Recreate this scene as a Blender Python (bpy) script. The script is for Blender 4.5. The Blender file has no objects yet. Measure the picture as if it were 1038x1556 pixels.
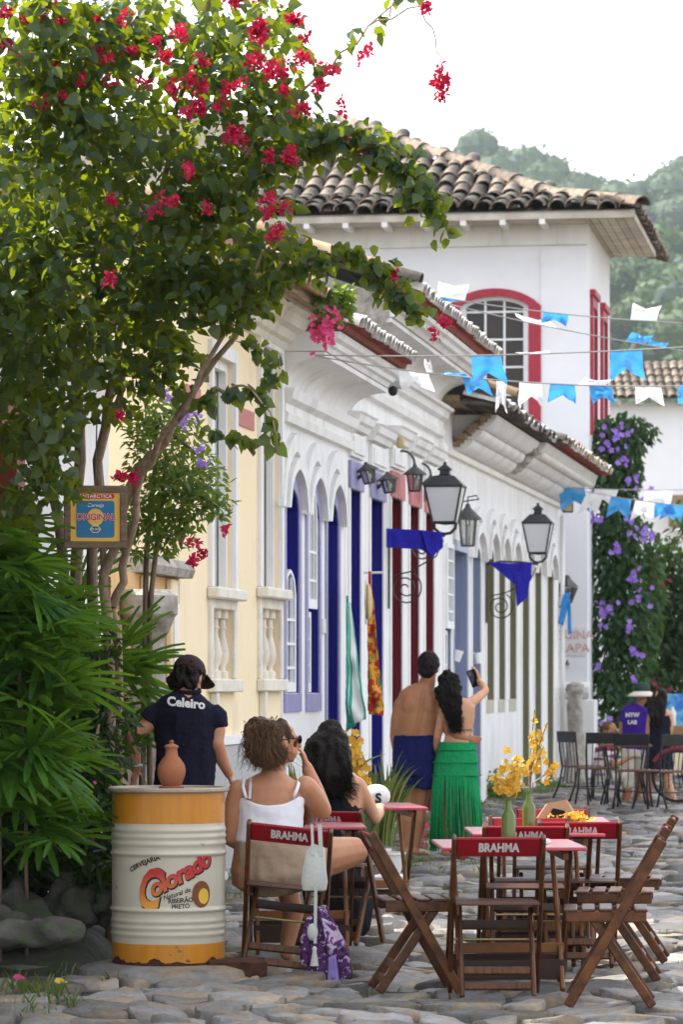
import bpy, bmesh, math, random
from math import sin, cos, tan, pi, radians, sqrt, atan2
from mathutils import Vector, Matrix, Quaternion, noise

random.seed(7)
SC = bpy.context.scene
COL = SC.collection
V = Vector

# ---------------------------------------------------------------- camera
F, CAMH, CX, HY = 5400.0, 1.54, 519.0, 1040.0     # focal length in photo pixels, eye height, centre column, horizon row
cd = bpy.data.cameras.new('camera')
cam = bpy.data.objects.new('camera', cd)
COL.objects.link(cam)
cam.location = (0, 0, CAMH)
cam.rotation_euler = (pi / 2, 0, 0)
cd.sensor_fit = 'HORIZONTAL'
cd.sensor_width = 36.0
cd.lens = 36.0 * F / 1038.0
cd.shift_y = (HY - 778.0) / 1038.0
cd.clip_start, cd.clip_end = 0.5, 4000
cd.dof.use_dof = True
cd.dof.focus_distance = 19.0
cd.dof.aperture_fstop = 11.0
SC.camera = cam

# ---------------------------------------------------------------- sky, sun, exposure
SUN_EL, SUN_AZ = radians(50), radians(-58)          # azimuth from +Y, towards +X positive
w = bpy.data.worlds.new('World')
SC.world = w
w.use_nodes = True
nt = w.node_tree
nt.nodes.clear()
sky = nt.nodes.new('ShaderNodeTexSky')
sky.sky_type = 'NISHITA'
sky.sun_disc = False
sky.sun_elevation = SUN_EL
sky.sun_rotation = SUN_AZ
sky.air_density = 1.0
sky.dust_density = 3.0
sky.ozone_density = 1.0
tc = nt.nodes.new('ShaderNodeTexCoord')
mp = nt.nodes.new('ShaderNodeMapping'); mp.inputs['Scale'].default_value = (2.0, 2.0, 7.0)
nz = nt.nodes.new('ShaderNodeTexNoise'); nz.inputs['Scale'].default_value = 1.6; nz.inputs['Detail'].default_value = 6
rp = nt.nodes.new('ShaderNodeMapRange')
rp.inputs['From Min'].default_value = 0.35; rp.inputs['From Max'].default_value = 0.62
rp.inputs['To Min'].default_value = 0.45; rp.inputs['To Max'].default_value = 0.95
mx = nt.nodes.new('ShaderNodeMix'); mx.data_type = 'RGBA'
mx.inputs['B'].default_value = (8.6, 8.8, 9.3, 1)     # thin bright cloud veil
bg = nt.nodes.new('ShaderNodeBackground'); bg.inputs['Strength'].default_value = 0.12
wo = nt.nodes.new('ShaderNodeOutputWorld')
L_ = nt.links.new
L_(tc.outputs['Generated'], mp.inputs['Vector']); L_(mp.outputs['Vector'], nz.inputs['Vector'])
L_(nz.outputs['Fac'], rp.inputs['Value']); L_(rp.outputs['Result'], mx.inputs['Factor'])
L_(sky.outputs['Color'], mx.inputs['A']); L_(mx.outputs['Result'], bg.inputs['Color'])
L_(bg.outputs['Background'], wo.inputs['Surface'])
sl = bpy.data.lights.new('sun', 'SUN')
sl.energy = 5.0; sl.angle = radians(0.6); sl.color = (1.0, 0.94, 0.84)
sun = bpy.data.objects.new('sun', sl); COL.objects.link(sun)
sd = V((sin(SUN_AZ) * cos(SUN_EL), cos(SUN_AZ) * cos(SUN_EL), sin(SUN_EL)))
sun.rotation_euler = sd.to_track_quat('Z', 'Y').to_euler()
sun.location = sd * 60
SC.view_settings.view_transform = 'Standard'
SC.view_settings.look = 'None'
SC.view_settings.exposure = 1.2
SC.view_settings.gamma = 1.0
SC.cycles.use_denoising = True
SC.cycles.max_bounces = 8
SC.cycles.transparent_max_bounces = 8
SC.cycles.sample_clamp_indirect = 6

# ---------------------------------------------------------------- helpers
def P(px, py, Y):
    """Point of the place that stands at distance Y and shows at photo column px, row py."""
    s = F / Y
    return V(((px - CX) / s, Y, CAMH - (py - HY) / s))

def link(o, parent=None):
    COL.objects.link(o)
    if parent is not None: o.parent = parent
    return o

def tag(o, label=None, cat=None, group=None, kind=None):
    if label: o['label'] = label
    if cat: o['category'] = cat
    if group: o['group'] = group
    if kind: o['kind'] = kind
    return o

def thing(name, loc, label, cat, group=None, rotz=0.0):
    o = bpy.data.objects.new(name, None)
    o.empty_display_size = 0.1
    o.location = loc
    o.rotation_euler = (0, 0, rotz)
    link(o)
    return tag(o, label, cat, group)

def copy_tree(o, parent=None):
    c = o.copy(); COL.objects.link(c)
    c.parent = parent
    for ch in list(o.children): copy_tree(ch, c)
    return c

def perp(d):
    d = d.normalized()
    a = V((0, 0, 1)) if abs(d.z) < 0.9 else V((0, 1, 0))
    x = d.cross(a).normalized()
    return x, x.cross(d).normalized()

class MB:
    """Collects verts and faces; build() links them as one mesh object."""
    def __init__(s, o=None):
        s.v = []; s.f = []; s.o = V(o) if o is not None else V((0, 0, 0))
    def add(s, vs, fs):
        n = len(s.v)
        s.v += [V(p) - s.o for p in vs]
        s.f += [tuple(i + n for i in f) for f in fs]
    def box(s, c, sz, rot=None):
        c = V(c); h = V(sz) / 2
        vs = []
        for x in (-1, 1):
            for y in (-1, 1):
                for z in (-1, 1):
                    p = V((x * h.x, y * h.y, z * h.z))
                    if rot is not None: p = rot @ p
                    vs.append(c + p)
        s.add(vs, [(0, 1, 3, 2), (4, 6, 7, 5), (0, 4, 5, 1), (2, 3, 7, 6), (0, 2, 6, 4), (1, 5, 7, 3)])
    def bx(s, x0, x1, y0, y1, z0, z1):
        s.box(((x0 + x1) / 2, (y0 + y1) / 2, (z0 + z1) / 2), (abs(x1 - x0), abs(y1 - y0), abs(z1 - z0)))
    def beam(s, p0, p1, wd, th, side):
        p0, p1 = V(p0), V(p1)
        d = (p1 - p0).normalized()
        a = V(side); a = (a - d * a.dot(d)).normalized()
        b = d.cross(a)
        vs = []
        for p in (p0, p1):
            for q, r in ((-1, -1), (1, -1), (1, 1), (-1, 1)):
                vs.append(p + a * (q * wd / 2) + b * (r * th / 2))
        s.add(vs, [(3, 2, 1, 0), (4, 5, 6, 7), (0, 1, 5, 4), (1, 2, 6, 5), (2, 3, 7, 6), (3, 0, 4, 7)])
    def tube(s, pts, rad, n=8, cap=True, side=None, squash=1.0):
        pts = [V(p) for p in pts]
        if not hasattr(rad, '__len__'): rad = [rad] * len(pts)
        m = len(pts)
        vs = []
        pa = None
        for i, p in enumerate(pts):
            d = (pts[min(i + 1, m - 1)] - pts[max(i - 1, 0)])
            if d.length < 1e-9: d = V((0, 0, 1))
            d.normalize()
            if pa is None:
                a = V(side) if side is not None else perp(d)[0]
            else: a = pa
            a = a - d * a.dot(d)
            if a.length < 1e-6: a = perp(d)[0]
            a.normalize(); pa = a
            b = d.cross(a)
            r = rad[i]
            ra, rb = (r if hasattr(r, '__len__') else (r, r * squash))
            for k in range(n):
                t = 2 * pi * k / n
                vs.append(p + a * (ra * cos(t)) + b * (rb * sin(t)))
        fs = []
        for i in range(m - 1):
            for k in range(n):
                k2 = (k + 1) % n
                fs.append((i * n + k, i * n + k2, (i + 1) * n + k2, (i + 1) * n + k))
        if cap:
            fs.append(tuple(range(n - 1, -1, -1)))
            fs.append(tuple((m - 1) * n + k for k in range(n)))
        s.add(vs, fs)
    def lathe(s, prof, n=24, c=(0, 0, 0), cap=True):
        c = V(c); vs = []; m = len(prof)
        for r, z in prof:
            for k in range(n):
                t = 2 * pi * k / n
                vs.append(c + V((r * cos(t), r * sin(t), z)))
        fs = []
        for i in range(m - 1):
            for k in range(n):
                k2 = (k + 1) % n
                fs.append((i * n + k, i * n + k2, (i + 1) * n + k2, (i + 1) * n + k))
        if cap:
            fs.append(tuple(range(n - 1, -1, -1)))
            fs.append(tuple((m - 1) * n + k for k in range(n)))
        s.add(vs, fs)
    def ball(s, c, r, n=10, m=7, rot=None):
        c = V(c)
        if not hasattr(r, '__len__'): r = (r, r, r)
        vs = []; fs = []
        for i in range(1, m):
            ph = pi * i / m
            for k in range(n):
                t = 2 * pi * k / n
                p = V((r[0] * sin(ph) * cos(t), r[1] * sin(ph) * sin(t), r[2] * cos(ph)))
                vs.append(c + (rot @ p if rot is not None else p))
        top, bot = V((0, 0, r[2])), V((0, 0, -r[2]))
        if rot is not None: top, bot = rot @ top, rot @ bot
        vs += [c + top, c + bot]
        T, B = len(vs) - 2, len(vs) - 1
        for k in range(n):
            k2 = (k + 1) % n
            fs.append((T, k, k2)); fs.append((B, (m - 2) * n + k2, (m - 2) * n + k))
            for i in range(m - 2):
                fs.append((i * n + k, (i + 1) * n + k, (i + 1) * n + k2, i * n + k2))
        s.add(vs, fs)
    def caps(s, p0, p1, r0, r1, n=12):
        """Tapered capsule."""
        p0, p1 = V(p0), V(p1)
        d = p1 - p0
        if d.length < 1e-6: d = V((0, 0, 1e-4))
        d.normalize()
        pts = []; rr = []
        for t in (-0.999, -0.8, -0.5, 0.0):
            pts.append(p0 + d * (t * r0)); rr.append(r0 * sqrt(max(1 - t * t, 1e-4)))
        for t in (0.0, 0.5, 0.8, 0.999):
            pts.append(p1 + d * (t * r1)); rr.append(r1 * sqrt(max(1 - t * t, 1e-4)))
        s.tube(pts, rr, n)
    def chain(s, pts, rads, n=12):
        for i in range(len(pts) - 1): s.caps(pts[i], pts[i + 1], rads[i], rads[i + 1], n)
    def prof(s, pr, x0, x1, cap=True, closed=True, fn=None, nx=1):
        """Extrude a profile of (y, z) along x."""
        m = len(pr); vs = []
        for j in range(nx + 1):
            x = x0 + (x1 - x0) * j / nx
            for y, z in pr:
                p = V((x, y, z))
                vs.append(fn(p) if fn else p)
        fs = []
        for j in range(nx):
            for i in range(m if closed else m - 1):
                i2 = (i + 1) % m
                fs.append((j * m + i, (j + 1) * m + i, (j + 1) * m + i2, j * m + i2))
        if cap and closed:
            fs.append(tuple(range(m))); fs.append(tuple(nx * m + i for i in range(m - 1, -1, -1)))
        s.add(vs, fs)
    def mesh(s, name):
        me = bpy.data.meshes.new(name)
        me.from_pydata([tuple(p) for p in s.v], [], s.f)
        me.update()
        return me
    def build(s, name, mat, parent=None, smooth=False, bevel=0.0, fix=True):
        me = s.mesh(name)
        if fix:
            bm = bmesh.new(); bm.from_mesh(me)
            bmesh.ops.recalc_face_normals(bm, faces=bm.faces)
            if bevel > 0:
                bmesh.ops.bevel(bm, geom=[e for e in bm.edges if len(e.link_faces) == 2 and e.calc_face_angle(0) > 0.6], offset=bevel, segments=1, affect='EDGES', clamp_overlap=True)
            bm.to_mesh(me); bm.free()
        if smooth:
            me.polygons.foreach_set('use_smooth', [True] * len(me.polygons))
            if smooth == 'auto':
                me.set_sharp_from_angle(angle=radians(35))
        return obj(name, me, mat, parent)

def obj(name, me, mat, parent=None):
    if mat is not None and len(me.materials) == 0: me.materials.append(M[mat] if isinstance(mat, str) else mat)
    o = bpy.data.objects.new(name, me)
    return link(o, parent)

TMP = bpy.data.scenes.new('workbench')      # scratch scene for evaluating modifiers and lettering, removed at the end
def tmp_graph():
    with bpy.context.temp_override(scene=TMP, view_layer=TMP.view_layers[0]):
        dg = bpy.context.evaluated_depsgraph_get(); dg.update()
    return dg
def remesh(mb, name, mat, parent, voxel=0.008, smooth=4, disp=None):
    """Union of closed shapes as one continuous surface."""
    me = mb.mesh(name + '_src')
    bm = bmesh.new(); bm.from_mesh(me); bmesh.ops.recalc_face_normals(bm, faces=bm.faces); bm.to_mesh(me); bm.free()
    o = bpy.data.objects.new(name + '_src', me); TMP.collection.objects.link(o)
    md = o.modifiers.new('r', 'REMESH'); md.mode = 'VOXEL'; md.voxel_size = voxel
    md2 = o.modifiers.new('s', 'SMOOTH'); md2.factor = 0.5; md2.iterations = smooth
    dg = tmp_graph()
    out = bpy.data.meshes.new_from_object(o.evaluated_get(dg))
    out.name = name
    bpy.data.objects.remove(o); bpy.data.meshes.remove(me)
    if disp:
        nv = len(out.vertices); co = [0.0] * (nv * 3); no = [0.0] * (nv * 3)
        out.vertices.foreach_get('co', co); out.vertices.foreach_get('normal', no)
        for i in range(0, nv * 3, 3):
            co[i:i + 3] = disp(V(co[i:i + 3]), V(no[i:i + 3]))
        out.vertices.foreach_set('co', co)
        out.update()
    out.polygons.foreach_set('use_smooth', [True] * len(out.polygons))
    out.materials.clear()
    return obj(name, out, mat, parent)

def text_mesh(body, size=1.0, bold=0.0, shear=0.0, depth=0.0, spacing=1.0, res=3):
    cu = bpy.data.curves.new('t', 'FONT')
    cu.body = body; cu.size = size; cu.offset = bold; cu.shear = shear; cu.extrude = depth
    cu.space_character = spacing
    cu.align_x = 'CENTER'; cu.align_y = 'CENTER'; cu.resolution_u = res
    o = bpy.data.objects.new('t', cu); TMP.collection.objects.link(o)
    dg = tmp_graph()
    me = bpy.data.meshes.new_from_object(o.evaluated_get(dg))
    bpy.data.objects.remove(o); bpy.data.curves.remove(cu)
    me.materials.clear()
    return me

def text_obj(name, body, size, mat, parent, mtx=None, fn=None, **kw):
    me = text_mesh(body, size, **kw)
    if fn is not None:
        bm = bmesh.new(); bm.from_mesh(me)
        bmesh.ops.subdivide_edges(bm, edges=[e for e in bm.edges if e.calc_length() > size * 0.12], cuts=3)
        bm.to_mesh(me); bm.free()
        for v in me.vertices: v.co = fn(v.co)
    if mtx is not None: me.transform(mtx)
    me.update()
    return obj(name, me, mat, parent)

# ---------------------------------------------------------------- materials
M = {}
def newmat(name):
    m = bpy.data.materials.new(name); m.use_nodes = True
    m.node_tree.nodes.clear()
    M[name] = m
    return m, m.node_tree.nodes, m.node_tree.links

def pm(name, col, col2=None, rough=0.6, scale=6.0, stretch=(1, 1, 1), bump=0.15, bscale=60.0, metal=0.0, spec=0.3,
       lo=0.35, hi=0.65, rand=0.0, island=0.0, dirt=None, dscale=1.5, dlo=0.52, dhi=0.72, dstretch=(1, 1, 1), coat=0.0, crough=0.03, bdist=0.01, sheen=0.0, trans=0.0, ior=1.45):
    m, N, K = newmat(name)
    out = N.new('ShaderNodeOutputMaterial'); b = N.new('ShaderNodeBsdfPrincipled')
    K.new(b.outputs[0], out.inputs[0])
    t = N.new('ShaderNodeTexCoord'); mp = N.new('ShaderNodeMapping'); mp.inputs['Scale'].default_value = stretch
    K.new(t.outputs['Object'], mp.inputs[0])
    n = N.new('ShaderNodeTexNoise'); n.inputs['Scale'].default_value = scale; n.inputs['Detail'].default_value = 8; n.inputs['Roughness'].default_value = 0.6
    K.new(mp.outputs[0], n.inputs['Vector'])
    r = N.new('ShaderNodeMapRange'); r.inputs['From Min'].default_value = lo; r.inputs['From Max'].default_value = hi
    K.new(n.outputs['Fac'], r.inputs['Value'])
    if col2 is None: col2 = tuple(c * 0.78 for c in col)
    x = N.new('ShaderNodeMix'); x.data_type = 'RGBA'
    x.inputs['A'].default_value = (*col, 1); x.inputs['B'].default_value = (*col2, 1)
    K.new(r.outputs[0], x.inputs['Factor'])
    c = x.outputs['Result']
    if dirt is not None:
        mp2 = N.new('ShaderNodeMapping'); mp2.inputs['Scale'].default_value = dstretch
        K.new(t.outputs['Object'], mp2.inputs[0])
        n2 = N.new('ShaderNodeTexNoise'); n2.inputs['Scale'].default_value = dscale; n2.inputs['Detail'].default_value = 10; n2.inputs['Roughness'].default_value = 0.68
        K.new(mp2.outputs[0], n2.inputs['Vector'])
        r2 = N.new('ShaderNodeMapRange'); r2.inputs['From Min'].default_value = dlo; r2.inputs['From Max'].default_value = dhi
        K.new(n2.outputs['Fac'], r2.inputs['Value'])
        x2 = N.new('ShaderNodeMix'); x2.data_type = 'RGBA'; x2.inputs['B'].default_value = (*dirt, 1)
        K.new(r2.outputs[0], x2.inputs['Factor']); K.new(c, x2.inputs['A']); c = x2.outputs['Result']
    if rand or island:
        if island:
            g = N.new('ShaderNodeNewGeometry'); src = g.outputs['Random Per Island']
        else:
            g = N.new('ShaderNodeObjectInfo'); src = g.outputs['Random']
        r3 = N.new('ShaderNodeMapRange'); a = rand or island
        r3.inputs['To Min'].default_value = 1 - a; r3.inputs['To Max'].default_value = 1 + a * 0.8
        K.new(src, r3.inputs['Value'])
        hs = N.new('ShaderNodeHueSaturation')
        K.new(c, hs.inputs['Color']); K.new(r3.outputs[0], hs.inputs['Value']); c = hs.outputs['Color']
    K.new(c, b.inputs['Base Color'])
    b.inputs['Roughness'].default_value = rough; b.inputs['Metallic'].default_value = metal
    b.inputs['Specular IOR Level'].default_value = spec; b.inputs['IOR'].default_value = ior
    b.inputs['Coat Weight'].default_value = coat; b.inputs['Coat Roughness'].default_value = crough; b.inputs['Sheen Weight'].default_value = sheen
    b.inputs['Transmission Weight'].default_value = trans
    if bump:
        n3 = N.new('ShaderNodeTexNoise'); n3.inputs['Scale'].default_value = bscale; n3.inputs['Detail'].default_value = 5
        K.new(mp.outputs[0], n3.inputs['Vector'])
        bp = N.new('ShaderNodeBump'); bp.inputs['Strength'].default_value = bump; bp.inputs['Distance'].default_value = bdist
        K.new(n3.outputs['Fac'], bp.inputs['Height']); K.new(bp.outputs[0], b.inputs['Normal'])
    return m

def leafmat(name, c1, c2, trans=(0.3, 0.4, 0.05), tw=0.35, rough=0.35, var=0.35, gloss=0.02, lo=0.0, hi=1.0):
    """Thin leaf: diffuse + light through the blade + a little shine; each leaf its own tone."""
    m, N, K = newmat(name)
    out = N.new('ShaderNodeOutputMaterial')
    g = N.new('ShaderNodeNewGeometry'); oi = N.new('ShaderNodeObjectInfo')
    ad = N.new('ShaderNodeMath'); ad.operation = 'ADD'
    K.new(g.outputs['Random Per Island'], ad.inputs[0]); K.new(oi.outputs['Random'], ad.inputs[1])
    fr = N.new('ShaderNodeMath'); fr.operation = 'FRACT'; K.new(ad.outputs[0], fr.inputs[0])
    x = N.new('ShaderNodeMix'); x.data_type = 'RGBA'; x.inputs['A'].default_value = (*c1, 1); x.inputs['B'].default_value = (*c2, 1)
    K.new(fr.outputs[0], x.inputs['Factor'])
    d = N.new('ShaderNodeBsdfDiffuse'); K.new(x.outputs['Result'], d.inputs[0])
    t = N.new('ShaderNodeBsdfTranslucent'); t.inputs[0].default_value = (*trans, 1)
    s = N.new('ShaderNodeMixShader'); s.inputs[0].default_value = tw
    K.new(d.outputs[0], s.inputs[1]); K.new(t.outputs[0], s.inputs[2])
    gl = N.new('ShaderNodeBsdfGlossy'); gl.inputs['Roughness'].default_value = rough; gl.inputs[0].default_value = (0.9, 0.95, 1, 1)
    s2 = N.new('ShaderNodeMixShader'); s2.inputs[0].default_value = gloss
    K.new(s.outputs[0], s2.inputs[1]); K.new(gl.outputs[0], s2.inputs[2])
    K.new(s2.outputs[0], out.inputs[0])
    return m

def glassmat(name, col=(1, 1, 1), mixw=0.3, rough=0.05):
    """Thin pane: mostly clear, with a reflection."""
    m, N, K = newmat(name)
    out = N.new('ShaderNodeOutputMaterial')
    tr = N.new('ShaderNodeBsdfTransparent'); tr.inputs[0].default_value = (*col, 1)
    gl = N.new('ShaderNodeBsdfGlossy'); gl.inputs['Roughness'].default_value = rough
    fr = N.new('ShaderNodeFresnel'); fr.inputs[0].default_value = 1.5
    ad = N.new('ShaderNodeMath'); ad.operation = 'ADD'; ad.inputs[1].default_value = mixw; ad.use_clamp = True
    K.new(fr.outputs[0], ad.inputs[0])
    s = N.new('ShaderNodeMixShader'); K.new(ad.outputs[0], s.inputs[0]); K.new(tr.outputs[0], s.inputs[1]); K.new(gl.outputs[0], s.inputs[2])
    K.new(s.outputs[0], out.inputs[0])
    return m

# plaster and stone
pm('plaster', (0.80, 0.79, 0.78), (0.70, 0.69, 0.68), rough=0.85, scale=2.2, stretch=(1, 1, 0.5), bump=0.25, bscale=14, bdist=0.02, dirt=(0.46, 0.44, 0.39), dscale=2.0, dlo=0.54, dhi=0.82, dstretch=(1.2, 1.2, 0.35))
pm('plaster_old', (0.82, 0.80, 0.76), (0.74, 0.71, 0.65), rough=0.9, scale=3.0, bump=0.4, bscale=18, bdist=0.02, dirt=(0.36, 0.33, 0.28), dscale=2.4, dlo=0.60, dhi=0.82)
pm('plaster_cool', (0.80, 0.80, 0.82), (0.74, 0.74, 0.77), rough=0.85, scale=0.8, bump=0.15, bscale=6, bdist=0.02, dirt=(0.6, 0.59, 0.58), dscale=0.7, dlo=0.58, dhi=0.9)
pm('plaster_yellow', (0.85, 0.71, 0.475), (0.80, 0.66, 0.44), rough=0.85, scale=1.6, bump=0.2, bscale=16, bdist=0.01, dirt=(0.58, 0.47, 0.33), dscale=1.5, dlo=0.54, dhi=0.82, dstretch=(1, 1, 0.35))
pm('plaster_ochre', (0.70, 0.45, 0.19), (0.60, 0.38, 0.17), rough=0.85, scale=2.5, bump=0.2, bscale=16, dirt=(0.45, 0.36, 0.24), dscale=2)
pm('cream_trim', (0.74, 0.70, 0.62), (0.62, 0.58, 0.50), rough=0.85, scale=5, bump=0.25, bscale=30, dirt=(0.40, 0.37, 0.31), dscale=3, dlo=0.56, dhi=0.8)
pm('grey_panel', (0.40, 0.43, 0.42), (0.34, 0.36, 0.35), rough=0.8, scale=2.5, bump=0.15, dirt=(0.5, 0.49, 0.45), dscale=2.2)
pm('pebble_plinth', (0.52, 0.51, 0.49), (0.30, 0.30, 0.30), rough=0.9, scale=90, bump=0.5, bscale=90, bdist=0.01)
pm('pink_band', (0.44, 0.17, 0.16), (0.50, 0.22, 0.2), rough=0.8, scale=3, bump=0.5, bscale=10, stretch=(14, 1, 0.1), bdist=0.01)
pm('lilac', (0.29, 0.28, 0.47), (0.24, 0.23, 0.40), rough=0.55, scale=4, bump=0.1, dirt=(0.45, 0.43, 0.55), dscale=3, dlo=0.6, dhi=0.8)
pm('cobalt', (0.012, 0.010, 0.22), (0.008, 0.007, 0.15), rough=0.45, scale=3, stretch=(6, 6, 0.5), bump=0.08, bscale=20)
pm('salmon', (0.55, 0.17, 0.18), (0.46, 0.14, 0.15), rough=0.6, scale=4, bump=0.1)
pm('crimson', (0.155, 0.012, 0.018), (0.11, 0.008, 0.014), rough=0.45, scale=3, stretch=(6, 6, 0.5), bump=0.08, bscale=20)
pm('red_frame', (0.40, 0.035, 0.06), (0.33, 0.03, 0.05), rough=0.5, scale=4, bump=0.08)
pm('steel_blue', (0.25, 0.28, 0.40), (0.20, 0.23, 0.34), rough=0.5, scale=3, stretch=(6, 6, 0.4), bump=0.08)
pm('steel_pale', (0.40, 0.43, 0.53), (0.34, 0.37, 0.47), rough=0.5, scale=3, bump=0.08)
pm('olive', (0.21, 0.20, 0.12), (0.16, 0.155, 0.09), rough=0.5, scale=3, stretch=(6, 6, 0.4), bump=0.08)
pm('olive_pale', (0.46, 0.45, 0.34), (0.40, 0.39, 0.28), rough=0.6, scale=3, bump=0.08)
pm('white_paint', (0.82, 0.82, 0.82), (0.74, 0.74, 0.73), rough=0.5, scale=5, bump=0.06, bscale=40)
pm('teal_paint', (0.02, 0.24, 0.25), rough=0.5)
pm('rust_wood', (0.26, 0.075, 0.05), rough=0.6)
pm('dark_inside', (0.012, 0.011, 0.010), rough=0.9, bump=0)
pm('grey_mason', (0.46, 0.43, 0.38), (0.22, 0.20, 0.17), rough=0.95, scale=5, bump=0.8, bscale=14, bdist=0.03, dirt=(0.12, 0.11, 0.09), dscale=4)
pm('old_wood', (0.36, 0.26, 0.16), (0.17, 0.12, 0.08), rough=0.9, scale=5, stretch=(0.6, 8, 8), bump=0.5, bscale=12, bdist=0.01)
pm('soffit', (0.58, 0.53, 0.46), (0.42, 0.37, 0.31), rough=0.85, scale=3, bump=0.2, rand=0.15)
pm('clay_tile', (0.27, 0.205, 0.155), (0.13, 0.105, 0.088), rough=0.9, scale=5, bump=0.5, bscale=30, rand=0.45, dirt=(0.040, 0.040, 0.036), dscale=2.6, dlo=0.44, dhi=0.60)
pm('clay_tile_warm', (0.48, 0.33, 0.20), (0.26, 0.17, 0.11), rough=0.9, scale=6, bump=0.4, bscale=40, rand=0.3, dirt=(0.06, 0.055, 0.05), dscale=4, dlo=0.52, dhi=0.68)
pm('mortar_white', (0.74, 0.73, 0.70), (0.40, 0.38, 0.35), rough=0.9, scale=9, bump=0.5, bscale=40, rand=0.12)
pm('tile_dark', (0.13, 0.115, 0.095), (0.05, 0.045, 0.04), rough=0.95, scale=9, bump=0.6, bscale=40, rand=0.4)
pm('brick_red', (0.27, 0.07, 0.045), (0.17, 0.045, 0.035), rough=0.85, scale=8, bump=0.4, bscale=30, rand=0.2)
pm('stone', (0.215, 0.212, 0.21), (0.095, 0.09, 0.084), rough=0.55, scale=5, bump=0.85, bscale=20, bdist=0.018, rand=0.55, spec=0.42, dirt=(0.27, 0.20, 0.125), dscale=4, dlo=0.47, dhi=0.66)
pm('stone_mix', (0.215, 0.212, 0.21), (0.095, 0.09, 0.084), rough=0.55, scale=5, bump=0.85, bscale=20, bdist=0.018, island=0.55, spec=0.42, dirt=(0.27, 0.20, 0.125), dscale=4, dlo=0.47, dhi=0.66)
pm('boulder', (0.085, 0.08, 0.07), (0.035, 0.033, 0.03), rough=0.9, scale=4, bump=0.9, bscale=9, bdist=0.05, rand=0.2, dirt=(0.05, 0.07, 0.03), dscale=4, dlo=0.5, dhi=0.66)
pm('soil', (0.15, 0.125, 0.09), (0.085, 0.072, 0.052), rough=0.95, scale=3, bump=0.6, bscale=25, bdist=0.03, dirt=(0.08, 0.10, 0.035), dscale=2.2, dlo=0.5, dhi=0.62)
pm('pavement', (0.33, 0.31, 0.27), (0.22, 0.20, 0.17), rough=0.9, scale=2, bump=0.5, bscale=10, bdist=0.02, dirt=(0.10, 0.11, 0.06), dscale=1.5)
pm('meadow', (0.05, 0.075, 0.03), (0.035, 0.055, 0.02), rough=0.95, scale=0.3)
pm('brass', (0.30, 0.20, 0.07), rough=0.4, metal=0.7, bump=0)
# ================================================================ THE SETTING
g = MB(); g.add([(-900, -200, 0), (900, -200, 0), (900, 1600, 0), (-900, 1600, 0)], [(0, 1, 2, 3)])
ground = tag(g.build('ground', 'soil'), kind='structure')

TA = 831.0 / F                       # the row of houses runs away from the camera at this slope
AL = math.atan(TA)
OX = -5.0
DIR = V((sin(AL), cos(AL), 0)); OUT = V((cos(AL), -sin(AL), 0))
def YW(px): return F * 5.0 / (1350.0 - px)          # distance of the house row at photo column px
def wallx(Y): return OX + TA * Y
def zf(px, py): return CAMH + (HY - py) * 5.0 / (1350.0 - px)
def uW(px): return YW(px) / cos(AL)
def wpoint(px, out=0.0, z=0.0):
    p = V((OX, 0, 0)) + DIR * uW(px) + OUT * out
    p.z = z
    return p
ROT = pi / 2 - AL

# ---- cobbled street
def clip(poly, p, q):
    """Keep the side of the bisector of p, q nearest p."""
    mx_, my_ = (p[0] + q[0]) / 2, (p[1] + q[1]) / 2
    nx_, ny_ = q[0] - p[0], q[1] - p[1]
    res = []
    n = len(poly)
    for i in range(n):
        a, b = poly[i], poly[(i + 1) % n]
        da = (a[0] - mx_) * nx_ + (a[1] - my_) * ny_
        db = (b[0] - mx_) * nx_ + (b[1] - my_) * ny_
        if da <= 0: res.append(a)
        if (da < 0 < db) or (db < 0 < da):
            t = da / (da - db)
            res.append((a[0] + (b[0] - a[0]) * t, a[1] + (b[1] - a[1]) * t))
    return res

def lift(x, y):
    """Slow unevenness of the street: a shallow channel along its middle, a rise towards the houses."""
    d = x - wallx(y)
    e = max(0.0, 1.3 - d) * 0.05
    return e + 0.035 * noise.noise(V((x * 0.55, y * 0.45, 0.3)))

cells = {}
gx, gy = 0.29, 0.33
rs = random.Random(3)
for j in range(int((60 - 12) / gy)):
    y = 12 + j * gy
    x0 = wallx(y) + 0.05
    ni = int((wallx(y) + 8.5 - x0) / gx)
    for i in range(ni):
        if rs.random() < 0.20: continue
        cells[(i, j)] = (x0 + (i + 0.5 * (j % 2) + rs.uniform(-.36, .36)) * gx, y + rs.uniform(-.36, .36) * gy)
stones = []
for (i, j), p in cells.items():
    poly = [(p[0] - .36, p[1] - .36), (p[0] + .36, p[1] - .36), (p[0] + .36, p[1] + .36), (p[0] - .36, p[1] + .36)]
    for dj in (-2, -1, 0, 1, 2):
        for di in (-3, -2, -1, 0, 1, 2, 3):
            q = cells.get((i + di, j + dj))
            if q and (di or dj): poly = clip(poly, p, q)
            if len(poly) < 3: break
        if len(poly) < 3: break
    if len(poly) < 3: continue
    cx = sum(a for a, b in poly) / len(poly); cy = sum(b for a, b in poly) / len(poly)
    vis = F / cy
    px = CX + cx * vis
    score = vis if -40 < px < 1080 and CAMH * vis + HY < 1575 else 0
    stones.append((score, cx, cy, poly))
stones.sort(key=lambda t: -t[0])

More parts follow.
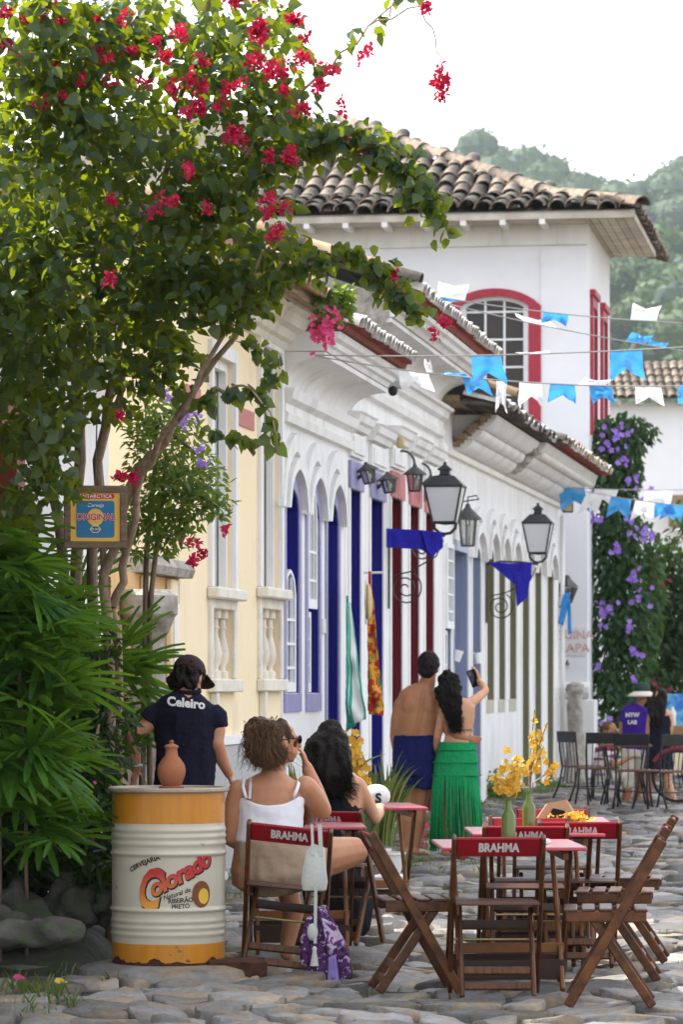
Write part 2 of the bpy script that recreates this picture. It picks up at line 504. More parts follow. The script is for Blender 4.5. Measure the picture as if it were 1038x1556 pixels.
def stone_geo(cx, cy, poly, rich=True):
    # rounded outline
    if rich:
        q = []
        n = len(poly)
        for k in range(n):
            a, b = poly[k], poly[(k + 1) % n]
            if (a[0] - b[0]) ** 2 + (a[1] - b[1]) ** 2 < 0.0016: q.append(((a[0] + b[0]) / 2, (a[1] + b[1]) / 2)); continue
            q.append((a[0] * .76 + b[0] * .24, a[1] * .76 + b[1] * .24)); q.append((a[0] * .24 + b[0] * .76, a[1] * .24 + b[1] * .76))
        poly = q
    h = rs.uniform(.014, .048); tx, ty = rs.gauss(0, .06), rs.gauss(0, .075)
    base = lift(cx, cy)
    kk = rs.uniform(.88, .985)
    vs = []; n = len(poly)
    levels = ((1.0, -.05), (.985, .62), (.93, .96), (.5, 1.0)) if rich else ((1.0, -.04), (.96, .85), (.55, 1.0))
    for sc, zz in levels:
        for (x, y) in poly:
            dx, dy = (x - cx) * kk * sc, (y - cy) * kk * sc
            hz = (h * zz if zz > 0 else zz) + (tx * dx + ty * dy if zz > 0 else 0)
            hz += (0.026 * noise.noise(V(((cx + dx) * 7, (cy + dy) * 7, cx * 3))) + .011 * noise.noise(V(((cx + dx) * 19, (cy + dy) * 19, cx))) if zz > 0 else 0)
            vs.append((dx, dy, base + hz))
    vs.append((0, 0, base + h + rs.uniform(-.006, .006)))
    fs = []
    for r in range(len(levels) - 1):
        for k in range(n):
            k2 = (k + 1) % n
            fs.append((r * n + k, r * n + k2, (r + 1) * n + k2, (r + 1) * n + k))
    r = len(levels) - 1
    for k in range(n): fs.append((r * n + k, r * n + (k + 1) % n, len(vs) - 1))
    return vs, fs

rest = MB()
for idx, (score, cx, cy, poly) in enumerate(stones):
    if idx < 300:
        vs, fs = stone_geo(cx, cy, poly, True)
        m = MB(); m.add(vs, fs)
        o = m.build('stone', 'stone', ground, smooth=True, fix=False); o.data.set_sharp_from_angle(angle=radians(52))
        o.location = (cx, cy, 0)
    else:
        vs, fs = stone_geo(cx, cy, poly, cy < 34)
        rest.add([V(v_) + V((cx, cy, 0)) for v_ in vs], fs)
tag(rest.build('paving_stones', 'stone_mix', ground, smooth=True, fix=False), kind='stuff')

# ---- wall with openings (local: x along the street, y into the house, z up)
def gothic(t):
    return .55 * sqrt(max(4 - (1 + abs(t)) ** 2, 0)) / sqrt(3) + .45 * sqrt(max(1 - t * t, 0))
def segm(t): return sqrt(max(1 - (t * .85) ** 2, 0)) - sqrt(1 - .85 ** 2)
def flat(t): return 0.0

class Op:
    def __init__(s, x0, x1, zb, zs, rise=0.0, kind=flat, n=10):
        s.x0, s.x1, s.zb, s.zs, s.rise, s.kind = x0, x1, zb, zs, rise, kind
        s.n = 1 if kind is flat else n
    def top(s, x):
        t = (x - (s.x0 + s.x1) / 2) / ((s.x1 - s.x0) / 2)
        return s.zs + s.rise * s.kind(max(-1, min(1, t)))
    def xs(s): return [s.x0 + (s.x1 - s.x0) * k / s.n for k in range(s.n + 1)]
    def outline(s, e=0.0, eb=None):
        """Outline grown by e (sides and top), bottom lowered by eb."""
        eb = e if eb is None else eb
        c = (s.x0 + s.x1) / 2; hw = (s.x1 - s.x0) / 2
        pts = [(s.x0 - e, s.zb - eb)]
        n = max(s.n, 1)
        for k in range(n + 1):
            t = -1 + 2 * k / n
            pts.append((c + t * (hw + e), s.zs + (e if s.kind is flat else 0) + (s.rise + e * 1.3) * s.kind(t) if s.kind is not flat else s.zs + e))
        pts.append((s.x1 + e, s.zb - eb))
        return pts

def wall(mb, x0, x1, z0, z1, ops, depth=0.3):
    ops = sorted(ops, key=lambda o: o.x0)
    def q(*p): mb.add(p, [tuple(range(len(p)))])
    x = x0
    for o in ops:
        q((x, 0, z0), (o.x0, 0, z0), (o.x0, 0, z1), (x, 0, z1))
        if o.zb > z0 + 1e-3: q((o.x0, 0, z0), (o.x1, 0, z0), (o.x1, 0, o.zb), (o.x0, 0, o.zb))
        xs = o.xs()
        for a, b in zip(xs[:-1], xs[1:]):
            q((a, 0, o.top(a)), (b, 0, o.top(b)), (b, 0, z1), (a, 0, z1))
            q((a, 0, o.top(a)), (a, depth, o.top(a)), (b, depth, o.top(b)), (b, 0, o.top(b)))
        q((o.x0, 0, o.zb), (o.x0, depth, o.zb), (o.x0, depth, o.top(o.x0)), (o.x0, 0, o.top(o.x0)))
        q((o.x1, 0, o.zb), (o.x1, 0, o.top(o.x1)), (o.x1, depth, o.top(o.x1)), (o.x1, depth, o.zb))
        q((o.x0, 0, o.zb), (o.x1, 0, o.zb), (o.x1, depth, o.zb), (o.x0, depth, o.zb))
        x = o.x1
    q((x, 0, z0), (x1, 0, z0), (x1, 0, z1), (x, 0, z1))

def ring(mb, a, b, y0, y1):
    """Flat band between outlines a (inner) and b (outer) from y0 (wall) to y1 (proud)."""
    n = len(a)
    vs = [(x, y1, z) for x, z in a] + [(x, y1, z) for x, z in b] + [(x, y0, z) for x, z in a] + [(x, y0, z) for x, z in b]
    fs = []
    for i in range(n - 1):
        fs += [(i, i + 1, n + i + 1, n + i), (n + i, n + i + 1, 3 * n + i + 1, 3 * n + i), (i, 2 * n + i, 2 * n + i + 1, i + 1)]
    fs += [(0, n, 3 * n, 2 * n), (n - 1, 3 * n - 1, 4 * n - 1, 2 * n - 1)]
    mb.add(vs, fs)

def leaf_fill(mb, o, y, e=0.0):
    """A panel filling the opening at depth y."""
    pts = o.outline(e, 0)
    mb.add([(x, y, z) for x, z in pts], [tuple(range(len(pts)))])

def lining(mb, o, y0, y1):
    pts = o.outline(-0.004, -0.004)
    n = len(pts)
    vs = [(x, y0, z) for x, z in pts] + [(x, y1, z) for x, z in pts]
    mb.add(vs, [(i, i + 1, n + i + 1, n + i) for i in range(n - 1)])

def sash(mb, x0, x1, z0, z1, y, cols, rows, bar=.022, fr=.05, arch=0.0):
    t = .03
    mb.bx(x0, x0 + fr, y - t / 2, y + t / 2, z0, z1); mb.bx(x1 - fr, x1, y - t / 2, y + t / 2, z0, z1)
    mb.bx(x0 + fr, x1 - fr, y - t / 2, y + t / 2, z0, z0 + fr * 1.6)
    if arch <= 0: mb.bx(x0 + fr, x1 - fr, y - t / 2, y + t / 2, z1 - fr, z1)
    else:
        n = 8; c = (x0 + x1) / 2; hw = (x1 - x0) / 2
        a = [(c + (hw - fr) * (-1 + 2 * k / n), z1 + (arch - fr * .6) * gothic(-1 + 2 * k / n)) for k in range(n + 1)]
        b = [(c + hw * (-1 + 2 * k / n), z1 + arch * gothic(-1 + 2 * k / n)) for k in range(n + 1)]
        ring(mb, a, b, y + t / 2, y - t / 2)
    for k in range(1, cols):
        x = x0 + (x1 - x0) * k / cols
        mb.bx(x - bar / 2, x + bar / 2, y - t / 3, y + t / 3, z0 + fr, z1 + (arch * .8 * gothic(-1 + 2 * k / cols) if arch else -fr))
    for k in range(1, rows):
        z = z0 + (z1 - z0) * k / rows
        mb.bx(x0 + fr, x1 - fr, y - t / 3.5, y + t / 3.5, z - bar / 2, z + bar / 2)

def tile_mesh(name, L=.46, r0=.105, r1=.085, n=7, th=.014):
    """Barrel tile, convex side up, running along -y (down the slope)."""
    m = MB()
    vs = []
    for (y, r) in ((0, r1), (-L, r0)):
        for rr in (r, r - th):
            for k in range(n):
                t = pi * k / (n - 1)
                vs.append((rr * cos(t), y, rr * sin(t) * .85))
    fs = []
    for k in range(n - 1):
        fs += [(k, k + 1, 2 * n + k + 1, 2 * n + k), (n + k + 1, n + k, 3 * n + k, 3 * n + k + 1), (2 * n + k, 2 * n + k + 1, 3 * n + k + 1, 3 * n + k), (k + 1, k, n + k, n + k + 1)]
    fs += [(0, n, 3 * n, 2 * n), (n - 1, 3 * n - 1, 4 * n - 1, 2 * n - 1)]
    m.add(vs, fs)
    me = m.mesh(name)
    me.polygons.foreach_set('use_smooth', [True] * len(me.polygons))
    me.set_sharp_from_angle(angle=radians(50))
    return me
TILE = tile_mesh('tile')
def tile_with(mat):
    me = TILE.copy(); me.materials.clear(); me.materials.append(M[mat]); return me
TILES = {k: tile_with(k) for k in ('clay_tile', 'clay_tile_warm', 'mortar_white', 'tile_dark', 'brick_red')}
def put_tile(kind, parent, loc, rot=(0, 0, 0), sc=1.0, name='tile'):
    o = bpy.data.objects.new(name, TILES[kind]); link(o, parent)
    o.location = loc; o.rotation_euler = rot; o.scale = (sc, sc, sc)
    return o

def house(px0, px1, name, label):
    u0 = uW(px0)
    h = thing(name, wpoint(px0), label, 'house', None, ROT)
    h.rotation_euler = (0, 0, ROT)
    return h, u0, (lambda px: uW(px) - u0), uW(px1) - u0

def opening_parts(h, o, leafm, surm, sw, depth=.16, name='door', paneled=True, sur_bottom=0.0):
    d = MB(); leaf_fill(d, o, depth, 0.0); lining(d, o, 0.0, depth)
    # raised boards of the leaf
    dd = d.build(name, leafm, h)
    if paneled:
        b = MB(); wv = o.x1 - o.x0
        for k in range(2):
            xa, xb = o.x0 + wv * (.08 + .46 * k), o.x0 + wv * (.46 + .46 * k)
            for (za, zb) in ((.04, .30), (.34, .62), (.66, .93)):
                H_ = o.zs - o.zb
                b.bx(xa, xb, depth - .025, depth - .003, o.zb + H_ * za, o.zb + H_ * zb)
        b.build('panel', leafm, dd, bevel=.008)
        b = MB(); b.ball(((o.x0 + o.x1) / 2 + .06, depth - .045, o.zb + 1.0), (.022, .03, .022), 8, 6); b.bx((o.x0 + o.x1) / 2 + .045, (o.x0 + o.x1) / 2 + .075, depth - .03, depth - .022, o.zb + .92, o.zb + 1.08); b.build('door_handle', 'brass', dd)
        b = MB(); b.bx((o.x0 + o.x1) / 2 - .006, (o.x0 + o.x1) / 2 + .006, depth - .022, depth - .002, o.zb + .01, o.zs - .02); b.build('leaf_joint', 'dark_inside', dd)
    s = MB(); ring(s, o.outline(0.0, sur_bottom * 0), o.outline(sw, sur_bottom), 0.003, -.014)
    s.build('surround', surm, dd)
    return dd

# ---------------------------------------------------------------- A: white house with pointed arches and lilac surrounds
hA, uA, xA, LA = house(428, 530, 'arched_house', 'low white house with three pointed arches framed in lilac beside the yellow house')
opsA = [Op(xA(433.5), xA(453), zf(443, 1053), zf(443, 775), zf(443, 746) - zf(443, 775) + .02, gothic),
        Op(xA(466.5), xA(483.5), zf(475, 1053), zf(475, 786), zf(475, 758) - zf(475, 786) + .02, gothic),
        Op(xA(496.5), xA(513), .12, zf(506, 796), zf(506, 768) - zf(506, 796) + .02, gothic)]
m = MB(); wall(m, 0, LA, 0, 4.5, opsA)
m.build('wall', 'plaster', hA)
m = MB(); m.bx(.0, LA, .35, 5.2, 0, 4.4); m.build('core', 'dark_inside', hA)
for i, o in enumerate(opsA):
    d = opening_parts(hA, o, 'cobalt', 'lilac', .11, name='window' if i < 2 else 'door', sur_bottom=0, paneled=(i == 2))
    # moulded pointed hood above each arch, with a second inner rib
    for e0, e1, pr in ((.125, .20, .075), (.24, .36, .05)):
        hm = MB(); full_a, full_b = o.outline(e0), o.outline(e1)
        ring(hm, full_a[1:-1], full_b[1:-1], 0.002, -pr)
        hm.build('hood_moulding', 'plaster', d, smooth='auto')
    if i < 2:
        s = MB(); s.bx(o.x0 - .10, o.x1 + .10, -.018, .0, o.zb - .155, o.zb - .003); s.build('sill_panel', 'lilac', d)
        s = MB(); wv = o.x1 - o.x0
        if i == 0: sash(s, o.x0 + .01, o.x1 - .06, o.zb + .01, zf(443, 905), .02, 3, 4, arch=.22)
        else:
            sash(s, o.x0 + .01, o.x1 - .12, zf(475, 925), o.zs - .06, .0, 3, 3, arch=.34)
            sash(s, o.x0 + .01, o.x0 + .32, o.zb + .01, zf(475, 930), .03, 2, 3)
        s.build('sash', 'white_paint', d)
m = MB(); m.bx(xA(489), xA(494), -.012, -.001, zf(490, 962), zf(490, 940)); m.build('plaque', 'cream_trim', hA)
# cornice: string mouldings, cove, crown
c = MB()
c.prof([(0, 3.70), (-.05, 3.71), (-.06, 3.78), (-.035, 3.80), (-.035, 3.86), (-.09, 3.90), (-.11, 3.98), (0, 3.99)], 0, LA)
c.build('string_moulding', 'plaster', hA)
c = MB()
cove = [(0, 3.992)] + [(-.33 * (1 - cos(t * pi / 2 / 8)), 3.992 + .24 * sin(t * pi / 2 / 8)) for t in range(1, 9)] + [(-.36, 4.235), (-.36, 4.275), (0, 4.28)]
c.prof(cove, 0, LA); c.build('cove', 'plaster', hA, smooth='auto')
c = MB(); c.prof([(0, 4.282), (-.37, 4.283), (-.39, 4.32), (-.42, 4.33), (-.43, 4.37), (-.47, 4.39), (-.49, 4.44), (0, 4.445)], 0, LA)
c.build('crown_moulding', 'plaster', hA)
rA = MB(); rA.prof([(-.55, 4.62), (-.55, 4.585), (2.6, 5.55), (2.6, 5.60)], 0, LA); rA = rA.build('roof', 'tile_dark', hA)
def eave(roof, L, y, z, slope, step, kinds, band, rows=2, jitter=.02, zfun=None):
    n = int(L / step)
    for k in range(n):
        x = (k + .5) * step
        dz = zfun(x) if zfun else 0.0
        put_tile(band, roof, (x, y + .42, z - .075 + dz), (radians(5), 0, 0), .92, 'eave_brick')
        for r_ in range(rows):
            put_tile(kinds[(k * 7 + r_) % len(kinds)] if r_ == 0 else 'tile_dark', roof, (x + random.uniform(-.01, .01), y + .40 + r_ * .34, z + .03 + dz + r_ * .34 * slope + random.uniform(0, jitter)), (math.atan(slope) + random.uniform(-.03, .03), 0, random.uniform(-.05, .05)), 1.0)
m = MB(); m.prof([(-.53, 4.447), (-.575, 4.57), (-.2, 4.60), (-.2, 4.447)], 0, LA); m.build('eave_band', 'brick_red', rA)
eave(rA, LA, -.61, 4.59, .31, .185, ('mortar_white',), 'brick_red')

# ---------------------------------------------------------------- B: white house with two blue and three red doors
hB, uB, xB, LB = house(530, 668, 'tall_door_house', 'white house with two cobalt doors and three dark red doors under a tall cove')
opsB = []
for (a, b, yt, kind) in ((531.5, 547, 745, 0), (562.5, 581, 760, 0), (594, 610, 758, 1), (622, 636, 770, 1), (645.5, 658.5, 781, 1)):
    c_ = (a + b) / 2
    opsB.append((Op(xB(a), xB(b), .15, zf(c_, yt)), kind))
m = MB(); wall(m, 0, LB, 0, 5.2, [o for o, k in opsB]); m.build('wall', 'plaster', hB)
m = MB(); m.bx(0, LB, .35, 5.4, 0, 5.1); m.build('core', 'dark_inside', hB)
for o, k in opsB:
    d = opening_parts(hB, o, ('cobalt', 'crimson')[k], 'plaster', .10, name='door', depth=.17)
    s = MB(); s.bx(o.x0 - .10, o.x1 + .10, -.03, -.003, o.zs + .003, o.zs + .26); s.build('lintel', ('lilac', 'salmon')[k], d)
    s = MB(); s.bx(o.x0 - .09, o.x1 + .09, -.035, -.002, o.zs + .30, o.zs + .52); s.bx(o.x0 - .02, o.x1 + .02, -.05, -.03, o.zs + .335, o.zs + .485)
    s.prof([(0, o.zs + .54), (-.06, o.zs + .55), (-.08, o.zs + .60), (-.11, o.zs + .62), (-.13, o.zs + .68), (-.15, o.zs + .70), (0, o.zs + .71)], o.x0 - .20, o.x1 + .20)
    s.build('door_hood', 'plaster', d)
c = MB(); c.prof([(0, 4.28), (-.06, 4.29), (-.075, 4.36), (-.045, 4.38), (-.045, 4.46), (-.10, 4.49), (-.12, 4.56), (-.16, 4.57), (-.17, 4.60), (0, 4.605)], 0, LB); c.build('string_moulding', 'plaster', hB)
c = MB()
cove = [(0, 4.608)] + [(-.36 * (1 - cos(t * pi / 2 / 8)), 4.608 + .28 * sin(t * pi / 2 / 8)) for t in range(1, 9)] + [(-.40, 4.89), (-.40, 4.93), (0, 4.935)]
c.prof(cove, 0, LB); c.build('cove', 'plaster', hB, smooth='auto')
c = MB(); c.prof([(0, 4.937), (-.42, 4.938), (-.45, 4.98), (-.50, 4.99), (-.52, 5.03), (-.56, 5.05), (-.57, 5.09), (0, 5.095)], 0, LB); c.build('crown_moulding', 'plaster', hB)
rB = MB(); rB.prof([(-.60, 5.30), (-.60, 5.255), (2.6, 6.33), (2.6, 6.38)], 0, LB); rB = rB.build('roof', 'tile_dark', hB)
m = MB(); m.prof([(-.585, 5.097), (-.63, 5.24), (-.2, 5.27), (-.2, 5.097)], 0, LB); m.build('eave_band', 'brick_red', rB)
eave(rB, LB, -.66, 5.26, .33, .19, ('mortar_white',), 'brick_red')
# gable end above the arched house, with a row of verge tiles
m = MB(); m.add([(-.012, -.38, 4.94), (-.012, 2.4, 4.94), (-.012, 2.4, 6.1), (-.012, -.38, 5.12), (-.012, -.02, 4.45), (-.012, 2.4, 4.45)], [(0, 1, 2, 3), (4, 5, 1, 0)])
m.build('gable', 'grey_mason', hB)
for k in range(8):
    y = -.42 + k * .36
    put_tile('clay_tile_warm' if k % 3 else 'tile_dark', rB, (-.06, y + .2, 5.40 + (y + .4) * .335), (radians(18.5), 0, random.uniform(-.03, .03)), 1.05)

# ---------------------------------------------------------------- C: white house with grey and olive openings
hC, uC, xC, LC = house(668, 850, 'olive_door_house', 'long white house with olive windows and doors and a broken heavy cornice')
opsC = []
opsC.append((Op(xC(675), xC(684.5), .98, zf(679, 826)), 'steel_blue', 'white_paint', 'window'))
opsC.append((Op(xC(689), xC(709), .12, zf(699, 838)), 'steel_blue', 'steel_pale', 'door'))
opsC.append((Op(xC(717), xC(730), .12, zf(724, 850), .16, gothic), 'steel_blue', 'plaster', 'door'))
for a, b in ((739, 750), (757, 767), (773.5, 784)):
    opsC.append((Op(xC(a), xC(b), zf(761, 1063), zf(761, 857), .17, gothic), 'olive', 'plaster', 'window'))
for a, b in ((793, 803.5), (812, 822), (831, 840.5)):
    opsC.append((Op(xC(a), xC(b), .12, zf(815, 872), .18, gothic), 'olive', 'plaster', 'door'))
m = MB(); wall(m, 0, LC, 0, 4.75, [t[0] for t in opsC]); m.build('wall', 'plaster', hC)
m = MB(); m.bx(.4, LC, .35, 5.4, 0, 4.7); m.build('core', 'dark_inside', hC)
for i, (o, lm, sm, nm) in enumerate(opsC):
    d = opening_parts(hC, o, lm, sm, .12, name=nm, depth=.15, paneled=(nm == 'door'))
    if i >= 2:
        for e0, e1, pr in ((.13, .22, .085), (.27, .37, .06)):
            hm = MB(); ring(hm, o.outline(e0)[1:-1], o.outline(e1)[1:-1], .002, -pr); hm.build('hood_moulding', 'plaster', d, smooth='auto')
    if 3 <= i <= 5:
        s = MB(); s.bx(o.x0, o.x1, -.006, .02, o.zb - .16, o.zb - .002); s.build('sill_panel', 'olive_pale', d)
    if i == 0:
        s = MB(); sash(s, o.x0 - .02, o.x1 + .02, zf(679, 955), o.zs, -.03, 3, 5); sash(s, o.x0 + .0, o.x0 + .45, o.zb + .01, zf(679, 958), .03, 2, 3); s.build('sash', 'white_paint', d)
# cornice: corbelled courses, the first metres broken open
def cz(x): return .07 * x / LC
def sh(p): return V((p.x, p.y, p.z + cz(p.x)))
c = MB(); c.prof([(0, 4.13), (-.05, 4.14), (-.06, 4.20), (0, 4.205)], 0, LC, fn=sh); c.build('string_moulding', 'plaster_old', hC)
def cornice_C(x0, x1, k, mat_):
    c = MB()
    c.prof([(0, 4.21), (-.14 * k, 4.25), (-.20 * k, 4.30), (-.22 * k, 4.345), (0, 4.35)], x0, x1, fn=sh)
    c.prof([(0, 4.352), (-.24 * k, 4.353), (-.30 * k, 4.38), (-.33 * k, 4.43), (-.33 * k, 4.46), (0, 4.465)], x0, x1, fn=sh)
    c.prof([(0, 4.467), (-.35 * k, 4.468), (-.42 * k, 4.50), (-.46 * k, 4.56), (-.48 * k, 4.58), (-.50 * k, 4.63), (0, 4.635)], x0, x1, fn=sh)
    return c.build('cornice', mat_, hC, smooth='auto')
cornice_C(xC(690), xC(762), 1.0, 'plaster')
cornice_C(xC(762) + .05, LC + .02, 1.18, 'plaster')
m = MB()
for k in range(9):
    m.box((xC(762) + random.uniform(-.12, .12), -.16 - .034 * k, 4.30 + .032 * k + random.uniform(-.02, .02)), (random.uniform(.10, .26), .10, .09), Matrix.Rotation(random.uniform(-.6, .6), 3, 'Z') @ Matrix.Rotation(random.uniform(-.5, .5), 3, 'X'))
remesh(m, 'broken_plaster', 'grey_mason', hC, .02, 1, lambda c, n: c + n * .03 * noise.noise(c * 14))
for k in range(34):      # row of moulded scrolls along the far half
    x = xC(768) + k * (LC - xC(768)) / 34
    m = MB(); m.ball((x, -.49, 4.485 + cz(x)), (.07, .055, .045), 7, 5); m.build('scroll', 'plaster_old', hC, smooth=True)
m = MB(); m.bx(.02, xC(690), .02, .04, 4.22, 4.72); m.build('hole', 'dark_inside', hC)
for k in range(9):       # ragged brick edge of the hole
    m = MB(); m.box((xC(690) - random.uniform(.0, .16), -.03 - k * .045, 4.30 + k * .04), (.18, .09, .055), Matrix.Rotation(random.uniform(-.3, .3), 3, 'Z')); m.build('brick', 'old_wood', hC)
m = MB(); m.bx(-.02, xC(692), -.22, .02, 4.70, 4.76); m.build('broken_board', 'old_wood', hC)
rC = MB(); rC.prof([(-.62, 4.77), (-.62, 4.72), (2.6, 5.80), (2.6, 5.85)], 0, LC + .1, fn=sh); rC = rC.build('roof', 'tile_dark', hC)
nC = int(LC / .19)
for k in range(nC + 1):
    x = (k + .5) * .19
    red = x > xC(775)
    yy = -.66 - (.10 if x > xC(765) else 0)
    put_tile('brick_red' if red else 'tile_dark', rC, (x, yy + .42, 4.665 + cz(x)), (radians(5), 0, 0), .92, 'eave_brick')
    put_tile(('clay_tile_warm' if k % 2 else 'mortar_white') if red else ('tile_dark' if k % 3 else 'mortar_white'), rC, (x, yy + .40, 4.77 + cz(x) + random.uniform(0, .03)), (radians(17) + random.uniform(-.05, .05), 0, random.uniform(-.08, .08)), 1.0)
for k in range(8):
    y = -.5 + k * .36
    put_tile('clay_tile_warm', rC, (.05, y + .1, 4.86 + (y + .6) * .335), (radians(18.5), 0, random.uniform(-.03, .03)), 1.05)
# downpipe at the far end
m = MB(); m.tube([(LC - .10, -.06, .3), (LC - .10, -.06, 4.1)], .035, 8); m.build('downpipe', 'plaster', hC, smooth=True)

# ---------------------------------------------------------------- yellow house with blind windows
hY, uY, xY, LY = house(272, 427.5, 'yellow_house', 'pale yellow house with tall grey blind windows and baluster panels')
niches = [(313.5, 357, 545), (388, 428, 530)]
opsY = []
for a, b, yt in niches:
    c_ = (a + b) / 2
    opsY.append(Op(xY(a + 6), min(xY(b - 5), LY - .12), zf(c_, 893), zf(c_, yt)))
    opsY.append(Op(xY(a + 6), min(xY(b - 5), LY - .12), zf(c_, 1031), zf(c_, 926)))
m = MB()
def wall2(mb, x0, x1, z0, z1, ops, depth):
    # stacked openings share columns: build each column stack
    cols = sorted(set((o.x0, o.x1) for o in ops))
    def q(*p): mb.add(p, [tuple(range(len(p)))])
    x = x0
    for a, b in cols:
        q((x, 0, z0), (a, 0, z0), (a, 0, z1), (x, 0, z1))
        z = z0
        for o in sorted([o for o in ops if (o.x0, o.x1) == (a, b)], key=lambda o: o.zb):
            q((a, 0, z), (b, 0, z), (b, 0, o.zb), (a, 0, o.zb))
            for xx in (a, b): q((xx, 0, o.zb), (xx, depth, o.zb), (xx, depth, o.zs), (xx, 0, o.zs))
            q((a, 0, o.zb), (b, 0, o.zb), (b, depth, o.zb), (a, depth, o.zb)); q((a, 0, o.zs), (b, 0, o.zs), (b, depth, o.zs), (a, depth, o.zs))
            z = o.zs
        q((a, 0, z), (b, 0, z), (b, 0, z1), (a, 0, z1))
        x = b
    q((x, 0, z0), (x1, 0, z0), (x1, 0, z1), (x, 0, z1))
wall2(m, 0, LY, 0, 4.55, opsY, .16)
m.add([(-.001, 0, 0), (-.001, 5, 0), (-.001, 5, 4.55), (-.001, 0, 4.55)], [(0, 1, 2, 3)])
m.build('wall', 'plaster_yellow', hY)
m = MB(); m.bx(.02, LY, .35, 5.0, 0, 4.5); m.build('core', 'plaster_yellow', hY)
for i in (0, 2):
    top, low = opsY[i], opsY[i + 1]
    d = MB(); d.bx(top.x0 - .002, top.x1 + .002, .10, .14, top.zb - .01, top.zs + .01); d = d.build('blind_window', 'grey_panel', hY)
    s = MB(); ring(s, top.outline(0, 0), top.outline(.10, 0), .002, -.035); ring(s, top.outline(-.07, 0), top.outline(-.002, 0), .09, .03); s.build('window_frame', 'plaster', d)
    s = MB(); s.bx(top.x0 - .14, top.x1 + .14, -.10, .0, top.zb - .09, top.zb - .005); s.build('sill', 'cream_trim', d, bevel=.012)
    s = MB(); ring(s, low.outline(0, 0), low.outline(.10, 0), .002, -.03); s.bx(low.x0 - .12, low.x1 + .12, -.07, .0, low.zb - .10, low.zb - .005); s.bx(low.x0 - .02, low.x0 + .06, -.06, .0, low.zb - .34, low.zb - .105); s.build('panel_frame', 'cream_trim', d, bevel=.008)
    s = MB(); s.bx(low.x0, low.x1, .13, .15, low.zb, low.zs); s.build('panel_back', 'plaster_ochre', d)
    wv = low.x1 - low.x0; n_ = 3
    for k in range(n_):
        b = MB(); H_ = low.zs - low.zb
        prf = [(.05, 0), (.05, .10), (.032, .12), (.028, .16), (.05, .26), (.058, .36), (.045, .50), (.028, .62), (.026, .70), (.036, .74), (.028, .78), (.028, .86), (.05, .88), (.05, 1.0)]
        b.lathe([(r * 1.0, z * H_) for r, z in prf], 12, (low.x0 + wv * (k + .5) / n_, .05, low.zb))
        b.build('baluster', 'cream_trim', d, smooth='auto')
for a, b in ((281, 307), (358, 388)):
    m = MB(); m.bx(xY(a), xY(b) - .1, -.012, -.001, zf(372, 650), zf(372, 622)); m.build('pink_band', 'pink_band', hY)
for k in range(6):
    m = MB(); a = xY(280) + k * (LY - xY(280)) / 6; b = xY(280) + (k + 1) * (LY - xY(280)) / 6 - .02
    m.bx(a, b, -.045, -.002, .15, zf(360, 1130)); m.build('plinth_panel', 'pebble_plinth', hY, bevel=.006)
m = MB(); m.bx(0, LY, -.055, -.001, zf(360, 1129), zf(360, 1116)); m.bx(0, LY, -.03, -.001, 0, .148); m.build('plinth_cap', 'plaster', hY)
c = MB(); c.prof([(0, 4.28), (-.04, 4.29), (-.06, 4.34), (-.10, 4.36), (-.13, 4.42), (-.20, 4.44), (-.24, 4.52), (-.30, 4.54), (-.31, 4.60), (0, 4.61)], -.05, LY + .03); c.build('cornice', 'cream_trim', hY)
rY = MB(); rY.prof([(-.50, 4.70), (-.50, 4.62), (2.4, 5.55), (2.4, 5.62)], -.2, LY - .05); rY = rY.build('roof', 'tile_dark', hY)
m = MB(); m.bx(-.2, LY + .02, -.42, -.34, 4.55, 4.66); m.build('eave_beam', 'old_wood', rY)
m = MB(); m.box((LY - .06, -.44, 4.60), (.10, .14, .14)); m.build('beam_end', 'grey_mason', rY)
for k in range(int(LY / .2)):
    put_tile('clay_tile_warm', rY, (k * .2, -.12, 4.73), (radians(18), 0, random.uniform(-.05, .05)), 1.0)

# ---------------------------------------------------------------- garden gate between the houses
hG, uG, xG, LG = house(168, 271.5, 'garden_gate', 'ochre gateway with stone coping and teal door between yellow house and tree')
hG['category'] = 'gate'
og = Op(xG(224), xG(250), .1, zf(235, 905))
m = MB(); wall(m, 0, LG, 0, 2.28, [og], .25); m.bx(0, LG, .26, .30, 0, 2.27); m.build('wall', 'plaster_ochre', hG)
m = MB(); m.prof([(.32, 2.285), (-.10, 2.285), (-.12, 2.34), (-.08, 2.40), (.30, 2.44)], xG(205), LG); m.build('coping', 'grey_mason', hG)
for a, b in ((212, 222), (251, 261)):
    m = MB(); m.bx(xG(a), xG(b), -.05, -.002, .1, 2.27); p_ = m.build('pilaster', 'plaster_yellow', hG, bevel=.01)
    m = MB(); m.bx(xG(a) + .03, xG(b) - .03, -.062, -.051, 1.2, 2.1); m.build('inset', 'plaster_old', p_)
m = MB(); leaf_fill(m, og, .2); d = m.build('door', 'plaster_yellow', hG); m = MB(); m.bx(og.x0 + .01, og.x0 + .07, .02, .19, .1, 1.75); m.build('door_leaf', 'teal_paint', d)
m = MB(); m.lathe([(.17, 0), (.17, .09), (.12, .13), (.11, .42), (.14, .46), (.18, .56), (.20, .58), (.20, .70), (.16, .74), (.0, .745)], 16, (xG(188), -.16, 1.42)); m.bx(xG(188) - .15, xG(188) + .15, -.31, -.01, 0, 1.41); m.build('gate_pier', 'grey_mason', hG, smooth='auto')
m = MB(); m.bx(xG(265), xG(270), -.012, -.001, zf(268, 925), zf(268, 885)); m.build('nameplate', 'lilac', hG)
m = MB(); m.bx(xG(265.5), xG(269.5), -.010, -.001, zf(268, 955), zf(268, 928)); m.build('number_plate', 'white_paint', hG)

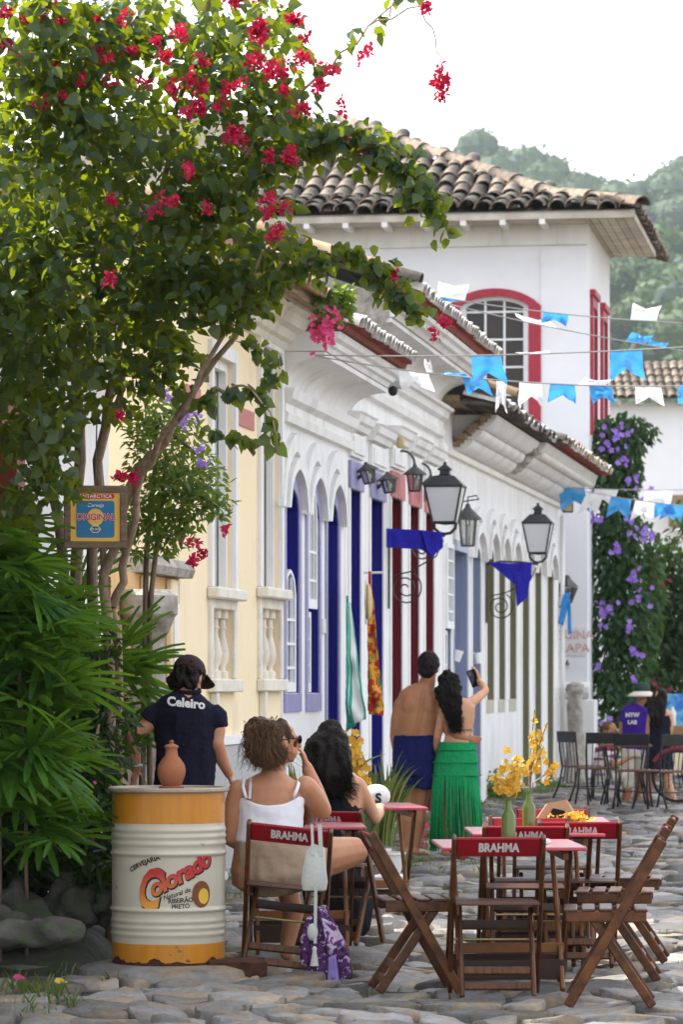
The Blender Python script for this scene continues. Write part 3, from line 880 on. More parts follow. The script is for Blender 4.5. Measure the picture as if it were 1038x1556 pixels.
# ---------------------------------------------------------------- near left house behind the tree
hL = thing('corner_house', V((wallx(9), 9, 0)), 'white house with rusty red door frame at the left edge behind the leaves', 'house', None, ROT)
LL = (YW(165) - 9) / cos(AL)
def xL(px): return (YW(px) - 9) / cos(AL)
ol = Op(xL(-45), xL(22), .15, 2.95)
m = MB(); wall(m, 0, LL, 0, 3.6, [ol], .3); m.add([(LL, 0, 0), (LL, 5, 0), (LL, 5, 3.6), (LL, 0, 3.6)], [(0, 1, 2, 3)]); m.build('wall', 'plaster', hL)
m = MB(); m.bx(0, LL - .02, .36, 5, 0, 3.55); m.build('core', 'dark_inside', hL)
opening_parts(hL, ol, 'rust_wood', 'rust_wood', .20, name='door')
m = MB(); m.prof([(-.45, 3.75), (-.45, 3.66), (2.4, 4.6), (2.4, 4.68)], 0, LL + .1); rL = m.build('roof', 'tile_dark', hL)
for k in range(int(LL / .2)): put_tile('clay_tile_warm', rL, (k * .2 + .1, -.05, 3.78), (radians(18), 0, 0), 1.0)
# ---------------------------------------------------------------- two-storey corner house
YT = 56.0
CT = P(893, 1040, YT); CT.z = 0
hT = thing('two_storey_house', CT, 'tall two-storey white house with old tiled hip roof and red arched window', 'house', None, ROT)
sT = F / YT
def yT(px): return (893 - px) / sT                    # distance from the corner along the front
def zT(py): return CAMH + (HY - py) / sT
class FrontOp(Op): pass
DT = 4.5
# front wall lies in local plane x = 0; built in its own frame (x' = -y) and turned
FR = Matrix(((0, 1, 0, 0), (-1, 0, 0, 0), (0, 0, 1, 0), (0, 0, 0, 1)))   # (x', y', z) -> x = y', y = -x'
def front(mb):
    mb.v = [(FR @ v_.to_4d()).to_3d() for v_ in mb.v]
    return mb
ow = Op(-yT(688 + 10), -yT(803), zT(640), zT(464), .34, segm, 14)
m = MB(); wall(m, -10, 0, 0, zT(338), [ow], .3); front(m).build('wall', 'plaster_cool', hT)
m = MB()
sops = [Op(.62, 1.30, 5.6, 7.55), Op(2.62, 3.40, 5.6, 7.55)]
wall(m, 0, DT, 0, zT(338), sops, .3); m.add([(DT, 0, 0), (DT, 9, 0), (DT, 9, zT(338)), (DT, 0, zT(338))], [(0, 1, 2, 3)]); m.build('side_wall', 'plaster_cool', hT)
m = MB(); m.bx(.4, DT - .3, .4, 9.6, 0, zT(345)); m.build('core', 'dark_inside', hT)
m = MB(); ring(m, ow.outline(0, 0), ow.outline(.20, 0), .002, -.06); wd = front(m).build('window_surround', 'red_frame', hT); wd.name = 'window'
m = MB(); ring(m, ow.outline(-.09, 0), ow.outline(-.003, 0), .14, .07); front(m).build('frame', 'white_paint', wd)
m = MB()
x0, x1 = ow.x0 + .09, ow.x1 - .09
for k in range(1, 3): m.bx(x0 + (x1 - x0) * k / 3 - .016, x0 + (x1 - x0) * k / 3 + .016, .09, .12, ow.zb, ow.zs + .16)
for k in range(1, 5): m.bx(x0, x1, .092, .118, ow.zb + (ow.zs + .1 - ow.zb) * k / 4.4 - .015, ow.zb + (ow.zs + .1 - ow.zb) * k / 4.4 + .015)
front(m).build('glazing_bars', 'white_paint', wd)
pm('window_glass', (0.020, 0.019, 0.020), (0.035, 0.022, 0.015), rough=0.12, scale=2.5, bump=0.03, bscale=3, spec=0.35)
for i in range(3):
    for k in range(5):
        m = MB(); H_ = (ow.zs + .1 - ow.zb) / 4.4
        za = ow.zb + H_ * k + .016; zb = min(ow.zb + H_ * (k + 1) - .016, ow.zs + .14)
        m.bx(x0 + (x1 - x0) * i / 3 + .017, x0 + (x1 - x0) * (i + 1) / 3 - .017, .102, .108, za, zb); front(m).build('pane', 'window_glass', wd)
for o in sops:
    m = MB(); leaf_fill(m, o, .12); d = m.build('window', 'window_glass', hT)
    m = MB(); ring(m, o.outline(0, 0), o.outline(.16, .1), .002, -.05); m.bx(o.x0 - .2, o.x1 + .2, -.09, -.0, o.zs + .165, o.zs + .26); m.build('surround', 'red_frame', d)
m = MB()
m.bx(-yT(822), .0, -.03, -.002, .0, zT(375)); front(m).build('corner_pilaster', 'plaster_cool', hT)
m = MB(); m.bx(-10, .02, -.06, -.002, zT(372), zT(338)); front(m).build('frieze', 'plaster', hT)
m = MB()
pf = [(0, zT(1062)), (-.05, zT(1060)), (-.09, zT(1052)), (-.09, zT(1044)), (-.04, zT(1038)), (0, zT(1036))]
m.prof([(y - .035, z) for y, z in pf], -1.0, .04); m.prof([(-.04, 0), (-.14, 0), (-.10, zT(1063)), (-.04, zT(1063))], -1.0, .12); m.bx(0.0, .12, -.04, .5, 0, zT(1063)); front(m).build('pier_base', 'plaster', hT, bevel=.01)
# lettering on the pier, half worn off
for txt, px_, py_, sz in (('QUINA', 870, 963, .26), ('LAPA', 872, 984, .24)):
    pass
pm('faded_red', (0.50, 0.20, 0.19), (0.66, 0.52, 0.50), rough=0.9, scale=30, lo=0.3, hi=0.6)
pm('sign_pale', (0.70, 0.66, 0.64), (0.75, 0.73, 0.72), rough=0.8, scale=12)
pm('ink', (0.03, 0.03, 0.035), rough=0.6, bump=0)
def on_front(px_, py_, out): return Matrix.Translation(V((-out, yT(px_), zT(py_)))) @ Matrix.Rotation(-pi / 2, 4, 'Z') @ Matrix.Rotation(pi / 2, 4, 'X')
m = MB(); m.bx(-yT(848), -yT(891), -.042, -.031, zT(996), zT(953)); pl = front(m).build('sign_panel', 'sign_pale', hT)
text_obj('lettering', 'QUINA', .19, 'faded_red', pl, on_front(872.5, 965, .046), bold=.004)
text_obj('lettering', 'LAPA', .20, 'faded_red', pl, on_front(874, 985, .046), bold=.004)
m = MB(); m.bx(-yT(853), -yT(866), -.045, -.031, zT(1014), zT(1001)); pl = front(m).build('number_plate', 'white_paint', hT)
text_obj('lettering', '66', .13, 'ink', pl, on_front(859.5, 1007.5, .048), bold=.002)
# roof: hip, pitch about 1:2
EZ, EO, PT = zT(331), .80, .50
def zr(t): return .27 * t if t < 1.5 else .405 + .47 * (t - 1.5)      # bell-cast slope: flatter at the eave
def pr(t): return math.atan(.27 if t < 1.35 else .47)
rT = MB()
K1, K2 = zr(1.5), zr(5.4 + EO)
rT.add([(-EO, -EO, EZ), (-EO, 10, EZ), (.7, 10, EZ + K1), (.7, .7, EZ + K1), (5.4, 10, EZ + K2), (5.4, 5.4, EZ + K2), (DT + EO, -EO, EZ), (DT + EO, .7, EZ + K1)], [(0, 1, 2, 3), (3, 2, 4, 5), (0, 3, 7, 6), (3, 5, 7)])
rT = rT.build('roof', 'tile_dark', hT)
sl_ = math.atan(PT)
for c_ in range(27):
    y = -EO + .15 + c_ * .275
    lim = y + EO
    for r_ in range(12):
        t = .02 + r_ * .47
        if t > lim - .02 or t > 5.0: break
        put_tile('clay_tile', rT, (-EO + t + .56, y + random.uniform(-.02, .02), EZ + zr(t + .56) + .035 + random.uniform(-.015, .025)), (pr(t + .3) - .05 + random.uniform(-.035, .035), 0, -pi / 2 + random.uniform(-.06, .06)), random.uniform(1.36, 1.5))
for c_ in range(26):
    x = -EO + .1 + c_ * .275
    for r_ in range(2 if c_ > 4 else 1):
        put_tile('clay_tile', rT, (x, -EO + .56 + r_ * .5, EZ + zr(.56 + r_ * .5) + .03), (pr(.3) + random.uniform(-.02, .02), 0, random.uniform(-.04, .04)), 1.42)
for k in range(13):
    t = .0 + k * .43
    q_ = V((-EO + t + .38, -EO + t + .38, EZ + zr(t + .38) + .09))
    o = put_tile('clay_tile', rT, q_, (math.atan(tan(pr(t + .2)) / sqrt(2)), 0, -pi / 4 + random.uniform(-.05, .05)), 1.6, 'hip_tile')
# boarded soffit on both sides
for k in range(6):
    m = MB(); a = .0 - EO + k * (EO / 6) + .06; m.bx(-EO + .05, DT, a, a + EO / 6 - .012, EZ - .10, EZ - .07); m.build('soffit_board', 'soffit', hT)
for k in range(5):
    m = MB(); a = -EO + .06 + k * (EO / 5); m.bx(a, a + EO / 5 - .012, .02, 10, EZ - .11, EZ - .08); m.build('soffit_board', 'soffit', hT)
m = MB(); m.bx(-EO + .02, -EO + .055, -EO, 10, EZ - .11, EZ + .01); m.bx(-EO, DT, -EO + .02, -EO + .055, EZ - .11, EZ + .01); m.build('fascia', 'soffit', rT)
for k in range(9):
    m = MB(); y = .6 + k * .62; m.bx(-EO + .02, -.02, y, y + .09, EZ - .19, EZ - .112); m.build('rafter_end', 'plaster', hT)

# ---------------------------------------------------------------- far house on the right
YF = 84.0
hF = thing('far_house', P(1000, 1040, YF) - V((0, 0, CAMH)), 'distant white house with brown tiled roof at the end of the street', 'house')
hF.location.z = 0
zF = lambda py: CAMH + (HY - py) * YF / F
m = MB(); m.bx(-2.4, 9, 0, 8, 0, zF(612)); m.build('wall', 'plaster_cool', hF)
m = MB(); m.prof([(-.5, zF(608)), (-.5, zF(604)), (1.6, zF(604) + .98), (1.6, zF(608) + .98)], -2.8, 9.4); rF = m.build('roof', 'tile_dark', hF)
for c_ in range(22):
    for r_ in range(5):
        put_tile('clay_tile', rF, (-2.7 + c_ * .2, -.1 + r_ * .4, zF(603) + .12 + r_ * .4 * .49 + random.uniform(0, .02)), (radians(25), 0, random.uniform(-.05, .05)), 1.08)
for k in range(10):
    m = MB(); m.bx(-2.5 + k * .5, -2.4 + k * .5, -.42, .0, zF(617), zF(612)); m.build('rafter_end', 'soffit', hF)
m = MB(); m.bx(.25, 1.6, -.9, .0, zF(800), zF(755)); m.build('canopy', 'old_wood', hF)

# ---------------------------------------------------------------- hills
HK = 3.0
HRD = 430.0
def ridge(x): 
    px = CX + x * F / HRD
    pts = [(-400, 560), (400, 490), (620, 400), (665, 300), (700, 266), (760, 280), (830, 292), (868, 324), (905, 318), (955, 334), (1000, 324), (1060, 304), (1300, 274), (2200, 340)]
    for (a, ya), (b, yb) in zip(pts[:-1], pts[1:]):
        if a <= px <= b:
            return CAMH + (HY - (ya + (yb - ya) * (px - a) / (b - a))) * HRD / F
    return 50.0
def near_ridge(x):
    px = CX + x * F / 270
    if px < 850: return 4.0
    t = min(1, (px - 850) / 90)
    return CAMH + (t * (HY - 440) + (1 - t) * 150) * 270 / F
def hz(x, y):
    a = ridge(x) * max(0.0, min(1.0, (y - 285) / 145)) ** .8
    b = near_ridge(x) * max(0.0, min(1.0, (y - 170) / 100)) ** .8 if y < 285 else near_ridge(x) * max(0.0, 1 - (y - 285) / 60)
    return max(a, b) - .5
hm = MB()
nx_, ny_ = 60, 34
for j in range(ny_ + 1):
    for i in range(nx_ + 1):
        x = -60 + 200 * i / nx_; y = 165 + 330 * j / ny_
        hm.v.append(V((x, y, hz(x, min(y, 430)) - max(0, y - 430) * .5)) * HK)
for j in range(ny_):
    for i in range(nx_):
        a = j * (nx_ + 1) + i; hm.f.append((a, a + 1, a + nx_ + 2, a + nx_ + 1))
tag(hm.build('hill', 'meadow', smooth=True), kind='structure')
leafmat('forest_leaf', (0.008, 0.036, 0.011), (0.062, 0.105, 0.024), trans=(0.11, 0.19, 0.02), tw=0.2, rough=0.6, gloss=0.04)
fm = MB(); rf = random.Random(5)
y = 180.0
while y < 436:
    st = 3.6 if y > 285 else 3.0
    x = 2.0 + rf.uniform(0, 2)
    while x < (1100 - CX) * y / F + 14:
        R_ = rf.uniform(1.7, 4.2) * (1.0 if y > 285 else .8)
        cx, cy = x + rf.uniform(-1, 1), y + rf.uniform(-1, 1)
        cz_ = hz(cx, cy) + R_ * rf.uniform(.3, 1.0)
        x += st
        if hz(cx, cy) < 8: continue
        ib = MB(); ib.ball((cx, cy, cz_), (R_ * .66, R_ * .66, R_ * .56), 8, 6); fm.add([q * HK for q in ib.v], ib.f)
        for _ in range(130):
            d = V((rf.gauss(0, 1), rf.gauss(0, 1), rf.gauss(0.25, 1)))
            if d.y > .6 and rf.random() < .7: d.y = -d.y
            d.normalize()
            lump = .72 + .40 * noise.noise(V((d.x * 2.2 + cx, d.y * 2.2 + cy, d.z * 2.2)))
            p = V((cx, cy, cz_)) + V((d.x * R_, d.y * R_, d.z * R_ * .85)) * lump * rf.uniform(.85, 1.06)
            u_ = (d + V((rf.gauss(0, .6), rf.gauss(0, .6), rf.gauss(0, .6)))).normalized()
            a, b = perp(u_)
            s_ = rf.uniform(.18, .42)
            fm.add([q * HK for q in (p - a * s_, p - b * s_ * .7, p + a * s_, p + b * s_ * .7 + u_ * .15)], [(0, 1, 2, 3)])
    y += st
tag(fm.build('hill_forest', 'forest_leaf', fix=False), 'distant green wood covering the hills under haze', 'forest', kind='stuff')

# ---------------------------------------------------------------- haze
pm_h, N_, K_ = newmat('haze')
ho = N_.new('ShaderNodeOutputMaterial'); hv = N_.new('ShaderNodeVolumePrincipled')
hv.inputs['Color'].default_value = (0.80, 0.90, 1.0, 1); hv.inputs['Density'].default_value = 0.00011; hv.inputs['Anisotropy'].default_value = 0.1
K_.new(hv.outputs[0], ho.inputs['Volume'])
hb = MB(); hb.bx(-1500, 1500, -260, 2300, -1.0, 330)
hz_o = hb.build('haze', 'haze'); tag(hz_o, 'thin pale haze over street and hills', 'haze', kind='stuff')

# ---------------------------------------------------------------- lanterns
pm('iron', (0.016, 0.016, 0.020), (0.03, 0.03, 0.034), rough=0.42, scale=20, bump=0.15, spec=0.6)
pm('iron_grey', (0.10, 0.10, 0.10), (0.06, 0.06, 0.058), rough=0.55, scale=20, bump=0.2)
pm('frosted', (0.66, 0.66, 0.66), (0.58, 0.58, 0.58), rough=0.25, scale=2, bump=0.02, spec=0.6)
glassmat('lamp_glass', (0.80, 0.82, 0.82), 0.12, 0.12)
def scroll(c, r, turns, n=30, start=0.0, sgn=1):
    return [V((c[0] + (r * (1 - k / n * .85)) * cos(start + sgn * turns * 2 * pi * k / n), 0, c[1] + (r * (1 - k / n * .85)) * sin(start + sgn * turns * 2 * pi * k / n))) for k in range(n + 1)]

def street_lantern(root, o, hgt, wt, wb, glass_h):
    """Four-sided lantern hanging above point o (bottom of the U hanger), local coords."""
    x, y, z = o
    zb = z + hgt * .16; zt = zb + glass_h
    q = pi / 4
    def sq(r, zz, n=4): return [V((x + r * cos(q + pi / 2 * k), y + r * sin(q + pi / 2 * k), zz)) for k in range(4)]
    B, T = sq(wb * .707, zb), sq(wt * .707, zt)
    body = MB()
    for k in range(4):
        body.tube([B[k], T[k]], .011, 6); body.tube([B[k], B[(k + 1) % 4]], .012, 6); body.tube([T[k], T[(k + 1) % 4]], .016, 6)
    body.tube([B[0], V((x, y, zb - hgt * .02)), B[2]], .012, 6)
    body.tube([V((x - wb * .5, y, zb)), V((x - wb * .47, y, zb - hgt * .08)), V((x - wb * .25, y, zb - hgt * .145)), V((x, y, zb - hgt * .16)), V((x + wb * .25, y, zb - hgt * .145)), V((x + wb * .47, y, zb - hgt * .08)), V((x + wb * .5, y, zb))], .015, 8)
    body.build('lantern_frame', 'iron', root, smooth='auto')
    for k in range(4):
        g_ = MB(); a, b, c, d = B[k], B[(k + 1) % 4], T[(k + 1) % 4], T[k]
        g_.add([a, b, c, d], [(0, 1, 2, 3)]); g_.build('pane', 'frosted', root)
    r = MB()
    rt = hgt - (zt - z)
    prof_ = [(wt * .80, zt - .01), (wt * .80, zt + .012), (wt * .42, zt + rt * .42), (wt * .26, zt + rt * .45), (wt * .20, zt + rt * .50), (wt * .20, zt + rt * .66), (wt * .30, zt + rt * .68), (wt * .27, zt + rt * .72), (wt * .06, zt + rt * .90), (.001, zt + rt * .91)]
    rr = MB()
    vs = []
    for (rad, zz) in prof_: vs += sq(rad * .92, zz)
    fs = []
    for i in range(len(prof_) - 1):
        for k in range(4): fs.append((i * 4 + k, i * 4 + (k + 1) % 4, (i + 1) * 4 + (k + 1) % 4, (i + 1) * 4 + k))
    fs.append((3, 2, 1, 0))
    rr.add(vs, fs); rr.ball((x, y, zt + rt * .95), .018, 8, 6)
    rr.build('lantern_roof', 'iron', root)

def big_lamp(px_w, lx, ly_bot, ly_top, w_top, w_bot, label, cloth):
    Y = YW(px_w); s = F / Y
    base = wpoint(px_w, 0, 0)
    root = thing('street_lantern', base, label, 'street lamp', 'black street lanterns on scroll brackets')
    root.rotation_euler = (0, 0, -AL)                # local x = out from the wall
    X = lambda px: (px - px_w) / s / cos(AL)
    Z = lambda py: CAMH + (HY - py) / s
    zarm = Z(ly_bot + 3)
    br = MB()
    br.tube([V((.02, 0, zarm + .03)), V((.02, 0, zarm - .72))], .011, 6)
    br.tube([V((.02, 0, zarm)), V((X(lx) * .3, 0, zarm + .04)), V((X(lx) * .7, 0, zarm + .03)), V((X(lx), 0, zarm))], .013, 6)
    c1 = (.19, zarm - .52); br.tube(scroll(c1, .17, 2.1, 40, pi * .35, -1), .008, 5)
    br.tube([V((c1[0] + .17 * cos(pi * .35) - .2, 0, c1[1] + .17 * sin(pi * .35) - .02)), V((c1[0] + .06, 0, c1[1] + .17)), V((X(lx) * .55, 0, zarm - .30)), V((X(lx) * .85, 0, zarm - .20)), V((X(lx) * .97, 0, zarm - .04))], .008, 5)
    c2 = (X(lx) * .62, zarm - .13); br.tube(scroll(c2, .12, 2.0, 34, pi * .5, 1), .008, 5)
    br.build('bracket', 'iron', root, smooth='auto')
    street_lantern(root, (X(lx), 0, Z(ly_bot)), (ly_bot - ly_top) / s, w_top / s, w_bot / s, (ly_bot - ly_top) / s * .50)
    return root, X, Z
pm('blue_cloth', (0.015, 0.012, 0.42), (0.01, 0.008, 0.30), rough=0.75, scale=12, bump=0.4, bscale=18, bdist=0.02, sheen=0.2)

def cloth_poly(pts, n=10, amp=.03, th=.004, seed=0, wave=9.0):
    """Cloth between a top edge and a bottom edge (lists of points with equal length), rippled."""
    mb = MB(); top, bot = pts
    m_ = len(top); rows = n
    vs = []
    for r in range(rows + 1):
        for k in range(m_):
            p = top[k].lerp(bot[k], r / rows).copy()
            d = amp * (.3 + r / rows) * noise.noise(V((p.x * wave + seed, p.z * wave * .5, seed)))
            vs.append(p + V((d * .3, d * 1.5, 0)))
    fs = []
    for r in range(rows):
        for k in range(m_ - 1):
            a = r * m_ + k; fs.append((a, a + 1, a + m_ + 1, a + m_))
    mb.add(vs, fs)
    return mb
def solid(o, th=.003):
    md = o.modifiers.new('thickness', 'SOLIDIFY'); md.thickness = th; md.offset = 0
    return o
def dense(pts, n):
    """Resample a polyline."""
    ls = [0]
    for a, b in zip(pts[:-1], pts[1:]): ls.append(ls[-1] + (b - a).length)
    out = []
    for k in range(n):
        d = ls[-1] * k / (n - 1)
        for i in range(len(pts) - 1):
            if d <= ls[i + 1] + 1e-9:
                t = (d - ls[i]) / max(ls[i + 1] - ls[i], 1e-9); out.append(pts[i].lerp(pts[i + 1], t)); break
    return out

l1, X1, Z1 = big_lamp(588, 676, 812, 703, 56, 34, 'large black street lantern on the scroll bracket beside the red doors', None)
l2, X2, Z2 = big_lamp(737, 817, 855, 765, 43, 26, 'black street lantern on the scroll bracket between the olive windows', None)
def banner(root_, X, Z, label, top_px, bot_px, amp):
    b = thing('blue_banner', root_.location, label, 'banner', None)
    b.rotation_euler = root_.rotation_euler
    tp = dense([V((X(x), -.03, Z(y))) for x, y in top_px], 22); bt = dense([V((X(x), -.03, Z(y))) for x, y in bot_px], 22)
    o = cloth_poly((tp, bt), 9, amp).build('cloth', 'blue_cloth', b, smooth=True, fix=False); solid(o)
    return b
bn = banner(l1, X1, Z1, 'cobalt blue cloth wrapped along the bracket of the lantern by the red doors', [(587, 803), (640, 806), (674, 810)], [(588, 832), (640, 835), (658, 848), (674, 832)], .05)
o = cloth_poly((dense([V((X1(640), -.05, Z1(806))), V((X1(673), -.05, Z1(810)))], 10), dense([V((X1(652), -.06, Z1(840))), V((X1(658), -.06, Z1(848)))], 10)), 8, .04, seed=3).build('fold', 'blue_cloth', bn, smooth=True, fix=False); solid(o)
bn = banner(l2, X2, Z2, 'cobalt blue triangular cloth hanging from the bracket of the lantern by the olive windows', [(742, 854), (775, 856), (808, 855)], [(744, 857), (780, 885), (790, 896), (808, 880)], .05)
o = cloth_poly((dense([V((X2(782), -.045, Z2(870))), V((X2(808), -.045, Z2(868)))], 8), dense([V((X2(786), -.05, Z2(922))), V((X2(801), -.05, Z2(908)))], 8)), 8, .03, seed=5).build('fold', 'blue_cloth', bn, smooth=True, fix=False); solid(o)

def hat_lantern(px_, ytop, ybot, w_px, label, Y, mount, n=6, tilt=0.0):
    """Small lantern with a conical hat; mount: 'wall' or 'gooseneck'."""
    s = F / Y
    c = P(px_, ybot, Y)
    root = thing('wall_lantern', c, label, 'wall lamp', 'small wall lanterns above the doors')
    hgt = (ybot - ytop) / s; wd_ = w_px / s
    R = Matrix.Rotation(tilt, 3, 'Y')
    f = MB(); ps = []
    for k in range(n):
        t = 2 * pi * k / n + .3
        a = R @ V((wd_ * .30 * cos(t), wd_ * .30 * sin(t), .02)); b = R @ V((wd_ * .42 * cos(t), wd_ * .42 * sin(t), hgt * .66))
        f.tube([a, b], .009, 5); ps.append((a, b))
    for k in range(n):
        for e in (0, 1): f.tube([ps[k][e], ps[(k + 1) % n][e]], .009, 5)
    f.build('frame', 'iron_grey', root)
    for k in range(n):
        g_ = MB(); a, b = ps[k]; c_, d = ps[(k + 1) % n]; g_.add([a, c_, d, b], [(0, 1, 2, 3)]); g_.build('pane', 'lamp_glass', root)
    h_ = MB(); h_.lathe([(wd_ * .62, hgt * .64), (wd_ * .60, hgt * .68), (wd_ * .12, hgt * .93), (wd_ * .10, hgt), (.001, hgt + .005)], 12)
    h_.v = [R @ v_ for v_ in h_.v]; h_.build('hat', 'iron_grey', root, smooth='auto')
    bl = MB(); bl.lathe([(.012, .03), (.012, hgt * .22), (.026, hgt * .32), (.03, hgt * .42), (.02, hgt * .52), (.002, hgt * .55)], 10); bl.v = [R @ v_ for v_ in bl.v]; bl.build('bulb', 'frosted', root, smooth=True)
    a = MB()
    if mount == 'wall':
        a.tube([V((-wd_ * .35, 0, hgt * .5)), V((-wd_ * .8, .03, hgt * .30)), V((-wd_ * 1.0, .05, hgt * .45))], .012, 6)
        a.tube([V((-wd_ * 1.0, .05, hgt * .65)), V((-wd_ * 1.0, .05, hgt * .0))], .016, 6)
        a.tube([V((-wd_ * 1.0, .05, hgt * .1)), V((-wd_ * .5, .02, hgt * .35))], .009, 6)
    elif mount == 'gooseneck':
        r_ = wd_ * .62
        pts = [V((-2 * r_, .1, hgt * .55)), V((-2 * r_, .1, hgt * .9))] + [V((-r_ - r_ * cos(t * pi / 8), .1 * (1 - t / 8), hgt * 1.0 + r_ * 1.15 * sin(t * pi / 8))) for t in range(9)]
        a.tube(pts, .013, 7)
    else:
        a.tube([V((0, 0, hgt * .98)), V((0, 0, hgt * 1.16)), V((.1, .02, hgt * 1.2)), V((.13, .06, hgt * 1.12)), V((-.25, .2, hgt * 1.02))], .009, 6)
    a.build('arm', 'iron_grey', root, smooth='auto')
    return root
hat_lantern(563, 702, 737, 28, 'small hatted wall lantern above the first cobalt door', YW(538), 'wall', tilt=radians(-12))
hat_lantern(593, 717, 751, 28, 'small hatted wall lantern above the second cobalt door', YW(568), 'wall', tilt=radians(-8))
hat_lantern(630.5, 706, 749, 30, 'gooseneck lantern hanging highest above the red doors', YW(600), 'gooseneck')
hat_lantern(655, 722, 762, 26, 'gooseneck lantern half hidden behind the large black street lantern', YW(633), 'gooseneck')
hat_lantern(711, 766, 832, 34, 'pointed grey carriage lantern hanging behind the large street lantern', YW(690), 'hook')
# far lantern on the pier with a blue ribbon
fl = thing('pier_lantern', P(862, 918, 54), 'black lantern on the white pier with blue ribbon tied to it', 'wall lamp')
s = F / 54
m = MB()
for k in range(4):
    t = pi / 4 + pi / 2 * k
    m.tube([V((.05 * cos(t), .05 * sin(t), 0)), V((.13 * cos(t), .13 * sin(t), .26))], .010, 5)
m.lathe([(.17, .26), (.16, .28), (.06, .38), (.03, .44), (.001, .45)], 4); m.tube([V((-.05, 0, 0)), V((-.14, .05, -.06)), V((-.17, .1, .05))], .018, 6); m.ball((-.17, .1, .0), (.05, .05, .12)); m.build('frame', 'iron', fl)
m = MB(); m.lathe([(.07, .01), (.17, .255)], 4, cap=False); m.build('pane', 'lamp_glass', fl)
pm('ribbon_blue', (0.03, 0.25, 0.62), (0.02, 0.18, 0.5), rough=0.4, scale=10, bump=0.3)
rb = thing('blue_ribbon', P(858, 905, 53.8), 'crumpled blue plastic ribbon hanging from the pier lantern', 'ribbon')
o = cloth_poly((dense([V((-.02, 0, .02)), V((.10, 0, .06))], 6), dense([V((-.10, 0, -.42)), V((-.02, 0, -.45))], 6)), 8, .06, seed=2).build('ribbon', 'ribbon_blue', rb, smooth=True, fix=False); solid(o)
o = cloth_poly((dense([V((.03, .01, -.05)), V((.09, .01, -.05))], 4), dense([V((.06, .01, -.60)), V((.11, .01, -.56))], 4)), 8, .05, seed=7).build('ribbon', 'ribbon_blue', rb, smooth=True, fix=False); solid(o)
# small fittings on the facade
pm('black_plastic', (0.012, 0.012, 0.013), rough=0.4, bump=0.05)
pm('straw_yellow', (0.55, 0.45, 0.20), rough=0.6)
def fitting(name, px_, py_, Y, label, cat): return thing(name, P(px_, py_, Y), label, cat)
f_ = fitting('spotlight', 597, 663, YW(590), 'black spotlight with straw coloured bulb on the white wall above the lanterns', 'spotlight')
m = MB(); m.box((-.02, 0, 0), (.07, .07, .11)); m.build('housing', 'black_plastic', f_, bevel=.01)
m = MB(); m.tube([V((.0, 0, 0)), V((.05, -.01, -.02))], .012, 6); m.build('arm', 'white_paint', f_)
m = MB(); m.lathe([(.02, .05), (.035, .03), (.04, -.05), (.03, -.07)], 12, (.075, -.01, -.05)); m.build('bulb', 'straw_yellow', f_, smooth='auto')
f_ = fitting('security_camera', 597, 594, YW(531), 'black dome camera under the eave corner of the arched house', 'camera')
m = MB(); m.ball((0, 0, 0), (.045, .045, .05)); m.build('dome', 'black_plastic', f_, smooth=True)
m = MB(); m.box((.03, .05, .06), (.17, .14, .07)); m.build('bracket', 'grey_panel', f_, bevel=.01)
f_ = fitting('wall_spotlight', 863, 771, 53.5, 'small square floodlight on the white pier under the flags', 'spotlight')
m = MB(); m.box((0, 0, 0), (.16, .1, .16)); m.build('housing', 'black_plastic', f_, bevel=.01)
m = MB(); m.box((0, -.053, 0), (.12, .006, .12)); m.build('lens', 'straw_yellow', f_)
f_ = fitting('bottle_lamp', 671, 690, YW(668), 'white plastic bottle lamp hanging under the broken cornice', 'lamp')
m = MB(); m.lathe([(.02, -.14), (.065, -.13), (.07, .07), (.05, .12), (.02, .13)], 14); m.tube([V((0, 0, .13)), V((.01, 0, .25))], .005, 5); m.build('bottle', 'white_paint', f_, smooth='auto')
# paper cups hanging at the grey doors
for i, (px_, py_) in enumerate(((695, 996), (725, 1000))):
    f_ = fitting('paper_lamp', px_, py_, YW(px_ - 6), ('tilted white shade on a nail beside the first grey door', 'white shade on a nail beside the second grey door')[i], 'lamp')
    m = MB(); m.lathe([(.045, -.065), (.06, .065)], 14); m.v = [Matrix.Rotation(radians(15 - 22 * i), 3, 'Y') @ v_ for v_ in m.v]; m.tube([V((-.03, 0, .06)), V((-.09, .03, .09))], .006, 5); m.build('shade', 'white_paint', f_, smooth='auto')

# ---------------------------------------------------------------- bunting
def clothmat(name, c, tw):
    m_, N, K = newmat(name)
    o = N.new('ShaderNodeOutputMaterial'); d = N.new('ShaderNodeBsdfDiffuse'); t = N.new('ShaderNodeBsdfTranslucent'); gl = N.new('ShaderNodeBsdfGlossy')
    gl.inputs['Roughness'].default_value = .25
    d.inputs[0].default_value = (*c, 1); t.inputs[0].default_value = (*c, 1)
    s_ = N.new('ShaderNodeMixShader'); s_.inputs[0].default_value = tw; s2 = N.new('ShaderNodeMixShader'); s2.inputs[0].default_value = .06
    K.new(d.outputs[0], s_.inputs[1]); K.new(t.outputs[0], s_.inputs[2]); K.new(s_.outputs[0], s2.inputs[1]); K.new(gl.outputs[0], s2.inputs[2]); K.new(s2.outputs[0], o.inputs[0])
clothmat('flag_blue', (0.05, 0.33, 0.72), .45); clothmat('flag_white', (0.82, 0.82, 0.82), .4)
pm('cord', (0.35, 0.34, 0.33), rough=0.8, bump=0)
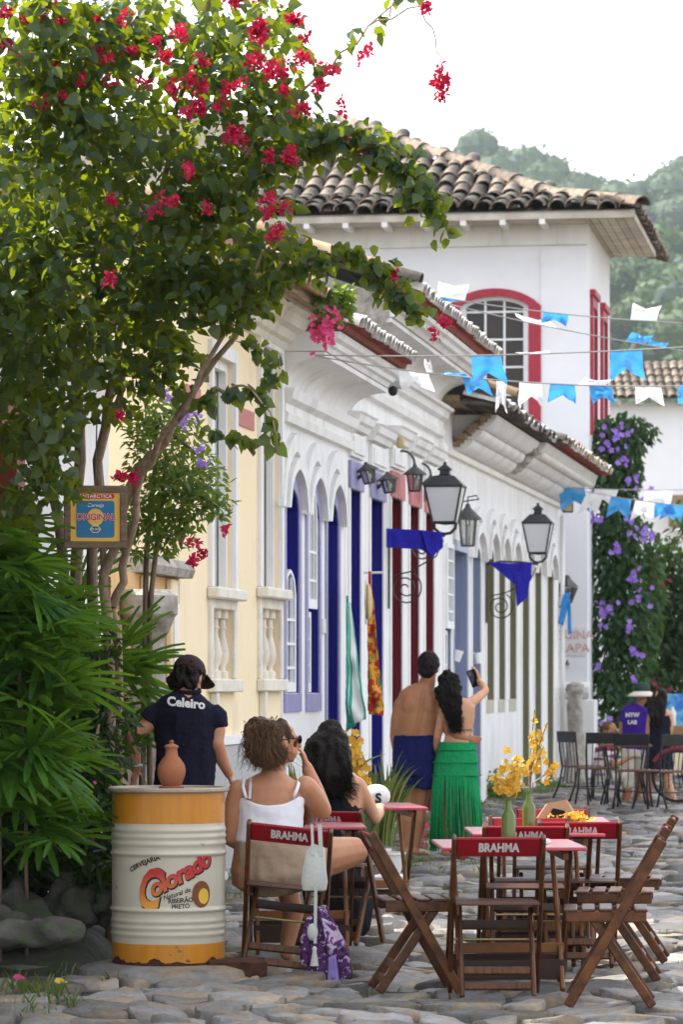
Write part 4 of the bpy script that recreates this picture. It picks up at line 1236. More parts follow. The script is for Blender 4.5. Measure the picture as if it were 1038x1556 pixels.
def bunting(label, ends, Y, sag, flags):
    a, b = P(*ends[0], Y), P(*ends[1], Y * 1.0)
    root = thing('bunting_string', a, label, 'bunting', 'strings of blue and white flags over the street')
    pts = []
    for k in range(25):
        t = k / 24; p = a.lerp(b, t); p.z -= sag * 4 * t * (1 - t); pts.append(p - a)
    m = MB(); m.tube(pts, .006, 5); m.build('cord', 'cord', root)
    for i, (fx, w_, hx, hy, colr, tw_) in enumerate(flags):
        s = F / Y
        t = (fx - ends[0][0]) / (ends[1][0] - ends[0][0])
        c = a.lerp(b, t); c.z -= sag * 4 * t * (1 - t); c = c - a
        du = (b - a).normalized() * (w_ / s / 2)
        hv_ = V((hx / s, tw_, -hy / s))
        mb = MB(); nn = 8; vs = []; fs = []
        for r in range(nn + 1):
            for k in range(nn + 1):
                u_ = -1 + 2 * k / nn; v_ = r / nn
                L = 1.0 - .42 * (1 - abs(u_)) * (1 if hy > 0 else .6)      # swallow tail
                p = c + du * u_ * (1 + .08 * v_) + hv_ * (v_ * L)
                rp_ = .06 * v_ * noise.noise(V((u_ * 1.6 + fx, v_ * 1.8, i)))
                p += V((rp_ * .5, rp_ * 2.2, rp_ * .4))
                vs.append(p)
        for r in range(nn):
            for k in range(nn):
                q_ = r * (nn + 1) + k; fs.append((q_, q_ + 1, q_ + nn + 2, q_ + nn + 1))
        mb.add(vs, fs); mb.build('flag', 'flag_blue' if colr == 'b' else 'flag_white', root, smooth=True, fix=False)
    return root
bunting('highest string of small flags crossing the red arched window', ((632, 446), (1120, 494)), 34.0, .06, [(655, 45, 22, 8, 'b', .05), (686, 42, 4, -26, 'w', .05), (845, 38, -2, 16, 'b', .1), (978, 40, 6, -26, 'w', .06), (1080, 40, 4, 34, 'b', .06)])
bunting('second string of flags sloping down to the right past the red window', ((632, 450), (1120, 545)), 35.0, .05, [(822, 50, -14, -14, 'w', .12), (965, 30, 14, -16, 'b', .1), (998, 28, 4, -10, 'b', .1), (1060, 40, 6, 34, 'w', .06)])
bunting('taut thin string with two large blue flags from the arched house eave', ((478, 540), (1120, 522)), 28.6, .04, [(739, 46, 6, 46, 'b', .05), (812, 46, 0, -6, 'w', .1), (952, 48, 2, 46, 'b', .05)])
bunting('lowest near string of many blue and white flags across the tall house', ((478, 541), (1120, 584)), 29.2, .10, [(628, 46, 8, 30, 'w', .05), (654, 10, -4, -22, 'w', .02), (695, 36, -6, -8, 'b', .1), (720, 36, 12, 26, 'b', .06), (762, 16, 0, 50, 'w', .05), (806, 34, 2, 36, 'w', .05), (855, 38, 0, 28, 'b', .05), (898, 40, 14, -12, 'w', .1), (912, 34, 8, 28, 'b', .06), (985, 40, 4, 28, 'w', .05), (1050, 40, 2, 30, 'b', .05)])
bunting('far string of flags running from the olive house cornice to the right', ((793, 735), (1120, 741)), 52.0, .06, [(806, 22, 2, 12, 'b', .06), (830, 20, 2, 14, 'w', .06), (868, 40, 8, 36, 'b', .05), (922, 36, -10, 26, 'w', .05), (1003, 40, -6, 24, 'w', .05), (1060, 36, 0, 30, 'b', .05)])
bunting('lowest far string of flags in front of the purple flowering vine', ((868, 742), (1120, 772)), 50.0, .06, [(905, 26, -14, 34, 'w', .05), (944, 32, -6, 32, 'b', .05), (982, 32, -6, 30, 'w', .05), (1008, 28, 2, 24, 'b', .05), (1025, 30, -6, 24, 'b', .05), (1075, 34, 0, 30, 'w', .05)])
# ================================================================ FURNITURE
pm('chair_wood', (0.125, 0.044, 0.011), (0.040, 0.013, 0.004), rough=0.42, scale=5, stretch=(14, 3, 3), bump=0.12, bscale=50, rand=0.22, spec=0.35)
pm('chair_dark', (0.048, 0.018, 0.010), (0.025, 0.010, 0.007), rough=0.38, scale=7, bump=0.12, rand=0.2, spec=0.5)
pm('seat_wood', (0.085, 0.033, 0.018), (0.05, 0.020, 0.012), rough=0.30, scale=6, bump=0.1, rand=0.15, spec=0.6)
pm('table_wood', (0.24, 0.10, 0.032), (0.15, 0.06, 0.02), rough=0.45, scale=7, bump=0.15, rand=0.1)
pm('red_paint', (0.26, 0.005, 0.014), (0.20, 0.004, 0.012), rough=0.45, spec=0.3, scale=6, bump=0.06, rand=0.1, dirt=(0.20, 0.02, 0.02), dscale=12, dlo=0.62, dhi=0.75)
pm('red_top', (0.42, 0.012, 0.035), (0.36, 0.010, 0.03), rough=0.40, scale=4, bump=0, spec=0.8, coat=1.0, crough=0.30)
pm('letter_white', (0.62, 0.60, 0.58), (0.50, 0.47, 0.46), rough=0.6, scale=60, bump=0)
pm('metal_rod', (0.45, 0.36, 0.16), rough=0.35, metal=0.8, bump=0)

def fold_chair():
    """Folding slatted chair facing local +y."""
    t = thing('folding_chair', (0, 0, 0), 'x', 'chair', 'wooden folding chairs around the red tables')
    for sx in (-1, 1):
        m = MB(); m.beam((sx * .213, -.225, .775), (sx * .213, .215, .0), .048, .022, (0, 1, .6)); m.build('back_leg', 'chair_wood', t, bevel=.006)
        m = MB(); m.beam((sx * .172, .10, .41), (sx * .172, -.18, .0), .044, .022, (0, 1, -.7)); m.build('front_leg', 'chair_wood', t, bevel=.006)
        m = MB(); m.beam((sx * .190, -.15, .418), (sx * .190, .225, .418), .055, .012, (0, 0, 1)); m.build('seat_rail', 'chair_wood', t, bevel=.005)
    for k in range(5):
        m = MB(); y = -.125 + k * .082; m.box((0, y, .449 - abs(k - 2) * .0015), (.405, .062, .013), Matrix.Rotation(random.uniform(-.01, .01), 3, 'X')); m.build('seat_slat', 'seat_wood', t, bevel=.004)
    d = (V((0, .215, 0)) - V((0, -.225, .775))).normalized()
    up = -d; nrm = V((0, -up.z, up.y))
    c = V((0, -.225, .775)) + d * .060
    R = Matrix((V((1, 0, 0)), nrm, up)).transposed()
    m = MB(); m.box(c - nrm * .0, (.404, .018, .104), R); bk = m.build('backrest', 'red_paint', t, bevel=.005)
    mt = Matrix.Translation(c + nrm * .0115) @ (Matrix((V((1, 0, 0)), up, nrm)).transposed().to_4x4())
    text_obj('lettering', 'BRAHMA', .066, 'letter_white', bk, mt @ Matrix.Diagonal((.72, 1, 1, 1)), bold=.0030, spacing=1.02)
    for (z, mat_, h_) in ((.055, 'chair_wood', .042), (.125, 'chair_wood', .042), (.335, 'chair_dark', .05)):
        y = -.18 + .28 * z / .41
        m = MB(); m.box((0, y - .004, z), (.324, .016, h_), Matrix.Rotation(-.6, 3, 'X')); m.build('cross_bar', mat_, t, bevel=.004)
    m = MB(); m.tube([V((-.2, -.225 + .44 * .66, .263)), V((.2, -.225 + .44 * .66, .263))], .006, 8); m.build('rod', 'metal_rod', t)
    return t
GZ = .045
chair0 = fold_chair(); chair_used = [False]
def chair(px, py_ground, rz, label, z=0.0, roll=0.0, pitch=0.0):
    """py_ground: photo row of the ground under the seat's middle."""
    Y = F * (CAMH - GZ) / (py_ground - HY)
    if chair_used[0]: o = copy_tree(chair0)
    else: o = chair0; chair_used[0] = True
    o.location = ((px - CX) * Y / F, Y, z)
    o.rotation_euler = (pitch, roll, rz)
    o['label'] = label
    return o
GZ = .045
chair(754, 1511, radians(1), 'empty folding chair nearest the camera with red backrest facing away', GZ)
chair(798, 1477, radians(-2), 'folding chair right behind the nearest one, between the two front red tables', GZ)
chair(808, 1462, radians(180), 'folding chair beyond the middle red table facing the camera', GZ)
chair(877, 1464, radians(0), 'folding chair at the right corner of the middle red table, backrest toward camera', GZ)
chair(838, 1434, radians(176), 'farthest folding chair with only its red backrest above the last table', GZ)
chair(933, 1523, radians(86), 'nearest of the three side-on folding chairs at the right', GZ)
chair(947, 1485, radians(84), 'middle of the three side-on folding chairs at the right', GZ)
chair(962, 1457, radians(83), 'farthest of the three side-on folding chairs at the right', GZ)
chair(625, 1502, radians(-84), 'empty folding chair seen from the side between the two groups of tables', GZ)
W1C = chair(424, 1475, radians(-5), 'folding chair with red backrest on which the woman in the white top sits', GZ, roll=radians(6))
chair(512, 1432, radians(-18), 'folding chair under the woman with long black hair', GZ)

def fold_table():
    t = thing('folding_table', (0, 0, 0), 'x', 'table', 'red topped folding tables on the cobbles')
    m = MB(); m.box((0, 0, .701), (.70, .92, .018)); tp = m.build('table_top', 'red_top', t, bevel=.004)
    for sx in (-1, 1):
        m = MB(); m.box((sx * .25, 0, .665), (.03, .80, .04)); m.build('top_batten', 'table_wood', t, bevel=.004)
        m = MB(); m.beam((sx * .285, -.30, .68), (sx * .285, .27, .0), .045, .022, (0, 1, .5)); m.build('leg', 'chair_wood', t, bevel=.005)
        m = MB(); m.beam((sx * .250, .30, .68), (sx * .250, -.27, .0), .045, .022, (0, 1, -.5)); m.build('leg', 'table_wood', t, bevel=.005)
    for y, z, mt_, h_ in ((-.19, .10, 'chair_dark', .10), (.19, .10, 'chair_dark', .10), (-.11, .20, 'table_wood', .05)):
        m = MB(); m.box((0, y, z), (.54, .018, h_)); m.build('cross_board', mt_, t, bevel=.004)
    return t
table0 = fold_table(); table_used = [False]
def table(px, Y, rz, label, z=GZ):
    if table_used[0]: o = copy_tree(table0)
    else: o = table0; table_used[0] = True
    o.location = ((px - CX) * Y / F, Y, z); o.rotation_euler = (0, 0, rz); o['label'] = label
    return o
table(771, 17.62, radians(2), 'nearest red topped table with the green bottle vase at right')
table(810, 19.2, radians(1), 'middle red topped table between the rows of folding chairs')
table(832, 20.65, radians(-1), 'farthest right-hand red table carrying the yellow flowers and paper bag')
table(458, 20.12, radians(2), 'red table in front of the woman in white with the beer glass')
table(556, 23.2, radians(6), 'red table by the potted plants with a white cap on it')
TOPZ = GZ + .7105

# ---- drum with pottery jug
pm('drum_white', (0.50, 0.455, 0.36), (0.45, 0.41, 0.32), rough=0.30, scale=4, bump=0.05, bscale=12, spec=0.5, coat=0.3, dirt=(0.16, 0.085, 0.04), dscale=11, dlo=0.655, dhi=0.70)
pm('drum_orange', (0.52, 0.21, 0.014), (0.45, 0.17, 0.011), rough=0.28, scale=5, stretch=(6, 6, .5), bump=0.05, spec=0.5, coat=0.3, dirt=(0.14, 0.06, 0.02), dscale=10, dlo=0.635, dhi=0.69)
pm('rust', (0.085, 0.035, 0.02), (0.035, 0.016, 0.012), rough=0.9, scale=20, bump=0.6, bscale=60)
pm('drum_lid', (0.40, 0.33, 0.26), (0.28, 0.23, 0.19), rough=0.5, scale=8, bump=0.2)
pm('terracotta', (0.34, 0.125, 0.06), (0.26, 0.09, 0.045), rough=0.75, scale=7, bump=0.15, bscale=60)
pm('logo_black', (0.02, 0.015, 0.012), rough=0.5, bump=0)
pm('logo_brown', (0.20, 0.065, 0.025), (0.15, 0.05, 0.02), rough=0.5, scale=30, bump=0)
pm('logo_yellow', (0.72, 0.47, 0.06), rough=0.5, bump=0)
gm, N, K = newmat('logo_fade')
o_ = N.new('ShaderNodeOutputMaterial'); b_ = N.new('ShaderNodeBsdfPrincipled'); t_ = N.new('ShaderNodeTexCoord'); sx_ = N.new('ShaderNodeSeparateXYZ'); r_ = N.new('ShaderNodeMapRange'); c_ = N.new('ShaderNodeValToRGB')
r_.inputs['From Min'].default_value = .28; r_.inputs['From Max'].default_value = .47
c_.color_ramp.elements[0].color = (0.72, 0.36, 0.03, 1); c_.color_ramp.elements[1].color = (0.42, 0.015, 0.015, 1)
e_ = c_.color_ramp.elements.new(.5); e_.color = (0.52, 0.12, 0.02, 1)
K.new(t_.outputs['Object'], sx_.inputs[0]); K.new(sx_.outputs['Z'], r_.inputs[0]); K.new(r_.outputs[0], c_.inputs[0]); K.new(c_.outputs[0], b_.inputs['Base Color']); K.new(b_.outputs[0], o_.inputs[0]); b_.inputs['Roughness'].default_value = .4
DY = 18.35
DB = P(256, 1040, DY); DB.z = 0.112
drum = thing('oil_drum', DB, 'orange and cream painted steel drum used as a bar table', 'barrel')
RD, HD = .292, .88
sD = F / (DY - RD)
def zD(py): return (CAMH - (py - HY) / sD) - DB.z
prof_w = []
z = zD(1435)
zt_ = zD(1252)
for k in range(101):
    zz = z + (zt_ - z) * k / 100
    r = RD
    for zc, a, w_ in ((zD(1298), .011, .010), (zD(1384), .011, .010)):
        r += a * math.exp(-((zz - zc) / w_) ** 2)
    for zc in (zD(1262), zD(1272), zD(1283), zD(1401), zD(1411), zD(1421)):
        r += .006 * math.exp(-((zz - zc) / .011) ** 2)
    prof_w.append((r, zz))
m = MB(); m.lathe(prof_w, 64, cap=False); m.build('body', 'drum_white', drum, smooth=True)
m = MB(); m.lathe([(RD, zt_), (RD, HD)], 64, cap=False); m.build('upper_band', 'drum_orange', drum, smooth=True)
# lower band: its bottom edge eaten by rust
m = MB(); n_ = 160; vs = []
ru = MB(); vr = []
for k in range(n_):
    t = 2 * pi * k / n_
    e = .010 + .045 * max(0, noise.noise(V((cos(t) * 3.1, sin(t) * 3.1, 2.0))) + .12) + .018 * max(0, noise.noise(V((cos(t) * 14, sin(t) * 14, 5.0))))
    vs += [V((RD * cos(t), RD * sin(t), e)), V((RD * cos(t), RD * sin(t), z))]
    q_ = .0012 if e > .016 else 0
    vr += [V(((RD - .003) * cos(t), (RD - .003) * sin(t), -.004)), V(((RD - .003) * cos(t), (RD - .003) * sin(t), .11))]
fs = [(2 * k, 2 * ((k + 1) % n_), 2 * ((k + 1) % n_) + 1, 2 * k + 1) for k in range(n_)]
m.add(vs, fs); m.build('lower_band', 'drum_orange', drum, smooth=True)
ru.add(vr, fs); ru.build('rusty_foot', 'rust', drum, smooth=True)
m = MB(); m.lathe([(.001, HD - .004), (.305, HD - .004), (.314, HD + .004), (.314, HD + .016), (.306, HD + .022), (.290, HD + .020), (.286, HD + .012), (.001, HD + .012)], 64); m.build('lid', 'drum_lid', drum, smooth='auto')
def drum_wrap(px0, py0, rot=0.0, k=1.0, bend=0.0, off=.0025):
    """Map flat lettering (x right, y up, metres) onto the drum's near side around a photo position."""
    u0 = math.asin(max(-1, min(1, (px0 - 256) / sD / RD))) * RD; w0 = zD(py0)
    cr, sr = cos(rot), sin(rot)
    def fn(c):
        c = V((c.x * k, c.y, 0))
        y = c.y + bend * c.x * c.x
        x, y = c.x * cr - y * sr, c.x * sr + y * cr
        a = -pi / 2 + (u0 + x) / (RD + off)
        return V(((RD + off) * cos(a), (RD + off) * sin(a), w0 + y))
    return fn
text_obj('lettering', 'CERVEJARIA', .034, 'logo_black', drum, fn=drum_wrap(222, 1311, radians(22), bend=-.7), bold=.0012)
for mt_, off_, dx, dy in (('logo_black', .0020, 1.2, 1.2), ('logo_fade', .0034, 0, 0)):
    text_obj('lettering', 'C', .285, mt_, drum, fn=drum_wrap(230 + dx, 1353 + dy, radians(-8), k=.60, off=off_), bold=.010 if mt_ == 'logo_fade' else .016, shear=.12)
    text_obj('lettering', 'olorado', .125, mt_, drum, fn=drum_wrap(279 + dx, 1328 + dy, radians(27), off=off_ + .0006), bold=.0045 if mt_ == 'logo_fade' else .008, shear=.28, spacing=.92)
text_obj('lettering', 'Natural de', .034, 'logo_black', drum, fn=drum_wrap(273, 1358, radians(17)), bold=.0004, shear=.2)
text_obj('lettering', 'RIBEIRÃO', .034, 'logo_black', drum, fn=drum_wrap(279, 1368, radians(3)), bold=.0004, spacing=.9)
text_obj('lettering', 'PRETO', .034, 'logo_black', drum, fn=drum_wrap(279, 1377, radians(3)), bold=.0004, spacing=.9)
def blob_on_drum(name, mat_, pts, px0, py0, off):
    f = drum_wrap(px0, py0, 0, off=off)
    m = MB(); n = len(pts)
    for k in range(n): pass
    vs = [f(V((0, 0, 0)))] + [f(V((x * .5, y * .5, 0))) for x, y in pts] + [f(V((x, y, 0))) for x, y in pts]
    fs = [(0, 1 + k, 1 + (k + 1) % n) for k in range(n)] + [(1 + k, 1 + n + k, 1 + n + (k + 1) % n, 1 + (k + 1) % n) for k in range(n)]
    m.add(vs, fs); m.build(name, mat_, drum, smooth=True)
oval = lambda a, b, n=28, sk=0: [(a * cos(2 * pi * k / n), b * sin(2 * pi * k / n)) for k in range(n)]
blob_on_drum('emblem', 'logo_brown', oval(.056, .068), 310, 1359, .003)
blob_on_drum('emblem_centre', 'logo_yellow', oval(.032, .040), 313, 1362, .0042)
slab = thing('stone_slab', V((DB.x, DB.y, 0)), 'flat rock slab under the painted drum', 'rock')
def rock_mesh(R, seed, flat_=1.0, n=18, m_=10, rough_=.25):
    mb = MB(); mb.ball((0, 0, 0), R, n, m_)
    mb.v = [v_ * (1 + rough_ * noise.noise(v_.normalized() * 1.7 + V((seed, 0, 0))) + .10 * noise.noise(v_.normalized() * 5 + V((seed, 3, 0))) + .05 * noise.noise(v_.normalized() * 13 + V((seed, 9, 0)))) for v_ in mb.v]
    return mb
mb = MB(); mb.lathe([(.46, -.02), (.48, .04), (.46, .085), (.38, .110), (.001, .111)], 22); mb.v = [V((v_.x * (1 + .14 * noise.noise(V((v_.x * 3, v_.y * 3, 1)))), v_.y * (1 + .14 * noise.noise(V((v_.x * 3, v_.y * 3, 7)))), v_.z)) for v_ in mb.v]
mb.build('slab', 'stone', slab, smooth='auto')
mb = MB(); mb.box((.36, -.12, .085), (.30, .22, .10)); mb.build('rusty_block', 'rust', slab, bevel=.01)
jug = thing('clay_jug', V((DB.x + (262 - 256) / sD, DB.y - .10, DB.z + HD + .012)), 'terracotta water jug with knobbed lid standing on the drum', 'jug')
m = MB(); m.lathe([(.001, .001), (.062, .0), (.066, .012), (.060, .016)], 28); m.build('saucer', 'terracotta', jug, smooth='auto')
m = MB(); m.lathe([(.045, .016), (.055, .03), (.070, .07), (.0735, .095), (.068, .125), (.048, .155), (.034, .172), (.030, .195), (.031, .212), (.001, .212)], 32); m.build('body', 'terracotta', jug, smooth='auto')
m = MB(); m.lathe([(.036, .212), (.037, .220), (.026, .228), (.010, .234), (.009, .238), (.013, .244), (.008, .251), (.001, .252)], 24); m.build('lid', 'terracotta', jug, smooth='auto')

# ---- framed beer sign in the tree
SY = 18.6
sg = thing('beer_sign', P(145, 833, SY), 'square beer sign in weathered wooden frame hanging in the bougainvillea', 'sign', None)
sS = F / SY; q_ = 1 / sS
sg.rotation_euler = (0, 0, radians(6))
pm('frame_wood', (0.21, 0.145, 0.095), (0.11, 0.075, 0.05), rough=0.8, scale=6, stretch=(1, 1, 6), bump=0.3, bscale=40)
pm('sign_yellow', (0.72, 0.42, 0.06), (0.68, 0.39, 0.055), rough=0.35, bump=0.02)
pm('sign_blue', (0.012, 0.15, 0.32), (0.012, 0.13, 0.28), rough=0.35, bump=0.02)
pm('sign_red', (0.55, 0.02, 0.02), rough=0.35, bump=0)
pm('sign_white', (0.75, 0.73, 0.70), rough=0.4, bump=0)
pm('sign_green', (0.02, 0.10, 0.06), rough=0.4, bump=0)
W_ = 48 * q_; H_ = 95 * q_; f_ = 10.5 * q_
for (a, b, c, d) in ((-W_, W_, 0, f_), (-W_, W_, H_ - f_, H_), (-W_, -W_ + f_, f_, H_ - f_), (W_ - f_, W_, f_, H_ - f_)):
    m = MB(); m.bx(a, b, -.015, .03, c, d); m.build('frame_board', 'frame_wood', sg, bevel=.004)
m = MB(); m.bx(-W_ + f_, W_ - f_, .0, .012, f_, H_ - f_); m.build('board', 'sign_yellow', sg)
def rrect(w_, h_, r, n=6):
    pts = []
    for cx, cy, a0 in ((w_ - r, h_ - r, 0), (-w_ + r, h_ - r, pi / 2), (-w_ + r, -h_ + r, pi), (w_ - r, -h_ + r, 3 * pi / 2)):
        for k in range(n + 1): pts.append((cx + r * cos(a0 + pi / 2 * k / n), cy + r * sin(a0 + pi / 2 * k / n)))
    return pts
def flat_on_sign(name, mat_, pts, cx, cz_, y): 
    m = MB(); m.add([(cx + x, y, cz_ + z) for x, z in pts], [tuple(range(len(pts)))]); m.build(name, mat_, sg)
flat_on_sign('blue_field', 'sign_blue', rrect(29 * q_, 28 * q_, 4 * q_), 0, 44 * q_, -.002)
flat_on_sign('red_strip', 'sign_red', rrect(29 * q_, 3.8 * q_, 3.6 * q_), 0, 79 * q_, -.002)
flat_on_sign('yellow_disc', 'sign_yellow', oval(12.5 * q_, 13 * q_), 0, 47 * q_, -.004)
flat_on_sign('hexagon', 'sign_white', [(-8.5 * q_, 0), (-4 * q_, -5.5 * q_), (4 * q_, -5.5 * q_), (8.5 * q_, 0), (4 * q_, 5.5 * q_), (-4 * q_, 5.5 * q_)], 0, 29 * q_, -.0045)
flat_on_sign('hexagon_field', 'sign_green', [(-7.2 * q_, 0), (-3.6 * q_, -4.4 * q_), (3.6 * q_, -4.4 * q_), (7.2 * q_, 0), (3.6 * q_, 4.4 * q_), (-3.6 * q_, 4.4 * q_)], 0, 29 * q_, -.0055)
def sign_text(body, size, mat_, cx, cz_, y, **kw): text_obj('lettering', body, size, mat_, sg, Matrix.Translation(V((cx, y, cz_))) @ Matrix.Rotation(pi / 2, 4, 'X'), **kw)
sign_text('ANTARCTICA', 7.5 * q_, 'sign_white', 0, 78.8 * q_, -.005, bold=.0004, spacing=1.08)
sign_text('Cerveja', 8 * q_, 'sign_white', 0, 65 * q_, -.0045, shear=.2)
sign_text('ORIGINAL', 14 * q_, 'sign_white', 0, 47 * q_, -.0062, bold=.0026, spacing=.92)
sign_text('ORIGINAL', 14 * q_, 'sign_red', 0, 47 * q_, -.0078, bold=.0008, spacing=.92)
sign_text('PILSEN', 4.6 * q_, 'sign_white', 0, 28.8 * q_, -.0070, bold=.0002)
m = MB(); m.tube([V((0, .02, H_)), V((.01, .05, H_ + .35))], .004, 5); m.build('hanging_wire', 'iron_grey', sg)
# chalk board at the left house
cb = thing('chalk_board', P(40, 905, 20.4), 'dark chalk menu board at the left house behind the palm leaves', 'board')
m = MB(); m.box((0, 0, .22), (.14, .03, .55)); m.build('board', 'ink', cb)
for k in range(6):
    m = MB(); m.box((random.uniform(-.01, .01), -.018, .40 - k * .07), (.09, .002, .012)); m.build('chalk_mark', 'letter_white', cb)

# ---- things on the tables
glassmat('bottle_green', (0.22, 0.34, 0.03), 0.10, 0.08)
pm('bottle_body', (0.10, 0.15, 0.015), (0.06, 0.10, 0.01), rough=0.12, scale=4, bump=0, spec=0.7)
leafmat('petal_yellow', (0.62, 0.37, 0.02), (0.70, 0.48, 0.06), trans=(0.6, 0.38, 0.03), tw=0.35, rough=0.5, gloss=0.03)
def flower(mb, c, r, nrm, n=5, cup=.35):
    a, b = perp(nrm); nrm = nrm.normalized()
    for k in range(n):
        t = 2 * pi * k / n + random.uniform(-.2, .2)
        d = a * cos(t) + b * sin(t); e = -a * sin(t) + b * cos(t)
        tip = c + d * r + nrm * r * cup; md = c + d * r * .55 + nrm * r * cup * .35
        mb.add([c, md - e * r * .42, tip, md + e * r * .42], [(0, 1, 2, 3)])
rv = random.Random(11)
def vase(px, py_base, Y, hgt, rad, label, spray):
    base = P(px, py_base, Y); base.z = TOPZ
    v = thing('bottle_vase', base, label, 'vase', 'green bottles holding yellow flowers')
    m = MB(); m.lathe([(rad, 0), (rad, hgt * .55), (rad * .9, hgt * .63), (rad * .45, hgt * .76), (rad * .38, hgt * .95), (rad * .45, hgt * .96), (rad * .45, hgt)], 20); m.build('bottle', 'bottle_body', v, smooth='auto')
    fl_ = thing('flower_spray', base + V((0, 0, hgt)), spray[0], 'flowers', 'sprays of yellow flowers in bottles')
    st = MB(); fm_ = MB()
    for (dx, dz, n_, sp) in spray[1]:
        tip = V((dx, rv.uniform(-.04, .04), dz))
        pts = [V((0, 0, -hgt * .6)), V((dx * .15, 0, dz * .35)), V((dx * .6, 0, dz * .7)), tip]
        st.tube(pts, .0035, 5)
        for _ in range(n_):
            t = rv.uniform(.35, 1.0)
            p = pts[1].lerp(tip, t) + V((rv.gauss(0, sp), rv.gauss(0, sp), rv.gauss(0, sp)))
            flower(fm_, p, rv.uniform(.015, .026), V((rv.gauss(0, 1), rv.gauss(-1, .8), rv.gauss(.2, .6))))
    tag(st.build('stems', 'olive', fl_), kind='stuff'); tag(fm_.build('blossoms', 'petal_yellow', fl_, fix=False), kind='stuff')
vase(773, 1275, 17.75, .215, .036, 'dark green bottle on the nearest red table with a dense yellow spray', ('dense bunch of yellow flowers in the nearer bottle', [(.02, .16, 26, .032), (-.03, .10, 22, .028), (.0, .05, 18, .03), (.05, .20, 14, .02)]))
vase(804, 1262, 19.2, .21, .036, 'bright green bottle on the middle red table with tall flower stems', ('tall loose stems of yellow flowers in the farther bottle', [(.05, .34, 14, .02), (.08, .24, 14, .022), (.15, .13, 12, .02), (.02, .16, 14, .022), (.03, .44, 3, .008), (.10, .37, 3, .01)]))
pm('kraft', (0.40, 0.27, 0.16), (0.34, 0.22, 0.13), rough=0.8, scale=8, bump=0.2)
pb = thing('paper_bag', V(((845 - CX) * 20.5 / F, 20.5, TOPZ)), 'folded brown paper bag standing on the farthest red table', 'bag')
m = MB(); m.add([(-.13, -.06, 0), (.12, -.06, 0), (.15, .07, 0), (-.10, .07, 0), (-.06, -.045, .10), (.06, -.04, .125), (.07, .05, .115), (-.05, .05, .105)], [(0, 1, 5, 4), (1, 2, 6, 5), (2, 3, 7, 6), (3, 0, 4, 7), (0, 3, 2, 1)]); m.build('bag', 'kraft', pb, bevel=.006)
m = MB(); m.add([(-.07, -.068, .004), (.07, -.068, .004), (.045, -.058, .06), (-.02, -.056, .075)], [(0, 1, 2, 3)]); m.build('opening', 'dark_inside', pb)
ch_ = thing('flower_pile', V(((872 - CX) * 20.4 / F, 20.35, TOPZ)), 'heap of loose yellow petals beside the paper bag', 'flowers')
fm_ = MB()
for _ in range(60): flower(fm_, V((rv.gauss(0, .045), rv.gauss(0, .04), abs(rv.gauss(.02, .018)))), rv.uniform(.015, .025), V((rv.gauss(0, 1), rv.gauss(-.5, 1), 1)))
tag(fm_.build('petals', 'petal_yellow', ch_, fix=False), kind='stuff')
pp = thing('napkin', V(((823 - CX) * 17.5 / F, 17.5, TOPZ)), 'crumpled paper napkin on the nearest red table', 'napkin')
m = rock_mesh((.038, .03, .016), 4, rough_=.6); m.v = [v_ + V((0, 0, .012)) for v_ in m.v]; m.build('paper', 'sign_white', pp)
# beer glass
glassmat('clear_glass', (0.95, 0.97, 0.97), 0.05, 0.03)
pm('beer', (0.55, 0.16, 0.02), (0.45, 0.12, 0.015), rough=0.05, bump=0, trans=0.5, ior=1.33)
pm('foam', (0.80, 0.76, 0.66), rough=0.9)
bg_ = thing('beer_glass', V(((470 - CX) * 19.8 / F, 19.8, TOPZ)), 'glass of amber beer on the red table before the woman in white', 'glass')
m = MB(); m.lathe([(.036, .0), (.045, .155)], 24, cap=False); m.lathe([(.034, .004), (.043, .155)], 24, cap=False); m.build('glass', 'clear_glass', bg_, smooth='auto')
m = MB(); m.lathe([(.033, .006), (.0405, .110)], 24); m.build('beer', 'beer', bg_, smooth='auto')
m = MB(); m.lathe([(.0407, .1105), (.0415, .124)], 24); m.build('foam', 'foam', bg_, smooth='auto')
# white cap with a letter
cp = thing('white_cap', V(((572 - CX) * 22.85 / F, 22.85, TOPZ + .02)), 'white baseball cap with black letter lying by the dark haired woman', 'cap')
pm('cap_white', (0.78, 0.77, 0.76), rough=0.8, bump=0.3, bscale=50)
m = MB(); m.ball((0, 0, 0.04), (.105, .09, .085), 18, 10); m.v = [V((v_.x, v_.y, max(v_.z, -.02))) for v_ in m.v]; m.v = [Matrix.Rotation(radians(-18), 3, 'Y') @ v_ for v_ in m.v]; m.build('crown', 'cap_white', cp, smooth=True)
m = MB(); vs = []
for k in range(9):
    t = -1.2 + 2.4 * k / 8
    vs += [V((-.06 - .03 * cos(t), .075 * sin(t), -.005)), V((-.10 - .07 * cos(t), .085 * sin(t), -.03))]
m.add(vs, [(2 * k, 2 * k + 1, 2 * k + 3, 2 * k + 2) for k in range(8)]); o = m.build('brim', 'cap_white', cp, smooth=True, fix=False); solid(o, .004)
text_obj('lettering', 'S', .085, 'ink', cp, fn=lambda c: V((.012 + c.x, -.092 + .9 * (c.x ** 2 + c.y ** 2), .035 + c.y)), bold=.0035)

